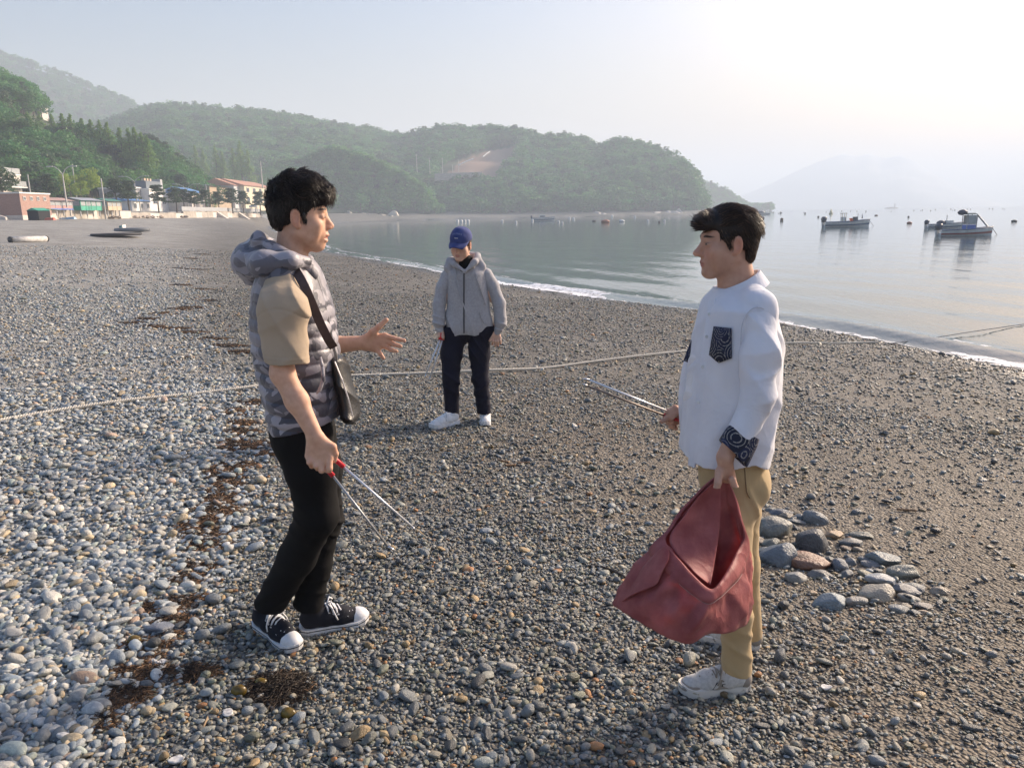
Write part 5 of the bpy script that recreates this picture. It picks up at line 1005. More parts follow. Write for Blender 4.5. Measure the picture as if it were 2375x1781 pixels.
nrm = np.array([-dd[2], 0, dd[0]]); nrm = nrm if nrm[2] > 0 else -nrm; S.sub(half(nrm, pa, (-2, 2, 0), (0, 3.5, 2)))
V, Fc = S.mesh(); vest = ob('vest', V, Fc, CAMO, manL, smooth=True)
# hood lying on the back
S = SDF(np.array([-1.10, 2.50, 1.33]), np.array([-.60, 3.06, 1.66]), .004)
ring_ = [Lp(711, 607, 2.67), Lp(672, 606, 2.60), Lp(612, 612, 2.60), Lp(578, 612, 2.78), Lp(606, 606, 2.95), Lp(668, 600, 2.97), Lp(714, 604, 2.90)]
chain(S, ring_, [.019, .028, .040, .047, .044, .036, .023], .03); S.add(ell(Lp(592, 600), (.072, .125, .062)), .03); S.add(cap(Lp(578, 602), Lp(584, 645), .044, .026), .03); S.add(cap(Lp(604, 560, 2.70), Lp(604, 560, 2.86), .034), .03); S.add(cap(Lp(628, 574, 2.67), Lp(676, 600, 2.645), .026, .022), .02); S.add(cap(Lp(630, 572, 2.90), Lp(680, 592, 2.92), .028, .032), .03)
S.add(cap(Lp(708, 606, 2.70), Lp(720, 635, 2.72), .018, .024), .02)
S.sub(ell(Lp(640, 556), (.062, .085, .058)), .02); S.sub(cap(H.p(-.03, 0, -.07), Lp(660, 640), .060, .066), .006)
folds(S, (.8, .2, 1), .085, .010, seed=5, nf=5, warpk=1.6); folds(S, (.3, 1, -.8), .055, .005, seed=6)
V, Fc = S.mesh(); ob('hood', V, Fc, CAMO, vest, smooth=True)
# vest details: welt pocket and zip
pk = [Lp(743, 828, 2.572), Lp(748, 850, 2.566), Lp(750, 880, 2.565), Lp(741, 905, 2.568), Lp(735, 912, 2.572)]; MB().tube(pk, [.008, .011, .0115, .010, .005], 8, squash=.6).ob('pocket_welt', CAMO, vest, smooth=True)
zp = [at(u+1, v, YL-.045) for u, v in ((722, 615), (737, 660), (752, 712), (765, 770), (774, 825), (780, 885), (784, 940), (783, 960))]; MB().tube(zp, .006, 6).ob('zip', mat('zip_tape', (.05, .05, .06), rough=.5), vest)
# tee: sleeves and neck rib
S = SDF(np.array([-1.02, 2.40, 1.02]), np.array([-.62, 3.14, 1.56]), .004); S.add(cap(Lp(654, 668, 2.60), Lp(654, 668, 2.96), .045), 0)
for y, y2 in ((2.585, 2.53), (2.98, 3.02)):
    S.add(cap(Lp(657, 658, y+(.02 if y < 2.7 else -.02)), Lp(655, 724, y2), .050, .083, (np.array([0, 1., 0]), .86)), .02); S.add(cap(Lp(655, 720, y2), Lp(666, 850, y2-.02 if y < 2.7 else y2), .082, .072, (np.array([0, 1., 0]), .86)), .02)
S.sub(half((.06, 0, 1), Lp(665, 838, 2.52), (-2, 2, 0), (0, 3.5, 2)), .004)
folds(S, (1, .2, .55), .09, .0065, seed=7, nf=5, warpk=1.8) if False else folds(S, (1, .2, .55), .10, .0045, seed=7, nf=5, warpk=1.8); folds(S, (.6, .3, -1), .12, .0035, seed=8, nf=4); S.warp(lambda X, Y, Z: -.0022*np.clip(1-np.abs(Z-Lp(665, 826, 2.52)[2]+.06*(X-Lp(665, 826, 2.52)[0]))/.004, 0, 1))
sc = Lp(655, 722, 2.53)
S.warp(lambda X, Y, Z: .0022*np.exp(-((Z-sc[2]+.9*(X-sc[0])**2*6-.015)/.0035)**2))
V, Fc = S.mesh(); ob('tee_shirt', V, Fc, TEE, manL, smooth=True)
# trousers
S = SDF(np.array([-1.08, 2.50, .02]), np.array([-.50, 3.10, .90]), .0048)
kn, an = Lp(736, 1192, 2.70), Lp(626, 1402, 2.80)
chain(S, [Lp(700, 1000, 2.71), Lp(722, 1085, 2.70), kn, Lp(690, 1290, 2.755), an], [.104, .092, .076, .069, .0605], .03); fk, fa = Lp(752, 1200, 2.88), Lp(715, 1402, 2.86)
chain(S, [Lp(716, 1000, 2.86), Lp(742, 1085, 2.875), fk, fa+(fk-fa)*.45, fa], [.096, .082, .070, .060, .0600], .03); S.add(cap(Lp(694, 975, 2.79), Lp(702, 1005, 2.79), .105, .11, (np.array([0, 1., 0]), 1.45)), .04)
for c, lo_ in ((an, 2.80), (fa, 2.86)): pass
S.sub(half((.25, 0, 1), an+np.array([.0, 0, -.012]), an-np.array([.14, .14, .1]), an+np.array([.14, .10, .09])), .003); S.sub(half((-.05, 0, 1), fa+np.array([0, 0, -.022]), fa-np.array([.11, .06, .1]), fa+np.array([.14, .14, .09])), .003)
folds(S, (.5, .1, 1), .06, .007, c=kn, r=.13, seed=9); folds(S, (-.6, .1, 1), .05, .006, c=an+np.array([.03, 0, .08]), r=.12, seed=10); folds(S, (.2, .2, 1), .055, .007, c=fa+np.array([0, 0, .07]), r=.12, seed=11); folds(S, (1, .4, -.5), .08, .005, c=Lp(715, 1040, 2.65), r=.16, seed=12); folds(S, (.5, .1, 1), .06, .006, c=fk, r=.12, seed=13)
V, Fc = S.mesh(); ob('trousers', V, Fc, BLACKP, manL, smooth=True)
o, tr, Hs = shoe(manL, nf_+np.array([0, 0, -.004]), nt2+np.array([0, 0, -.004]), 'shoe', CANVAS, RUBW, LACE, .29); shoe(manL, hf+np.array([0, 0, -.004]), ht+np.array([0, 0, -.004]), 'shoe', CANVAS, RUBW, LACE, .29)
# tongs in the near hand
tongs('red handled white tongs pointing down from the vest wearer\'s hand', [(Lp(748, 1040, 2.475), Lp(798, 1083, 2.47), Lp(956, 1221, 2.50), Lp(963, 1230, 2.50)), (Lp(738, 1066, 2.468), Lp(773, 1104, 2.462), Lp(899, 1266, 2.47), Lp(919, 1279, 2.475))], Lp(715, 1030, 2.478), GRIP, [ALU, ALU2], STEEL)
# shoulder bag on the far hip, its strap across the chest
t = thing('shoulder_bag', 'flat black leather shoulder bag on a brown strap', 'bag', Lp(806, 940, 2.72))
S = SDF(np.array([-.74, 2.60, .84]), np.array([-.48, 2.98, 1.20]), .0035)
S.add(cap(Lp(783, 838, 2.74), Lp(815, 962, 2.74), .022, .028, (np.array([0, 1., 0]), 2.6))); S.add(cap(Lp(790, 850, 2.78), Lp(812, 955, 2.80), .02, .03, (np.array([0, 1., 0]), 2.4)), .03)
folds(S, (.3, .5, 1), .09, .0025, seed=14); V, Fc = S.mesh(); bg = ob('bag_body', V, Fc, LEATHER, t, smooth=True)
MB().tube([Lp(776, 838, 2.665), Lp(793, 880, 2.655), Lp(808, 925, 2.655), Lp(818, 966, 2.66)], .003, 5).ob('bag_zip', STEEL, bg)
st = [Lp(673, 606, 2.70), Lp(686, 628, 2.600), Lp(704, 660, 2.568), Lp(722, 700, 2.566), Lp(742, 748, 2.580), Lp(762, 788, 2.60), Lp(774, 806, 2.63)]
def band(pts, w_, th, side):
    pts = [np.array(p) for p in pts]; R_ = []
    for i, p in enumerate(pts):
        tv = pts[min(i+1, len(pts)-1)]-pts[max(i-1, 0)]; tv /= np.linalg.norm(tv); n = np.array(side, float); n -= tv*(n@tv); n /= np.linalg.norm(n); b = np.cross(tv, n); R_.append([p+b*w_/2+n*th/2, p-b*w_/2+n*th/2, p-b*w_/2-n*th/2, p+b*w_/2-n*th/2])
    return MB().loft(R_)
def resamp(pts, n):
    P = np.array(pts, float); t_ = np.linspace(0, len(P)-1, n); i = np.clip(t_.astype(int), 0, len(P)-2); f = t_-i; g = lambda k: P[np.clip(k, 0, len(P)-1)]
    p0, p1, p2, p3 = g(i-1), g(i), g(i+1), g(i+2); f = f[:, None]; return .5*((2*p1)+(-p0+p2)*f+(2*p0-5*p1+4*p2-p3)*f**2+(-p0+3*p1-3*p2+p3)*f**3)
band(resamp(st, 26), .030, .004, (.15, -1, .1)).ob('strap', STRAP, t); m = MB(); m.tube([Lp(774, 806, 2.63), Lp(778, 818, 2.64), Lp(780, 834, 2.67)], .006, 6); m.ob('buckle', STEEL, t)
band(resamp([Lp(664, 606, 2.80), Lp(640, 600, 2.90), Lp(640, 680, 2.985), Lp(690, 800, 2.98), Lp(760, 840, 2.90), Lp(783, 842, 2.82)], 22), .03, .004, (0, 1, 0)).ob('back_strap', STRAP, t)
# ================================================================= man in the white shirt (faces -x)
YR = 2.53
def paisley_mat():
    m, nt, N, L = nodes('paisley_cotton'); b = N['Principled BSDF']; b.inputs['Roughness'].default_value = .8
    tc = N.new('ShaderNodeTexCoord'); v = N.new('ShaderNodeTexVoronoi'); v.inputs['Scale'].default_value = 19; L.new(tc.outputs['Object'], v.inputs['Vector'])
    s = N.new('ShaderNodeMath'); s.operation = 'MULTIPLY'; s.inputs[1].default_value = 46; L.new(v.outputs['Distance'], s.inputs[0]); sn = N.new('ShaderNodeMath'); sn.operation = 'SINE'; L.new(s.outputs[0], sn.inputs[0])
    v2 = N.new('ShaderNodeTexVoronoi'); v2.inputs['Scale'].default_value = 150; L.new(tc.outputs['Object'], v2.inputs['Vector']); ad = N.new('ShaderNodeMath'); ad.operation = 'MULTIPLY_ADD'; ad.inputs[1].default_value = -.8; L.new(v2.outputs['Distance'], ad.inputs[0]); L.new(sn.outputs[0], ad.inputs[2])
    cr = N.new('ShaderNodeValToRGB'); e = cr.color_ramp.elements; e[0].position = .0; e[0].color = (.006, .008, .022, 1); e[1].position = .55; e[1].color = (.36, .34, .30, 1); q = e.new(.30); q.color = (.014, .017, .04, 1); q = e.new(.95); q.color = (.07, .035, .03, 1); L.new(ad.outputs[0], cr.inputs[0])
    mx = N.new('ShaderNodeMix'); mx.data_type = 'RGBA'; mx.inputs[7].default_value = (.02, .035, .13, 1); sp = N.new('ShaderNodeSeparateColor'); L.new(v.outputs['Color'], sp.inputs[0]); g = N.new('ShaderNodeMath'); g.operation = 'MULTIPLY'; g.inputs[1].default_value = .45; L.new(sp.outputs[0], g.inputs[0]); L.new(g.outputs[0], mx.inputs[0]); L.new(cr.outputs[0], mx.inputs[6]); L.new(mx.outputs[2], b.inputs['Base Color']); return m
PAIS = paisley_mat(); OXF = cloth_mat('white_oxford', (.80, .80, .84), (.74, .74, .785), weave=700, transl=.12, crease=.34); TEEW = cloth_mat('white_jersey', (.78, .76, .76), (.72, .70, .70)); KHAKI = cloth_mat('khaki_twill', (.47, .345, .185), (.42, .305, .16), scale=6, weave=600)
SUEDE = mat('greige_suede', (.29, .255, .215), (.25, .22, .185), scale=30, rough=.95); MESHW = mat('white_knit', (.55, .535, .51), (.44, .43, .41), scale=90, rough=.9); MUDSOLE = mat('gritty_white_sole', (.60, .57, .52), (.16, .14, .12), scale=45, rough=.8, lo=.30, hi=.40)
HAIR_D = hair_mat('dark_brown_hair', (.022, .013, .009), (.009, .006, .005))
rn0, rn1 = gnd(1735, 1598), gnd(1582, 1606); rf0, rf1 = gnd(1762, 1503), gnd(1632, 1482)
g0 = (rn0+rf0)/2
manR = thing('person', 'person in untucked white shirt and khaki trousers holding a sack', 'person', (g0[0], g0[1], min(rn0[2], rf0[2])))
def Rp(u, v, Y=YR): return at(u, v, Y)
H = Fr(Rp(1687, 563), (-math.cos(math.radians(4)), -math.sin(math.radians(4)), -.02), sc=.945); HR = H
S = SDF(np.array([.38, 2.16, .80]), np.array([1.02, 2.92, 1.72]), .0027)
add_head(S, H, nose=1.5, chin=.0)
S.add(cap(Rp(1715, 760), Rp(1700, 950), .085, .085, (np.array([0, 1., 0]), 1.3)), .04); S.add(cap(H.p(-.044, 0, -.165), Rp(1720, 700), .050, .055), .04); S.add(cap(H.p(-.03, 0, -.10), Rp(1690, 690), .044, .034), .03)
yn = 2.27; sh, el, wr = Rp(1750, 740, 2.42), Rp(1757, 918, 2.305), Rp(1682, 1058, yn)
chain(S, [sh, el, wr], [.04, .036, .026], .02); ay = np.array([0, 1., 0])
mcs = [((1672, 1104), None), ((1681, 1108), None), ((1690, 1110), None), ((1697, 1110), None)]
for i, (a, _) in enumerate(mcs): S.add(cap(wr+np.array([0, (i-1.5)*.004, -.006]), Rp(*a, yn+.006*i-.004), .0175, .0145), .014)
S.add(cap(Rp(1668, 1094, yn-.012), Rp(1665, 1120, yn-.036), .0135, .0115), .010); S.add(cap(Rp(1665, 1120, yn-.036), Rp(1657, 1149, yn-.046), .0115, .0088), .004)
for i, (a, b, c, y) in enumerate((((1698, 1112), (1705, 1131), (1698, 1152), yn-.030), ((1696, 1112), (1703, 1136), (1694, 1158), yn+.016), ((1690, 1114), (1697, 1140), (1688, 1160), yn+.034), ((1684, 1112), (1690, 1134), (1682, 1152), yn+.050))):
    S.add(cap(Rp(*a, y), Rp(*b, y-.004), .0118, .0108), .006); S.add(cap(Rp(*b, y-.004), Rp(*c, y), .0105, .0085), .004)
# far arm and fist round the tongs
yf = 2.74; chain(S, [Rp(1728, 740, 2.66), Rp(1702, 930, 2.77), Rp(1596, 962, yf)], [.04, .034, .027], .02)
for i, (a, b, c) in enumerate((((1566, 947), (1550, 956), (1558, 970)), ((1563, 957), (1547, 968), (1558, 979)), ((1564, 968), (1550, 979), (1561, 987)), ((1568, 978), (1557, 988), (1567, 993)))):
    y = yf+.012*i-.02; S.add(cap(Rp(1594, 957+4*i, yf), Rp(*a, y), .017, .0125), .014); S.add(cap(Rp(*a, y), Rp(*b, y-.01), .0112, .0102), .005); S.add(cap(Rp(*b, y-.01), Rp(*c, y-.024), .0100, .0085), .004)
S.add(cap(Rp(1586, 952, yf-.018), Rp(1562, 962, yf-.036), .014, .0115), .01); S.add(cap(Rp(1562, 962, yf-.036), Rp(1535, 977, yf-.040), .0112, .0085), .004)
V, Fc = S.mesh(); bodyR = ob('body', V, Fc, SKIN, manR, smooth=True, attrs={'skin': face_col(V, H, (.52, .305, .215), (.40, .15, .13), (.02, .013, .011), blush=.3, beard=.15)})
add_eyes(H, bodyR, (.95, 0, -.05))
# hair: side parted, swept over, tapered nape
S = SDF(H.o-np.array([.19, .16, .17]), H.o+np.array([.19, .16, .20]), .0034)
S.add(H.E((-.014, 0, .042), (.099, .080, .085))); S.add(H.E((.012, -.008, .070), (.092, .070, .048)), .02); S.add(H.C((.088, .030, .064), (.084, -.045, .064), .024, .020), .02); S.add(H.E((-.056, 0, -.010), (.044, .066, .075)), .02); S.add(H.C((.026, .066, .022), (.018, .069, -.008), .010, .006), .006); S.add(H.C((.026, -.066, .022), (.018, -.069, -.008), .010, .006), .006)
S.sub(H.B((.118, 0, -.046), (.066, .2, .090), .02), .006); S.sub(H.B((.10, 0, .0), (.052, .2, .045), .015), .006); S.sub(H.B((.040, 0, -.10), (.030, .2, .085), .01), .008); S.sub(H.E((-.008, .086, -.006), (.020, .03, .034)), .004); S.sub(H.E((-.008, -.086, -.006), (.020, .03, .034)), .004); S.sub(H.B((.0, 0, -.100), (.046, .2, .080), .01), .01); S.sub(H.B((0, 0, -.165), (.2, .2, .085), .02), .01)
S.warp(lambda X, Y, Z: .0012*snoise(X*45, Y*45, Z*45, 25))
def flowR(p):
    f = np.stack([-.85+0*p[:, 0], np.sign(p[:, 1]+1e-6)*.25+0*p[:, 0], .35-1.2*(p[:, 0] < -.02)*1.], 1); fr = (p[:, 0] > .055)[:, None]; f = np.where(fr, np.array([[.2, -.9, .25]]), f); lowm = (p[:, 2] < .05)[:, None]; return np.where(lowm & ~fr, np.array([[-.55, 0, -1.]]), f)
make_hair(manR, H, S, 13000, flowR, lambda p: np.where(p[:, 2] > .05, .038, .017), .00105, .13, 41, HAIR_D, lift=.22, m2=strand_mat('brown_strands', (.045, .026, .017)), lmin=lambda q: q[:, 2] > -.066)
# shirt
rows = [(672, 1738, 1676, .06), (684, 1758, 1668, .085), (697, 1785, 1658, .15), (710, 1799, 1651, .185), (742, 1810, 1643, .205), (780, 1818, 1634, .21), (806, 1820, 1628, .21), (856, 1819, 1620, .205), (900, 1816, 1614, .20), (942, 1811, 1608, .20), (1013, 1804, 1600, .20), (1049, 1798, 1596, .205), (1110, 1788, 1590, .205)]
S = SDF(np.array([.47, 2.20, .74]), np.array([1.02, 2.86, 1.56]), .0042); S.add(ringloft(rl(rows, YR), ex=2.5))
for y in (2.385, 2.685): S.add(cap(Rp(1728, 682), Rp(1757, 716, y), .045, .062), .03)
folds(S, (1, .5, -.35), .16, .006, seed=15, nf=4, warpk=2.5); folds(S, (.6, .4, .9), .14, .003, seed=16, nf=6, warpk=2.2)
hem = [(1594, 1088), (1640, 1096), (1700, 1091), (1752, 1079), (1792, 1101)]
def hemz(X): return np.interp(X, [Rp(u, v, 2.33)[0] for u, v in hem], [Rp(u, v, 2.33)[2] for u, v in hem])
S.sub(((lambda X, Y, Z: Z-hemz(X).astype(np.float32)), (.4, 2.1, .7), (1.1, 2.9, 1.1)))
V, Fc = S.mesh(); shirt = ob('shirt', V, Fc, OXF, manR, smooth=True)
# far front panel hanging open, white tee between
S = SDF(np.array([.44, 2.54, .86]), np.array([.80, 2.80, 1.40]), .004)
S.add(ringloft([(Rp(0, v, 2.67)[2], (Rp(a, v, 2.67)[0]+Rp(b, v, 2.67)[0])/2, 2.67, abs(Rp(a, v, 2.67)[0]-Rp(b, v, 2.67)[0])/2, .045) for v, a, b in ((742, 1634, 1690), (806, 1607, 1680), (856, 1591, 1670), (900, 1580, 1665), (942, 1575, 1660), (1000, 1574, 1660), (1048, 1576, 1660))], ex=2.4)); folds(S, (1, .3, -.2), .07, .004, seed=17)
V, Fc = S.mesh(); ob('front_panel', V, Fc, OXF, shirt, smooth=True)
S = SDF(np.array([.46, 2.36, .84]), np.array([.86, 2.72, 1.44]), .005); S.add(ringloft([(Rp(0, v, 2.54)[2], (Rp(a, v, 2.54)[0]+Rp(b, v, 2.54)[0])/2, 2.54, abs(Rp(a, v, 2.54)[0]-Rp(b, v, 2.54)[0])/2, np.interp(v, [690, 720, 760], [.045, .06, .13])) for v, a, b in ((694, 1668, 1720), (715, 1654, 1720), (742, 1640, 1720), (806, 1618, 1700), (900, 1597, 1690), (1000, 1588, 1690), (1050, 1590, 1690))])); folds(S, (1, .2, .4), .06, .003, seed=18)
V, Fc = S.mesh(); ob('tee_shirt', V, Fc, TEEW, manR, smooth=True)
_rr = np.array(sorted(rl(rows, YR)))
def surfR(v, q):
    z = Rp(1640, v, 2.42)[2]; cx, a_, b_ = [np.interp(z, _rr[:, 0], _rr[:, i]) for i in (1, 3, 4)]; return np.array([cx-a_*(1-abs(q/b_)**2.5)**.4, YR+q, z])
pl = resamp([surfR(v, q) for v, q in ((702, -.05), (730, -.075), (765, -.09), (806, -.10), (860, -.105), (915, -.105), (1000, -.105), (1050, -.105), (1082, -.105))], 24); band(pl, .030, .007, (-.85, -.5, 0)).ob('placket', OXF, shirt)
for i in (3, 7, 11, 15): 
    m = MB().lathe([(.0055, -.001), (.0055, .002), (.003, .003)], n=10); V = np.array(m.V)[:, [0, 2, 1]]*np.array([1, -1, 1])+pl[i]+np.array([-.005, -.004, 0]); ob('button', V, m.F, FW, shirt)
band(resamp([Rp(1641, 748, 2.60), Rp(1630, 772, 2.60), Rp(1612, 808, 2.60), Rp(1600, 842, 2.605)], 10), .046, .006, (-.5, -.8, 0)).ob('lining', PAIS, shirt)
# chest pocket
def onshirt(u, v, e=.006):
    Y = 2.36
    for _ in range(12):
        P = Rp(u, v, Y); cx, a_, b_ = [np.interp(P[2], _rr[:, 0], _rr[:, i]) for i in (1, 3, 4)]; Y = .5*Y+.5*(YR-b_*max(.02, 1-min(1, abs((P[0]-cx)/a_))**2.5)**.4)
    return Rp(u, v, Y-e)
G = []
for i in range(8):
    for j in range(8):
        s_, t_ = j/7, i/7; vb = np.interp(s_, [0, .42, 1], [823, 842, 831]); vt = 757+4*s_; u = (1656+40*s_)*(1-t_)+(1645+52*s_)*t_; G.append(onshirt(u, vt+(vb-vt)*t_))
pk_ = ob('chest_pocket', G, np.array([[i*8+j, i*8+j+1, (i+1)*8+j+1, (i+1)*8+j] for i in range(7) for j in range(7)]), PAIS, shirt, smooth=True); md = pk_.modifiers.new('t', 'SOLIDIFY'); md.thickness = .004; md.offset = 0
# collar
cR = []
for a in np.linspace(-150, 150, 33):
    an = math.radians(a); # 0 = back
    bx, by = math.cos(an), math.sin(an); c0 = Rp(1713, 660); fr_ = .5-.5*math.cos(an)
    top = c0+np.array([.066*bx-.002, .067*by, .048-.064*fr_]); bot = c0+np.array([.092*bx-.002-.030*fr_**4, .102*by, .008-.074*fr_-.016*fr_**4]); n = np.array([bx, by, .3])*.005
    cR.append([top+n*.3, top-n, bot-n+np.array([0, 0, .0]), bot+n])
MB().loft(cR).ob('collar', OXF, shirt, smooth=False)
ob('collar_lining', [Rp(u, v, y) for u, v, y in ((1643, 688, 2.60), (1647, 672, 2.60), (1660, 668, 2.585), (1664, 684, 2.57), (1650, 692, 2.58))]+[Rp(u, v, y+.02) for u, v, y in ((1643, 688, 2.60), (1647, 672, 2.60), (1660, 668, 2.585), (1664, 684, 2.57), (1650, 692, 2.58))], [(4, 3, 2, 1, 0), (5, 6, 7, 8, 9)]+[(i, (i+1) % 5, (i+1) % 5+5, i+5) for i in range(5)], PAIS, shirt)
# sleeves
S = SDF(np.array([.58, 2.17, .92]), np.array([1.03, 2.56, 1.54]), .0042)
chain(S, [Rp(1757, 726, 2.375), Rp(1762, 820, 2.325), Rp(1759, 915, 2.30), Rp(1722, 1008, 2.282)], [.056, .058, .049, .0455], .03)
S.sub(half((-.5, 0, .85), Rp(1716, 1022, 2.28), Rp(1716, 1022, 2.28)-.13, Rp(1716, 1022, 2.28)+.13), .003)
folds(S, (-.35, 0, 1), .075, .012, c=Rp(1740, 930, 2.28), r=.12, seed=19, nf=7); folds(S, (1, .3, .5), .10, .008, c=Rp(1765, 800, 2.3), r=.22, seed=20, nf=5)
V, Fc = S.mesh(); ob('sleeve', V, Fc, OXF, shirt, smooth=True)
S = SDF(np.array([.48, 2.56, .92]), np.array([1.03, 2.90, 1.54]), .006); chain(S, [Rp(1730, 726, 2.69), Rp(1712, 920, 2.76), Rp(1625, 958, 2.75)], [.062, .052, .045], .03); V, Fc = S.mesh(); ob('sleeve', V, Fc, OXF, shirt, smooth=True)
a, b = Rp(1727, 1002, 2.282), Rp(1700, 1052, 2.275); rows_ = []
ax = (b-a)/np.linalg.norm(b-a); e1 = np.cross(ax, [0, 1, 0]); e1 /= np.linalg.norm(e1); e2 = np.cross(ax, e1)
for t_, r_ in ((0, .050), (.25, .055), (.9, .058), (1., .057), (1., .049), (.3, .046)): rows_.append([a+(b-a)*t_+(e1*math.cos(w)*1.0+e2*math.sin(w)*.85)*r_+(b-a)*.25*(math.cos(w))*t_*(-1 if e1[0] < 0 else 1) for w in np.linspace(0, 2*math.pi, 28, endpoint=False)])
MB().loft(rows_, caps=False).ob('cuff', PAIS, shirt, smooth=True)
# trousers
S = SDF(np.array([.45, 2.24, -.08]), np.array([1.02, 2.84, .92]), .0048)
nk, nan = Rp(1698, 1312, 2.44), Rp(1709, 1548, 2.475); fk, fan = Rp(1722, 1315, 2.64), Rp(1737, 1466, 2.655)
chain(S, [Rp(1690, 1090, 2.44), Rp(1690, 1180, 2.43), nk, Rp(1707, 1430, 2.46), nan], [.098, .085, .064, .052, .0535], .03); chain(S, [Rp(1700, 1090, 2.62), Rp(1706, 1180, 2.63), fk, fan], [.096, .084, .058, .049], .03); S.add(cap(Rp(1694, 1060, 2.53), Rp(1694, 1110, 2.53), .105, .105, (np.array([0, 1., 0]), 1.5)), .04)
S.add(ell(Rp(1730, 1110, 2.53), (.07, .15, .09)), .04)
S.sub(half((.12, 0, 1), nan+np.array([0, 0, -.012]), nan-.12, nan+np.array([.12, .09, .1])), .003); S.sub(half((0, 0, 1), fan+np.array([0, 0, -.015]), fan-np.array([.1, .08, .1]), fan+.12), .003)
folds(S, (.7, .2, 1), .065, .007, c=nk+np.array([.02, 0, .03]), r=.14, seed=21); folds(S, (.6, .2, 1), .07, .004, c=nan+np.array([0, 0, .09]), r=.12, seed=22); folds(S, (1, .2, .5), .07, .007, c=Rp(1735, 1170, 2.4), r=.13, seed=23); folds(S, (.2, .1, 1), .08, .006, c=fk, r=.16, seed=24)
V, Fc = S.mesh(); tr_ = ob('trousers', V, Fc, KHAKI, manR, smooth=True)
m = MB().tube(resamp([Rp(1727, 1085, 2.345), Rp(1731, 1130, 2.338), Rp(1737, 1152, 2.345), Rp(1750, 1160, 2.37)], 12), .0022, 5); m.ob('pocket_seam', mat('khaki_seam', (.24, .17, .09), rough=.9), tr_)
for h0, h1 in ((rn0, rn1), (rf0, rf1)):
    o, tr, Hs = shoe(manR, h0+np.array([0, 0, -.004]), h1+np.array([0, 0, -.004]), 'shoe', MESHW, MUDSOLE, SUEDE, .275, style='runner', wid=1.02)
    V, Fc = stone_mesh(92, 3, .62, 0.); ob('toe_guard', tr(V*np.array([.052, .056, .040])+np.array([.236, 0, .036])), Fc, SUEDE, o, smooth=True)
    V, Fc = stone_mesh(93, 3, .9, 0.); ob('heel_counter', tr(V*np.array([.036, .052, .048])+np.array([.030, 0, .058])), Fc, SUEDE, o, smooth=True)
    for s in (-1, 1):
        m = MB().loft([[(.105, s*.040, .038), (.165, s*.0445, .038), (.165, s*.046, .038), (.105, s*.0435, .038)], [(.100, s*.0385, .070), (.135, s*.038, .076), (.135, s*.040, .076), (.100, s*.041, .070)]]); ob('side_panel', tr(m.V), m.F, SUEDE, o)
        m = MB().tube([(.168, s*.0452, .040), (.150, s*.043, .068)], .0022, 5); ob('side_stripe', tr(m.V), m.F, RUBBER, o)
        m = MB().tube([(.108, s*.044, .050), (.112, s*.0432, .060), (.128, s*.0435, .060), (.130, s*.0446, .050)], .002, 5); ob('side_mark', tr(m.V), m.F, RUBBER, o)
    tcv = bpy.data.curves.new('shoe_word', 'FONT'); tcv.body = 'BOSS'; tcv.size = .013; tcv.extrude = .0006; to = bpy.data.objects.new('shoe_word', tcv); COL.objects.link(to); bpy.context.view_layer.update()
    me = bpy.data.meshes.new_from_object(to.evaluated_get(bpy.context.evaluated_depsgraph_get())); bpy.data.objects.remove(to)
    # the word stands on the outer (left) side, reading from toe to heel side
    Q = np.array([v.co[:] for v in me.vertices]); s = -1; side = 1      # local +y is the wearer's left
    Wd = np.stack([.128-Q[:, 0]*.95, .0418*side+Q[:, 2]*side+0*Q[:, 0], .064+Q[:, 1]], 1); ob('lettering', tr(Wd), [tuple(p.vertices) for p in me.polygons], RUBBER, o)
tongs('white tongs with red grip held level by the white shirt wearer', [(Rp(1585, 968, yf-.01), Rp(1547, 953, yf-.012), Rp(1366, 881, 2.70), Rp(1350, 878, 2.70)), (Rp(1585, 976, yf-.005), Rp(1540, 963, yf-.008), Rp(1362, 895, 2.715), Rp(1350, 890, 2.715))], Rp(1610, 980, yf+.02), GRIP, [ALU, mat('worn_brown_shaft', (.22, .17, .14), rough=.5, metallic=.3)], STEEL)
# ================================================================= red sack in his near hand
def sack_mat():
    return cloth_mat('red_woven_sack', (.58, .20, .19), (.42, .12, .118), scale=14, rough=.45, weave=260, bump=.5, transl=.45, crease=.5)
def sack_mat_plain():
    m = mat('red_woven_sack', (.50, .155, .15), (.36, .095, .095), scale=14, rough=.5, bump=.5, bscale=260, transl=.5, sheen=.1); return m
SACK = sack_mat()
rim = [((1722, 1246), 2.30), ((1712, 1198), 2.31), ((1700, 1158), 2.29), ((1684, 1118), 2.29), ((1670, 1108), 2.28), ((1642, 1128), 2.275), ((1604, 1168), 2.265), ((1566, 1218), 2.25), ((1543, 1252), 2.22), ((1566, 1290), 2.15), ((1602, 1330), 2.10), ((1643, 1366), 2.07), ((1668, 1352), 2.10), ((1694, 1310), 2.18), ((1708, 1280), 2.24)]
bot = [((1735, 1440), 2.27), ((1722, 1440), 2.36), ((1700, 1440), 2.40), ((1670, 1436), 2.42), ((1640, 1430), 2.43), ((1600, 1425), 2.42), ((1550, 1415), 2.40), ((1480, 1405), 2.36), ((1425, 1398), 2.25), ((1470, 1428), 2.14), ((1540, 1474), 2.08), ((1597, 1490), 2.06), ((1640, 1468), 2.08), ((1690, 1464), 2.13), ((1722, 1452), 2.20)]
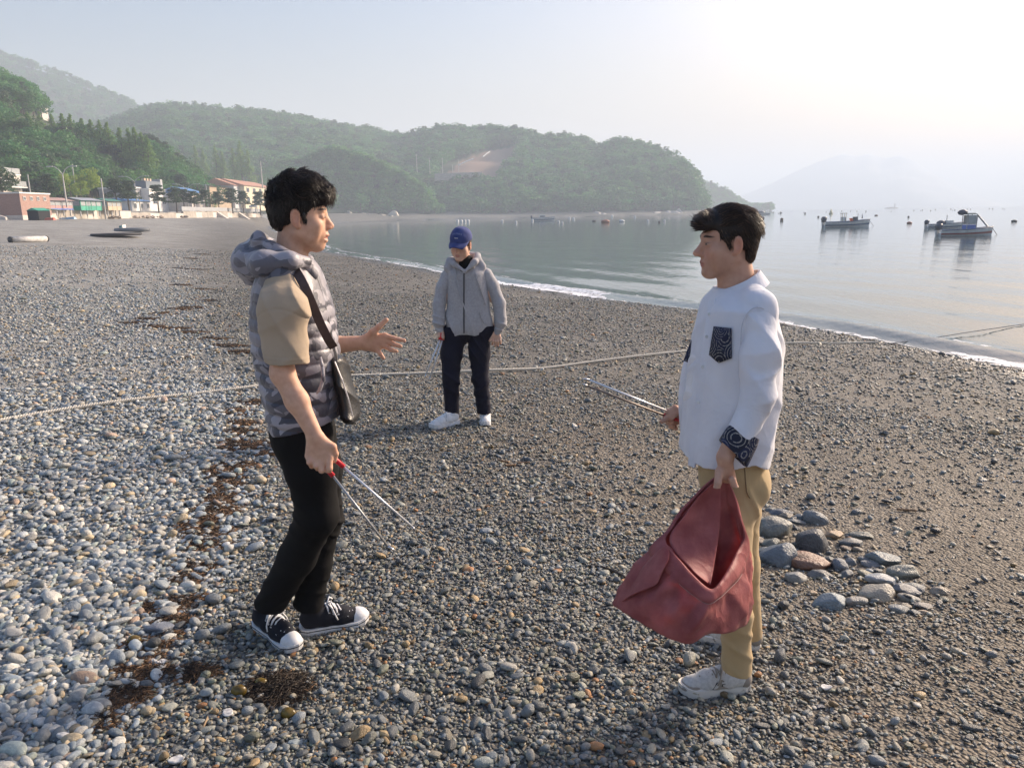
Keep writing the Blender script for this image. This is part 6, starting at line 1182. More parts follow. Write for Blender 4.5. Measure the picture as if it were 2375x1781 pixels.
def loopP(L3, n=144):
    P = np.array([at(u, v, y) for (u, v), y in L3]); k = len(P); t_ = np.linspace(0, k, n, endpoint=False); i = t_.astype(int); f = (t_-i)[:, None]; g = lambda j: P[j % k]; p0, p1, p2, p3 = g(i-1), g(i), g(i+1), g(i+2)
    return .5*((2*p1)+(-p0+p2)*f+(2*p0-5*p1+4*p2-p3)*f**2+(-p0+3*p1-3*p2+p3)*f**3)
bot = [(p, min(y, 2.30)) for p, y in bot]; rim = [(p, min(y, 2.285)) for p, y in rim]
R0, R1 = loopP(rim), loopP(bot); cen = R1.mean(0)+np.array([0, .02, .02]); rings = []
ns = 40
for k in range(ns+1):
    s = k/ns; q = R0*(1-s)+R1*s; bul = math.sin(s*math.pi)*.024; d = q-q.mean(0); d[:, 2] *= .3; d /= np.linalg.norm(d, axis=1)[:, None]+1e-9; q = q+d*bul
    th = np.linspace(0, 2*math.pi, len(q), endpoint=False); w_ = .012*(1-1.6*np.abs(np.sin(th*5.5+2.5*s+1.6*np.sin(th*3)+.8*snoise(q[:, 0]*9, q[:, 1]*9, q[:, 2]*9, 29))))*math.sin(min(1, s*1.2)*math.pi)**.7+.008*(1-2*np.abs(snoise(q[:, 0]*22, q[:, 1]*22, q[:, 2]*22, 26)))+.004*snoise(q[:, 0]*60, q[:, 1]*60, q[:, 2]*60, 27); q = q+d*w_[:, None]; rings.append(q)
for s in (.6, .25, .02): rings.append(cen+(R1-cen)*s+np.array([0, 0, -.0])*0)
n = len(R0); V = np.concatenate(rings); Fc = [(i*n+j, i*n+(j+1) % n, (i+1)*n+(j+1) % n, (i+1)*n+j) for i in range(len(rings)-1) for j in range(n)]
tS = thing('rubbish_sack', 'crumpled red woven sack hanging open from the hand beside khaki legs', 'sack', at(1600, 1490, 2.2))
o = ob('sack_body', V, Fc, SACK, tS, smooth=True); md = o.modifiers.new('cloth', 'SOLIDIFY'); md.thickness = .0022
# turned down hem round the mouth
rg = []
for s, off in ((-.012, .000), (-.016, .006), (.02, .012), (.10, .013), (.16, .011), (.17, .006)):
    q = R0*(1-s)+R1*s; d = q-R0.mean(0); d[:, 2] *= .2; d /= np.linalg.norm(d, axis=1)[:, None]+1e-9; th = np.linspace(0, 2*math.pi, n, endpoint=False); q = q+d*(off+math.sin(max(s, 0)*math.pi)*.024+.006*snoise(q[:, 0]*24, q[:, 1]*24, q[:, 2]*24, 27))[:, None]; rg.append(q)
V = np.concatenate(rg); Fc = [(i*n+j, i*n+(j+1) % n, (i+1)*n+(j+1) % n, (i+1)*n+j) for i in range(len(rg)-1) for j in range(n)]
o2 = ob('folded_hem', V, Fc, SACK, o, smooth=True); md = o2.modifiers.new('cloth', 'SOLIDIFY'); md.thickness = .002
MB().tube([rg[4][j]*1.0+np.array([0, -.004, 0]) for j in range(94, 130)], .0007, 4).ob('stitching', mat('pale_pink_thread', (.45, .30, .27), rough=.8), o)
fl = [[(1545, 1256, 2.19), (1556, 1285, 2.15), (1546, 1312, 2.13), (1531, 1325, 2.125)], [(1515, 1290, 2.20), (1525, 1310, 2.15), (1530, 1335, 2.125), (1531, 1356, 2.12)], [(1470, 1338, 2.22), (1478, 1352, 2.17), (1485, 1362, 2.14), (1492, 1368, 2.13)], [(1424, 1397, 2.25), (1436, 1398, 2.22), (1446, 1396, 2.19), (1452, 1386, 2.17)]]
V = [at(u, v, y-.012) for r in fl for (u, v, y) in r]; o3 = ob('corner_flap', V, [(i*4+j, i*4+j+1, (i+1)*4+j+1, (i+1)*4+j) for i in range(3) for j in range(3)], SACK, o, smooth=True); md = o3.modifiers.new('sub', 'SUBSURF'); md.levels = 2; md.render_levels = 2; md = o3.modifiers.new('cloth', 'SOLIDIFY'); md.thickness = .003

# cloth folded inwards across the left of the mouth
Lc = resamp([at(u, v, y) for u, v, y in ((1655, 1109, 2.272), (1605, 1170, 2.25), (1552, 1250, 2.215), (1600, 1316, 2.15), (1640, 1350, 2.12))], 26); Rc = resamp([at(u, v, y) for u, v, y in ((1668, 1112, 2.275), (1673, 1180, 2.262), (1668, 1250, 2.235), (1657, 1310, 2.19), (1646, 1356, 2.13))], 26)
G = np.stack([Lc*(1-k)+Rc*k+np.array([0, .012*math.sin(k*math.pi), 0]) for k in np.linspace(0, 1, 18)], 1).reshape(-1, 3); G[:, 1] += .010*(1-2*np.abs(snoise(G[:, 0]*26, G[:, 1]*10, G[:, 2]*20, 30)))
o4 = ob('inner_fold', G, np.array([[i*18+j, i*18+j+1, (i+1)*18+j+1, (i+1)*18+j] for i in range(25) for j in range(17)]), SACK, o, smooth=True); md = o4.modifiers.new('cloth', 'SOLIDIFY'); md.thickness = .002
SEAM = mat('shirt_seam', (.62, .62, .67), rough=.9)
MB().tube(resamp([Rp(1742, 664, 2.46), Rp(1752, 690, 2.40), Rp(1756, 712, 2.322)], 10), .0016, 5).ob('shoulder_seam', SEAM, shirt); MB().tube(resamp([Rp(1718, 800, 2.318), Rp(1722, 750, 2.322), Rp(1738, 722, 2.325), Rp(1757, 713, 2.318), Rp(1780, 722, 2.33), Rp(1796, 745, 2.35)], 24), .0016, 5).ob('armhole_seam', SEAM, shirt)
# ================================================================= man in the grey hoodie (faces the camera, head bowed)
HOOD = cloth_mat('grey_fleece', (.40, .39, .40), (.34, .33, .34), scale=60, weave=500); NAVY = cloth_mat('navy_jersey', (.010, .010, .022), (.007, .007, .016), scale=5, sheen=0.); CAPB = cloth_mat('blue_cotton_cap', (.055, .075, .21), (.035, .05, .16), scale=14, weave=600); KNITW = mat('white_trainer_knit', (.70, .70, .70), (.62, .62, .62), scale=60, rough=.8); HAIR_L = hair_mat('brown_hair', (.085, .042, .020), (.04, .02, .01))
m0, m1 = gnd(1064, 982), gnd(1008, 990); n0, n1 = gnd(1127, 973), gnd(1124, 995)
YM = float((m0[1]+n0[1])/2); g0 = (m0+n0)/2
manM = thing('person', 'person in grey zip hoodie and blue cap looking down at the shingle', 'person', (g0[0], g0[1], min(m0[2], n0[2])))
def Mp(u, v, d=0.): return at(u, v, YM+d)
H = Fr(Mp(1069, 568, -.08), (-.30, -.92, -.22), (0, -.2, 1), sc=1.02); HM = H
S = SDF(Mp(1000, 830, 0)*np.array([1, 0, 1])+np.array([-.05, YM-.42, -.05]), Mp(1190, 515, 0)*np.array([1, 0, 1])+np.array([.02, YM+.26, .05]), .0032)
add_head(S, H, nose=.9); S.add(cap(H.p(-.04, 0, -.15), Mp(1082, 640, 0), .055, .07), .04); S.add(cap(Mp(1082, 650), Mp(1086, 740), .10, .10, (np.array([1., 0, 0]), 1.4)), .04)
for a, b, c, y in (((1046, 655), (1022, 708), (1021, 766), -.05), ((1118, 655), (1155, 708), (1152, 768), -.02)):
    chain(S, [Mp(*a), Mp(*b, y*.5), Mp(*c, y)], [.035, .034, .028], .02)
# right hand (image left) on the tongs, left hand hanging
for i in range(4):
    a = Mp(1018+4*i*.9, 780, -.08+.006*i); S.add(cap(Mp(1022, 766, -.05), a, .02, .013), .014); S.add(cap(a, Mp(1018+3.6*i, 787, -.06), .0115, .0095), .005)
S.add(cap(Mp(1026, 770, -.07), Mp(1028, 784, -.09), .014, .010), .01)
for i, (u, v) in enumerate(((1142, 799), (1149, 803), (1155, 802), (1161, 797))):
    k = Mp(1144+5*i, 783, -.04); S.add(cap(Mp(1152, 766, -.02), k, .02, .014), .014); S.add(cap(k, Mp(u*.5+k[0]*0+(1144+5*i)*.5, (783+v)/2, -.05), .0115, .0105), .005); S.add(cap(Mp(u*.5+(1144+5*i)*.5, (783+v)/2, -.05), Mp(u, v, -.03), .0105, .008), .004)
S.add(cap(Mp(1144, 772, -.04), Mp(1136, 790, -.06), .015, .0095), .01)
V, Fc = S.mesh(); bodyM = ob('body', V, Fc, SKIN, manM, smooth=True, attrs={'skin': face_col(V, H, (.62, .40, .30), (.46, .17, .14), (.10, .05, .03), blush=.25)}); add_eyes(H, bodyM, (.8, 0, -.4))
S = SDF(H.o-.2, H.o+.2, .004); S.add(H.E((-.014, 0, .030), (.098, .079, .080))); S.sub(H.B((.115, 0, -.03), (.085, .2, .15), .02), .006); S.sub(H.E((-.008, .086, -.008), (.022, .03, .036)), .004); S.sub(H.E((-.008, -.086, -.008), (.022, .03, .036)), .004); S.sub(H.B((0, 0, -.145), (.2, .2, .085), .02), .01)
make_hair(manM, H, S, 1500, lambda p: np.tile(np.array([[-.2, 0, -1.]]), (len(p), 1)), lambda p: np.full(len(p), .02), .0018, .15, 51, HAIR_L, lift=.1)
# cap
S = SDF(H.o-.22, H.o+.22, .0042); S.add(H.E((-.012, 0, .052), (.108, .088, .092))); S.sub(half(H.R@np.array([.12, 0, 1]), H.p(0, 0, .040), H.o-.3, H.o+.3), .004); S.warp(lambda X, Y, Z: .002*snoise(X*50, Y*50, Z*50, 28)); V, Fc = S.mesh(); cp_ = ob('cap', V, Fc, CAPB, manM, smooth=True)
rg = []
for t_ in np.linspace(0, 1, 9):
    r = []
    for a in np.linspace(-1, 1, 17): w_ = .078*math.sqrt(max(0, 1-(t_*.92)**2.6*.75)); x = .070+.082*t_*(1-.30*a*a)+.0; y = a*w_; r.append(H.p(x-.045*a*a*(1-t_)-.012*a*a, y, .046-.030*t_-.022*a*a*(.4+.6*t_)))
    rg.append(r)
q = MB().loft(rg, closed=False, caps=False); br = ob('brim', q.V, q.F, CAPB, cp_, smooth=True); md = br.modifiers.new('t', 'SOLIDIFY'); md.thickness = .004
for i in range(8): # embroidered arc of letters, too small to read
    a = -.5+i*.143; c = lambda z, r=.097: H.p(-.012+.107*math.cos(a)*(1-((z-.052)/.092)**2)**.5+.002, .087*math.sin(a)*(1-((z-.052)/.092)**2)**.5, z)
    z0 = .092+.010*math.cos(a*2.2); m = MB().tube([c(z0), c(z0+.012)], .0016, 4); 
    if i % 2: m.tube([c(z0+.012), c(z0+.006)+H.R@np.array([0, .006, 0])], .0014, 4)
    m.ob('embroidered_letter', mat('pale_blue_thread', (.25, .30, .45), rough=.7), cp_)
for i in range(6):
    a = -.16+i*.06; c = lambda z: H.p(-.012+.107*math.cos(a)*(1-((z-.052)/.092)**2)**.5+.003, .087*math.sin(a)*(1-((z-.052)/.092)**2)**.5, z); MB().tube([c(.075), c(.081)], .0018, 4).ob('embroidered_letter', FW, cp_)
# hoodie
S = SDF(np.array([Mp(1000, 700)[0]-.06, YM-.32, Mp(1080, 785)[2]-.05]), np.array([Mp(1190, 700)[0]+.05, YM+.30, Mp(1080, 575)[2]]), .005)
rows = []
for v, a, b, dp in ((610, 1056, 1102, .06), (620, 1042, 1122, .09), (634, 1036, 1130, .115), (665, 1035, 1133, .12), (720, 1036, 1137, .125), (750, 1035, 1143, .13), (764, 1036, 1142, .125), (774, 1040, 1138, .115)):
    A_, B_ = Mp(a, v), Mp(b, v); rows.append((A_[2], (A_[0]+B_[0])/2, YM, dp, abs(B_[0]-A_[0])/2))
S.add(ringloft(rows, fwd=(0, -1), ex=2.4))
hr = [Mp(1078, 630, -.14), Mp(1056, 614, -.10), Mp(1047, 604, .0), Mp(1078, 594, .12), Mp(1107, 594, .02), Mp(1102, 608, -.09), Mp(1078, 630, -.14)]; chain(S, hr, [.012, .022, .028, .045, .030, .024, .012], .018); S.add(cap(Mp(1046, 606, -.02), Mp(1038, 622, -.04), .026, .034), .03); S.add(cap(Mp(1108, 598, -.02), Mp(1118, 618, -.03), .026, .036), .03); S.sub(cap(H.p(-.04, 0, -.05), Mp(1078, 622, -.06), .070, .045), .012)
folds(S, (1, .2, .35), .16, .005, seed=25, nf=4, warpk=2.0); folds(S, (-.8, .1, .6), .09, .010, c=Mp(1135, 735, -.12), r=.14, seed=28)
V, Fc = S.mesh(); hd = ob('hoodie', V, Fc, HOOD, manM, smooth=True)
for pts, cf, sd in (([(1040, 640, 0), (1027, 668, -.01), (1019, 705, -.03), (1018, 748, -.05)], [(1018, 753, -.05), (1021, 766, -.05)], 26), ([(1126, 638, 0), (1142, 664, 0), (1158, 705, -.02), (1161, 750, -.03)], [(1159, 757, -.03), (1153, 770, -.025)], 27)):
    c_ = Mp(*pts[-1]); S = SDF(Mp(1085, 700)-np.array([.5, .3, .42]), Mp(1085, 700)+np.array([.5, .3, .42]), .005); chain(S, [Mp(*p) for p in pts], [.060, .056, .052, .054], .02); chain(S, [Mp(*p) for p in cf], [.042, .036], .008)
    folds(S, (.35, .1, 1), .055, .009, c=c_, r=.09, seed=sd); folds(S, (.8, .1, 1), .10, .007, c=Mp(*pts[2]), r=.14, seed=sd+4, nf=6); V, Fc = S.mesh(); ob('sleeve', V, Fc, HOOD, hd, smooth=True)
S = SDF(Mp(1078, 622, -.05)-.10, Mp(1078, 622, -.05)+.10, .005); S.add(cap(Mp(1079, 606, -.03), Mp(1077, 632, -.075), .062, .03)); V, Fc = S.mesh(); ob('black_tee', V, Fc, BLACKP, manM, smooth=True)
def front(u, v, e=.004):      # point on the hoodie front
    zz = Mp(u, v)[2]; r = np.array(sorted(rows)); cx, a, b = [np.interp(zz, r[:, 0], r[:, i]) for i in (1, 3, 4)]; x = Mp(u, v, -.12)[0]; k = max(0, 1-abs((x-cx)/b)**2.4)**(1/2.4); return np.array([x, YM-a*k-e, zz])
band(resamp([front(1076, v) for v in (632, 650, 690, 730, 768)], 14), .012, .004, (0, -1, 0)).ob('zip', mat('dark_zip', (.06, .06, .065), rough=.5), hd)
MB().tube(resamp([front(1055, 622, .012), front(1062, 655, .014), front(1071, 697, .014)], 10), .005, 6).ob('drawstring', HOOD, hd); MB().tube(resamp([front(1092, 616, .012), front(1110, 655, .014), front(1126, 702, .016)], 10), .005, 6).ob('drawstring', HOOD, hd)
for pts in (((1040, 722), (1034, 745), (1033, 760)), ((1112, 720), (1120, 742), (1134, 752))): MB().tube(resamp([front(u, v, .002) for u, v in pts], 8), .004, 5).ob('pocket_edge', HOOD, hd)
V, Fc = stone_mesh(94, 2, .5, .1); ob('chest_emblem', V*np.array([.016, .003, .010])+front(1110, 660, .003), Fc, mat('teal_thread', (.03, .20, .24), rough=.7), hd)
# trousers
S = SDF(np.array([Mp(1015, 800)[0]-.03, YM-.30, -.16]), np.array([Mp(1150, 800)[0]+.04, YM+.30, Mp(1080, 755)[2]]), .0055)
la, ra_ = Mp(1049, 965, -.02), Mp(1123, 956, -.02)
chain(S, [Mp(1056, 775), Mp(1047, 820, -.02), Mp(1046, 880, -.07), la], [.10, .090, .070, .060], .03); chain(S, [Mp(1112, 775), Mp(1112, 820, -.01), Mp(1114, 880, -.03), ra_], [.10, .088, .068, .060], .03); S.add(cap(Mp(1050, 762), Mp(1122, 762), .10), .04)
S.sub(half((0, 0, 1), la+np.array([0, 0, -.01]), la-np.array([.14, .14, .12]), la+np.array([.12, .14, .09])), .003); S.sub(half((0, 0, 1), ra_+np.array([0, 0, -.008]), ra_-np.array([.12, .14, .12]), ra_+np.array([.14, .14, .09])), .003)
folds(S, (.8, .2, 1), .10, .008, c=Mp(1046, 885, -.1), r=.16, seed=29); folds(S, (-.8, .2, 1), .10, .008, c=Mp(1114, 890, -.06), r=.16, seed=30); folds(S, (.8, .2, .6), .08, .007, c=Mp(1085, 810, -.08), r=.16, seed=31); folds(S, (0, .3, 1), .07, .007, c=la+np.array([0, 0, .1]), r=.12, seed=32); folds(S, (0, .3, 1), .07, .007, c=ra_+np.array([0, 0, .1]), r=.12, seed=33)
V, Fc = S.mesh(); ob('trousers', V, Fc, NAVY, manM, smooth=True)
shoe(manM, m0+np.array([.0, 0, -.004]), m1+np.array([0, 0, -.004]), 'shoe', KNITW, RUBW, LACE, .29, style='runner'); shoe(manM, n0+np.array([0, .05, -.004]), n1+np.array([0, .05, -.004]), 'shoe', KNITW, RUBW, LACE, .29, style='runner')
tongs('folded white tongs hanging from the hoodie wearer\'s hand', [(Mp(1024, 772, -.075), Mp(1020, 788, -.085), Mp(988, 868, -.16), Mp(985, 877, -.165)), (Mp(1028, 772, -.07), Mp(1026, 789, -.08), Mp(998, 874, -.15), Mp(994, 883, -.155))], Mp(1027, 758, -.06), GRIP, [ALU, ALU], STEEL, r=.0075)
# ================================================================= rope across the beach
ROPE = mat('pale_rope', (.62, .58, .50), (.48, .44, .37), scale=60, rough=.9)
rp = [(-250,1035),(-120,1003),(0,977),(120,958),(300,935),(450,917),(590,902),(700,885),(816,873),(998,868),(1138,865),(1260,855),(1385,841),(1500,828),(1589,818),(1700,808),(1825,800),(1940,797),(2035,797)]
RP = resamp([gnd(u, v)+np.array([0, 0, .026+.012*math.sin(i*2.1)]) for i, (u, v) in enumerate(rp)], 1500)
seg = np.linalg.norm(np.diff(RP, axis=0), axis=1); arc = np.concatenate([[0], np.cumsum(seg)]); n_ = int(arc[-1]/.014); RP = np.stack([np.interp(np.linspace(0, arc[-1], n_), arc, RP[:, i]) for i in range(3)], 1)
tR = thing('rope', 'long pale three strand rope lying across the shingle to the water', 'rope', RP[0])
T_ = np.gradient(RP, axis=0); T_ /= np.linalg.norm(T_, axis=1)[:, None]; E1 = np.cross(T_, [0, 0, 1.]); E1 /= np.linalg.norm(E1, axis=1)[:, None]; E2 = np.cross(E1, T_)
for k in range(3):
    a = np.arange(n_)*.014/.062*2*math.pi+k*2.094; C_ = RP+(E1*np.cos(a)[:, None]+E2*np.sin(a)[:, None])*.0085
    w_ = np.linspace(0, 2*math.pi, 6, endpoint=False); V = (C_[:, None, :]+(E1[:, None, :]*np.cos(w_)[None, :, None]+E2[:, None, :]*np.sin(w_)[None, :, None])*.0095).reshape(-1, 3)
    i = np.arange(n_-1)[:, None]*6; j = np.arange(6)[None]; j2 = (j+1) % 6; ob('strand', V, np.stack([i+j, i+j2, i+6+j2, i+6+j], 2).reshape(-1, 4), ROPE, tR, smooth=True)
MB().tube(resamp([plane(u, v, ZW+.035) for u, v in ((2060, 797), (2150, 786), (2250, 770), (2375, 752), (2560, 728))], 60), 0.008, 6).ob('wet_length', NET, tR, smooth=True)
# ================================================================= loose pile of larger stones
SP = [(430,360,340,290,(.25,.25,.22),'largest rounded grey boulder in the loose pile of stones'),(490,190,240,90,(.12,.14,.17),'long dark slate stone lying behind the grey boulder'),(820,260,230,140,(.22,.24,.25),'speckled grey stone at the back of the stone pile'),(690,245,130,70,(.20,.22,.23),None),(650,290,160,60,(.16,.18,.19),None),(810,500,340,270,(.085,.09,.10),'dark fissured rock right beside the grey boulder'),(1035,425,190,110,(.38,.26,.16),'tan rounded stone beyond the dark fissured rock'),(960,495,110,65,(.30,.22,.14),None),(1310,435,200,85,(.22,.23,.20),None),(1230,515,220,110,(.13,.14,.15),None),(1170,560,140,60,(.27,.20,.15),None),(460,660,310,250,(.16,.19,.22),'blue grey slab with white flecks before the grey boulder'),(760,700,420,200,(.24,.125,.08),'rough rust brown rock in the middle of the stone pile'),(910,830,240,130,(.19,.19,.185),None),(1080,710,150,240,(.17,.19,.215),'upright blue grey stone beside the rust brown rock'),(1205,700,120,100,(.18,.20,.22),None),(1165,820,120,130,(.17,.18,.19),None),(640,870,220,115,(.33,.33,.31),'pale grey oval stone before the rust brown rock'),(1530,680,290,170,(.23,.27,.28),'smooth pale blue grey stone at the seaward side'),(1410,725,190,80,(.19,.21,.23),None),(1735,820,290,170,(.24,.25,.22),'olive grey rounded stone at the outer end of the pile'),(1545,895,290,120,(.36,.39,.42),'flat whitish blue stone at the outer end of the pile'),(1365,830,180,90,(.28,.26,.19),None),(1480,1045,300,190,(.38,.35,.29),'rough buff stone at the near end of the pile'),(1790,1000,310,115,(.15,.16,.175),None),(1860,960,220,75,(.20,.22,.22),None),(1780,1080,210,70,(.32,.31,.27),None),(1000,1110,310,200,(.22,.27,.30),'blue green cracked stone at the near edge of the pile'),(1250,1110,220,125,(.29,.28,.26),None),(1690,1200,190,80,(.27,.29,.29),None),(1950,1165,200,70,(.16,.15,.15),None),(1950,1230,110,60,(.42,.31,.21),None),(230,225,110,90,(.30,.32,.34),None),(235,330,90,85,(.34,.26,.19),None),(250,480,140,160,(.17,.14,.11),None),(380,530,160,90,(.20,.21,.18),None),(820,1020,100,60,(.42,.31,.20),None),(2130,1005,190,120,(.32,.27,.21),'thin tan slate lying apart on the gritty shingle'),(1260,205,110,60,(.17,.19,.21),None),(340,600,150,70,(.24,.26,.26),None),(280,660,100,60,(.28,.31,.34),None),(560,590,160,70,(.21,.23,.23),None)]
_r = random.Random(4)
for _ in range(34):
    t_ = _r.random(); SP.append((250+1650*t_+_r.uniform(-150, 150), 330+700*t_+_r.uniform(-230, 260), _r.uniform(60, 130), _r.uniform(40, 75), [(.14, .155, .17), (.2, .21, .2), (.11, .12, .13), (.26, .22, .17)][_r.randrange(4)], None))
sm = []
for i in range(12):
    V, Fc = stone_mesh(120+i, 4, [.62, .5, .7][i % 3], .19, [.95, .8, .6][i % 3]); q = ob('stone', V, Fc, SM_O, smooth=True); sm.append(q.data); bpy.data.objects.remove(q)
for i, (cx, cy, w_, h_, c, lb) in enumerate(SP):
    u, v, wp, hp = 1700+cx/4.424, 1140+cy/4.424, w_/4.424, h_/4.424; P = gnd(u, v+hp*.22); k = P[1]/F*1.28; o = bpy.data.objects.new('stone', sm[i % 12]); COL.objects.link(o)
    sx = wp*k*.52; sz = min(max(hp*k*.46, sx*.30), sx*.75); o.scale = (sx, max(sx*.72, hp*k*.5), sz/.6); o.location = (P[0], P[1], P[2]+sz*.22); o.rotation_euler = (random.uniform(-.12, .12), random.uniform(-.12, .12)+(.15 if cx > 600 else 0), random.uniform(-.35, .35)); o.color = (*(np.array(c)*.85), 1)
    kd = 'tan' if c[0] > c[2]*1.25 else ('dark slate' if sum(c) < .45 else ('pale grey' if sum(c) > .75 else 'mid grey')); tag(o, lb or 'small %s stone among the loose pile behind khaki trousers' % kd, 'stone', None if lb else 'smaller %s stones of the loose pile' % kd)
for u, v, w_, c, lb in ((1128,1236,40,(.20,.24,.28),'lone blue grey oval stone on open shingle between the tongs and sack'),(352,1276,44,(.44,.43,.38),'pale flat squarish stone on the light shingle'),(375,1462,76,(.17,.19,.23),'dark blue grey flat stone beside dry seaweed'),(90,1538,60,(.40,.40,.38),'broad pale stone half buried in light shingle'),(200,1568,70,(.42,.41,.37),'large pale grey slab half buried in light shingle'),(1118,1768,60,(.30,.33,.31),'grey green squarish stone in the dark shingle'),(683,1720,42,(.33,.38,.39),'pale blue green stone beside the ochre pebble'),(890,1708,40,(.46,.34,.18),'ochre oval pebble in the dark shingle'),(742,1724,38,(.44,.31,.17),'ochre brown rounded pebble near the blue green stone'),(1185,1641,15,(.50,.13,.05),'small brick red pebble on the dark shingle'),(2030,1768,52,(.22,.24,.25),'long striped grey stone near the seaward edge of shingle'),(1900,1640,28,(.10,.11,.14),'dark rounded stone by the furrow in the grit')):
    P = gnd(u, v); k = P[1]/F*1.04; o = bpy.data.objects.new('stone', sm[(u*7) % 12]); COL.objects.link(o); s = w_*k*.5; o.scale = (s, s*.75, s*.75); o.location = (P[0], P[1], P[2]+s*.18); o.rotation_euler = (0, .1, random.uniform(-.5, .5)); o.color = (*c, 1); tag(o, lb, 'stone')
# ================================================================= seaweed and litter of the tide line
WEED = mat('dark_seaweed', (.045, .028, .016), (.018, .012, .008), scale=30, rough=.55); STRAW = mat('dry_brown_weed', (.23, .13, .065), (.10, .055, .03), scale=25, rough=.8); BULB = mat('olive_kelp_bulb', (.20, .14, .025), (.11, .07, .015), scale=30, rough=.25, transl=.2); DRIFT = mat('dry_stalk', (.34, .24, .14), (.2, .13, .08), scale=30, rough=.85)
rng = np.random.default_rng(77)
def tangle(c, rx, ry, n, ln, r, h, m, name, par):
    a = rng.uniform(0, 6.28, n); q = np.sqrt(rng.uniform(size=n)); p = np.stack([c[0]+rx*q*np.cos(a), c[1]+ry*q*np.sin(a)], 1); d = rng.normal(size=(n, 2)); d /= np.linalg.norm(d, axis=1)[:, None]; L_ = ln*rng.uniform(.5, 1.4, n); zt = rng.uniform(0, h, n)*(1-q*.7); pts = []
    for k in range(6):
        pts.append(np.stack([p[:, 0], p[:, 1], ground(p[:, 0], p[:, 1])+.008+zt*(1-abs(k-2.5)/2.8)], 1)); d = d+rng.normal(size=(n, 2))*.8; d /= np.linalg.norm(d, axis=1)[:, None]; p = p+d*(L_/5)[:, None]
    P_ = np.stack(pts, 1); rr = r*np.array([.8, 1.1, 1., 1., .8, .3]); off = np.array([[0, 0, 1.], [.87, 0, -.5], [-.87, 0, -.5]]); off2 = np.array([[0, 0, 1.], [0, .87, -.5], [0, -.87, -.5]])
    V = np.where((rng.uniform(size=n) < .5)[:, None, None, None], P_[:, :, None, :]+off[None, None]*rr[None, :, None, None], P_[:, :, None, :]+off2[None, None]*rr[None, :, None, None]).reshape(-1, 3)
    g = np.arange(n)[:, None, None]*18; k = np.arange(5)[None, :, None]*3; j = np.arange(3)[None, None, :]; j2 = (j+1) % 3
    return ob(name, V, np.stack([g+k+j, g+k+j2, g+k+3+j2, g+k+3+j], 3).reshape(-1, 4), m, par)
def clump(u, v, ru, label, n1, n2, group='seaweed clumps along the tide line', elong=.6):
    P = gnd(u, v); k = P[1]/F; t = thing('seaweed_clump', label, 'seaweed', P, 0, group); R_ = ru*k; f = max(1, P[1]/3.2)
    if n1: tangle(P, R_, R_*elong, n1*2, .07*f**.6, .0013*f**.7, .035, WEED, 'weed_tangle', t)
    if n2: tangle(P, R_*1.3, R_*elong*1.3, n2, .05*f**.6, .0024*f**.7, .02, STRAW, 'dry_straw', t)
    return t
t = clump(650, 1592, 66, 'dark tangled seaweed heap with olive kelp bulbs before the sneakers', 900, 90, None, .9)
for u, v, r in ((555, 1608, 20), (606, 1584, 15), (668, 1652, 19), (628, 1590, 9)):
    P = gnd(u, v); k = P[1]/F*r; V, Fc = stone_mesh(130+u % 7, 3, .8, .16); ob('kelp_bulb', V*k*np.array([1.1, .9, 1])+P+np.array([0, 0, k*.6]), Fc, BULB, t, smooth=True)
t = clump(325, 1500, 40, 'dry brown straw with one olive kelp bulb beside a dark flat stone', 60, 170, None, .8); P = gnd(313, 1490); k = P[1]/F*17; V, Fc = stone_mesh(134, 3, .8, .16); ob('kelp_bulb', V*k+P+np.array([0, 0, k*.6]), Fc, BULB, t, smooth=True)
clump(352, 1405, 42, 'loose heap of dry orange brown straw on the light shingle', 20, 170, None)
clump(250, 1672, 34, 'reddish dry weed with thin stalks near the pale slab', 40, 70, None)
_w = resamp([(270,1640,0),(335,1520,0),(400,1440,0),(450,1315,0),(478,1240,0),(505,1185,0),(525,1130,0),(548,1060,0),(563,995,0),(578,935,0)], 30)
for u, v, _ in _w: clump(u+rng.normal()*20, v+rng.normal()*8, rng.uniform(10, 34), 'thin red brown strip of dried weed along the tide line', 22, 150, 'dried weed strips along the tide line', .7)
for u, v, ru in ((450,1315,34),(475,1245,30),(505,1185,34),(522,1145,28),(545,1075,26),(562,1000,26),(580,935,20),(430,1395,30),(500,1265,22),(400,1440,28),(300,1600,34),(455,1560,30),(520,1105,26),(550,1035,24),(440,1345,26),(360,1560,26)): clump(u, v, ru*1.25, 'small brown seaweed patch between the light and dark shingle', 90, 260)
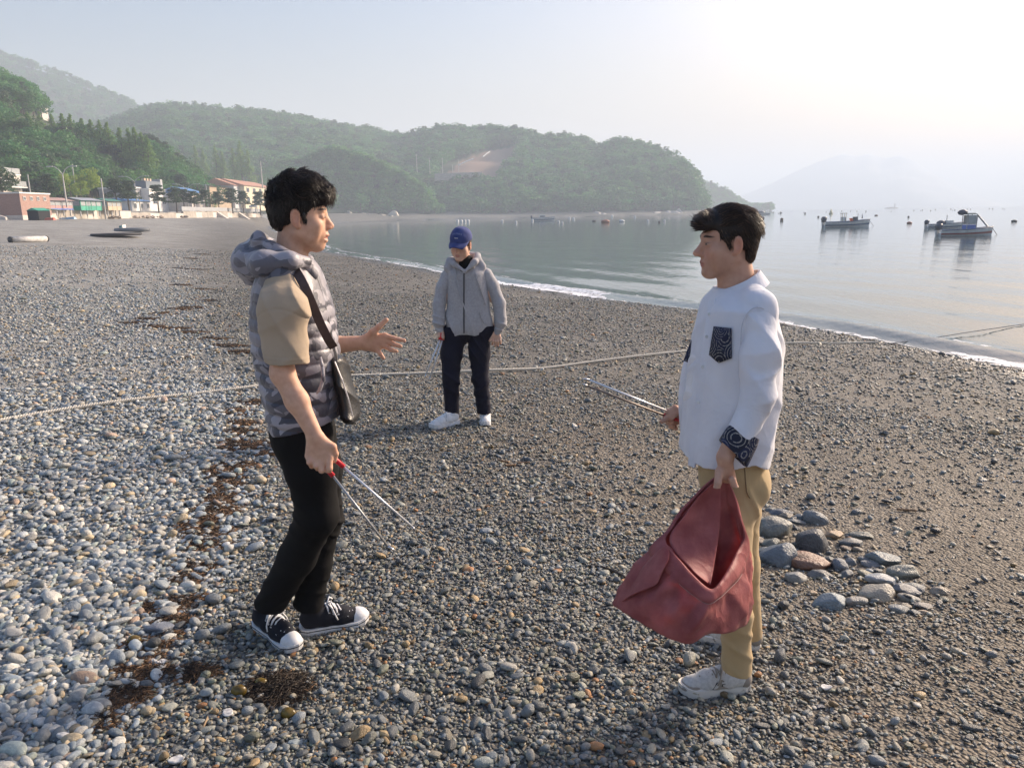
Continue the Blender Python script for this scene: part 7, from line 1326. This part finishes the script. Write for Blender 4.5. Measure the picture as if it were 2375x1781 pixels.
for u, v, ru in ((300,748,16),(340,740,18),(378,728,20),(415,718,20),(446,714,22),(355,757,20),(405,761,22),(445,770,24),(490,786,24),(535,802,24),(562,818,22)): clump(u, v, ru, 'distant brown streak of seaweed across the light shingle', 120, 200, 'distant seaweed streaks', .3)
for u, v, ru in ((455,626,16),(425,624,14),(470,590,12),(445,600,14),(420,662,16),(470,672,16),(480,698,14)): clump(u, v, ru, 'far thin seaweed patch along the curving tide line', 60, 40, 'far seaweed patches', .3)
for pts, r, m, lb in (([(1365,1318),(1400,1322),(1430,1334),(1450,1345)], .007, WEED, 'dark curved root lying left of the red sack'), ([(1155,1066),(1180,1070)], .008, STRAW, 'left red brown stick of three on the shingle'), ([(1200,1072),(1228,1071)], .008, STRAW, 'right red brown stick of three on the shingle'), ([(1172,1078),(1196,1076)], .008, STRAW, 'middle red brown stick of three on the shingle'), ([(470,1688),(500,1625),(512,1612)], .004, DRIFT, 'pale dry stalk beside the dark seaweed heap'), ([(285,1462),(312,1482)], .005, DRIFT, 'short pale stalk touching the olive bulb'), ([(300,1770),(285,1700),(270,1670)], .004, DRIFT, 'thin reddish stalk on the light shingle'), ([(2080,1185),(2125,1190)], .007, STRAW, 'short brown stick on the gritty seaward shingle')):
    MB().tube(resamp([gnd(u, v)+np.array([0, 0, r*1.6]) for u, v in pts], 9), r, 6).ob('driftwood_stick', m, label=lb, cat='stick', smooth=True)
SHELL = mat('oyster_shell', (.68, .66, .62), (.35, .34, .34), scale=70, rough=.5)
for u, v, r, lb in ((376, 1537, 15, 'broken oyster shell on the light shingle'), (1915, 1598, 14, 'chalky oyster shell beside the furrow in the grit'), (408, 1765, 20, 'large encrusted oyster shell at the edge of dark shingle'), (528, 1655, 16, 'knobbly white shell beside the dark seaweed heap')):
    P = gnd(u, v); k = P[1]/F*r; V, Fc = stone_mesh(140+u % 9, 3, .35, .3, .5); V[:, 2] = V[:, 2]+.35*(V[:, 0]**2+V[:, 1]**2); ob('oyster_shell', V*k+P+np.array([0, 0, k*.35]), Fc, SHELL, smooth=True, label=lb, cat='shell')
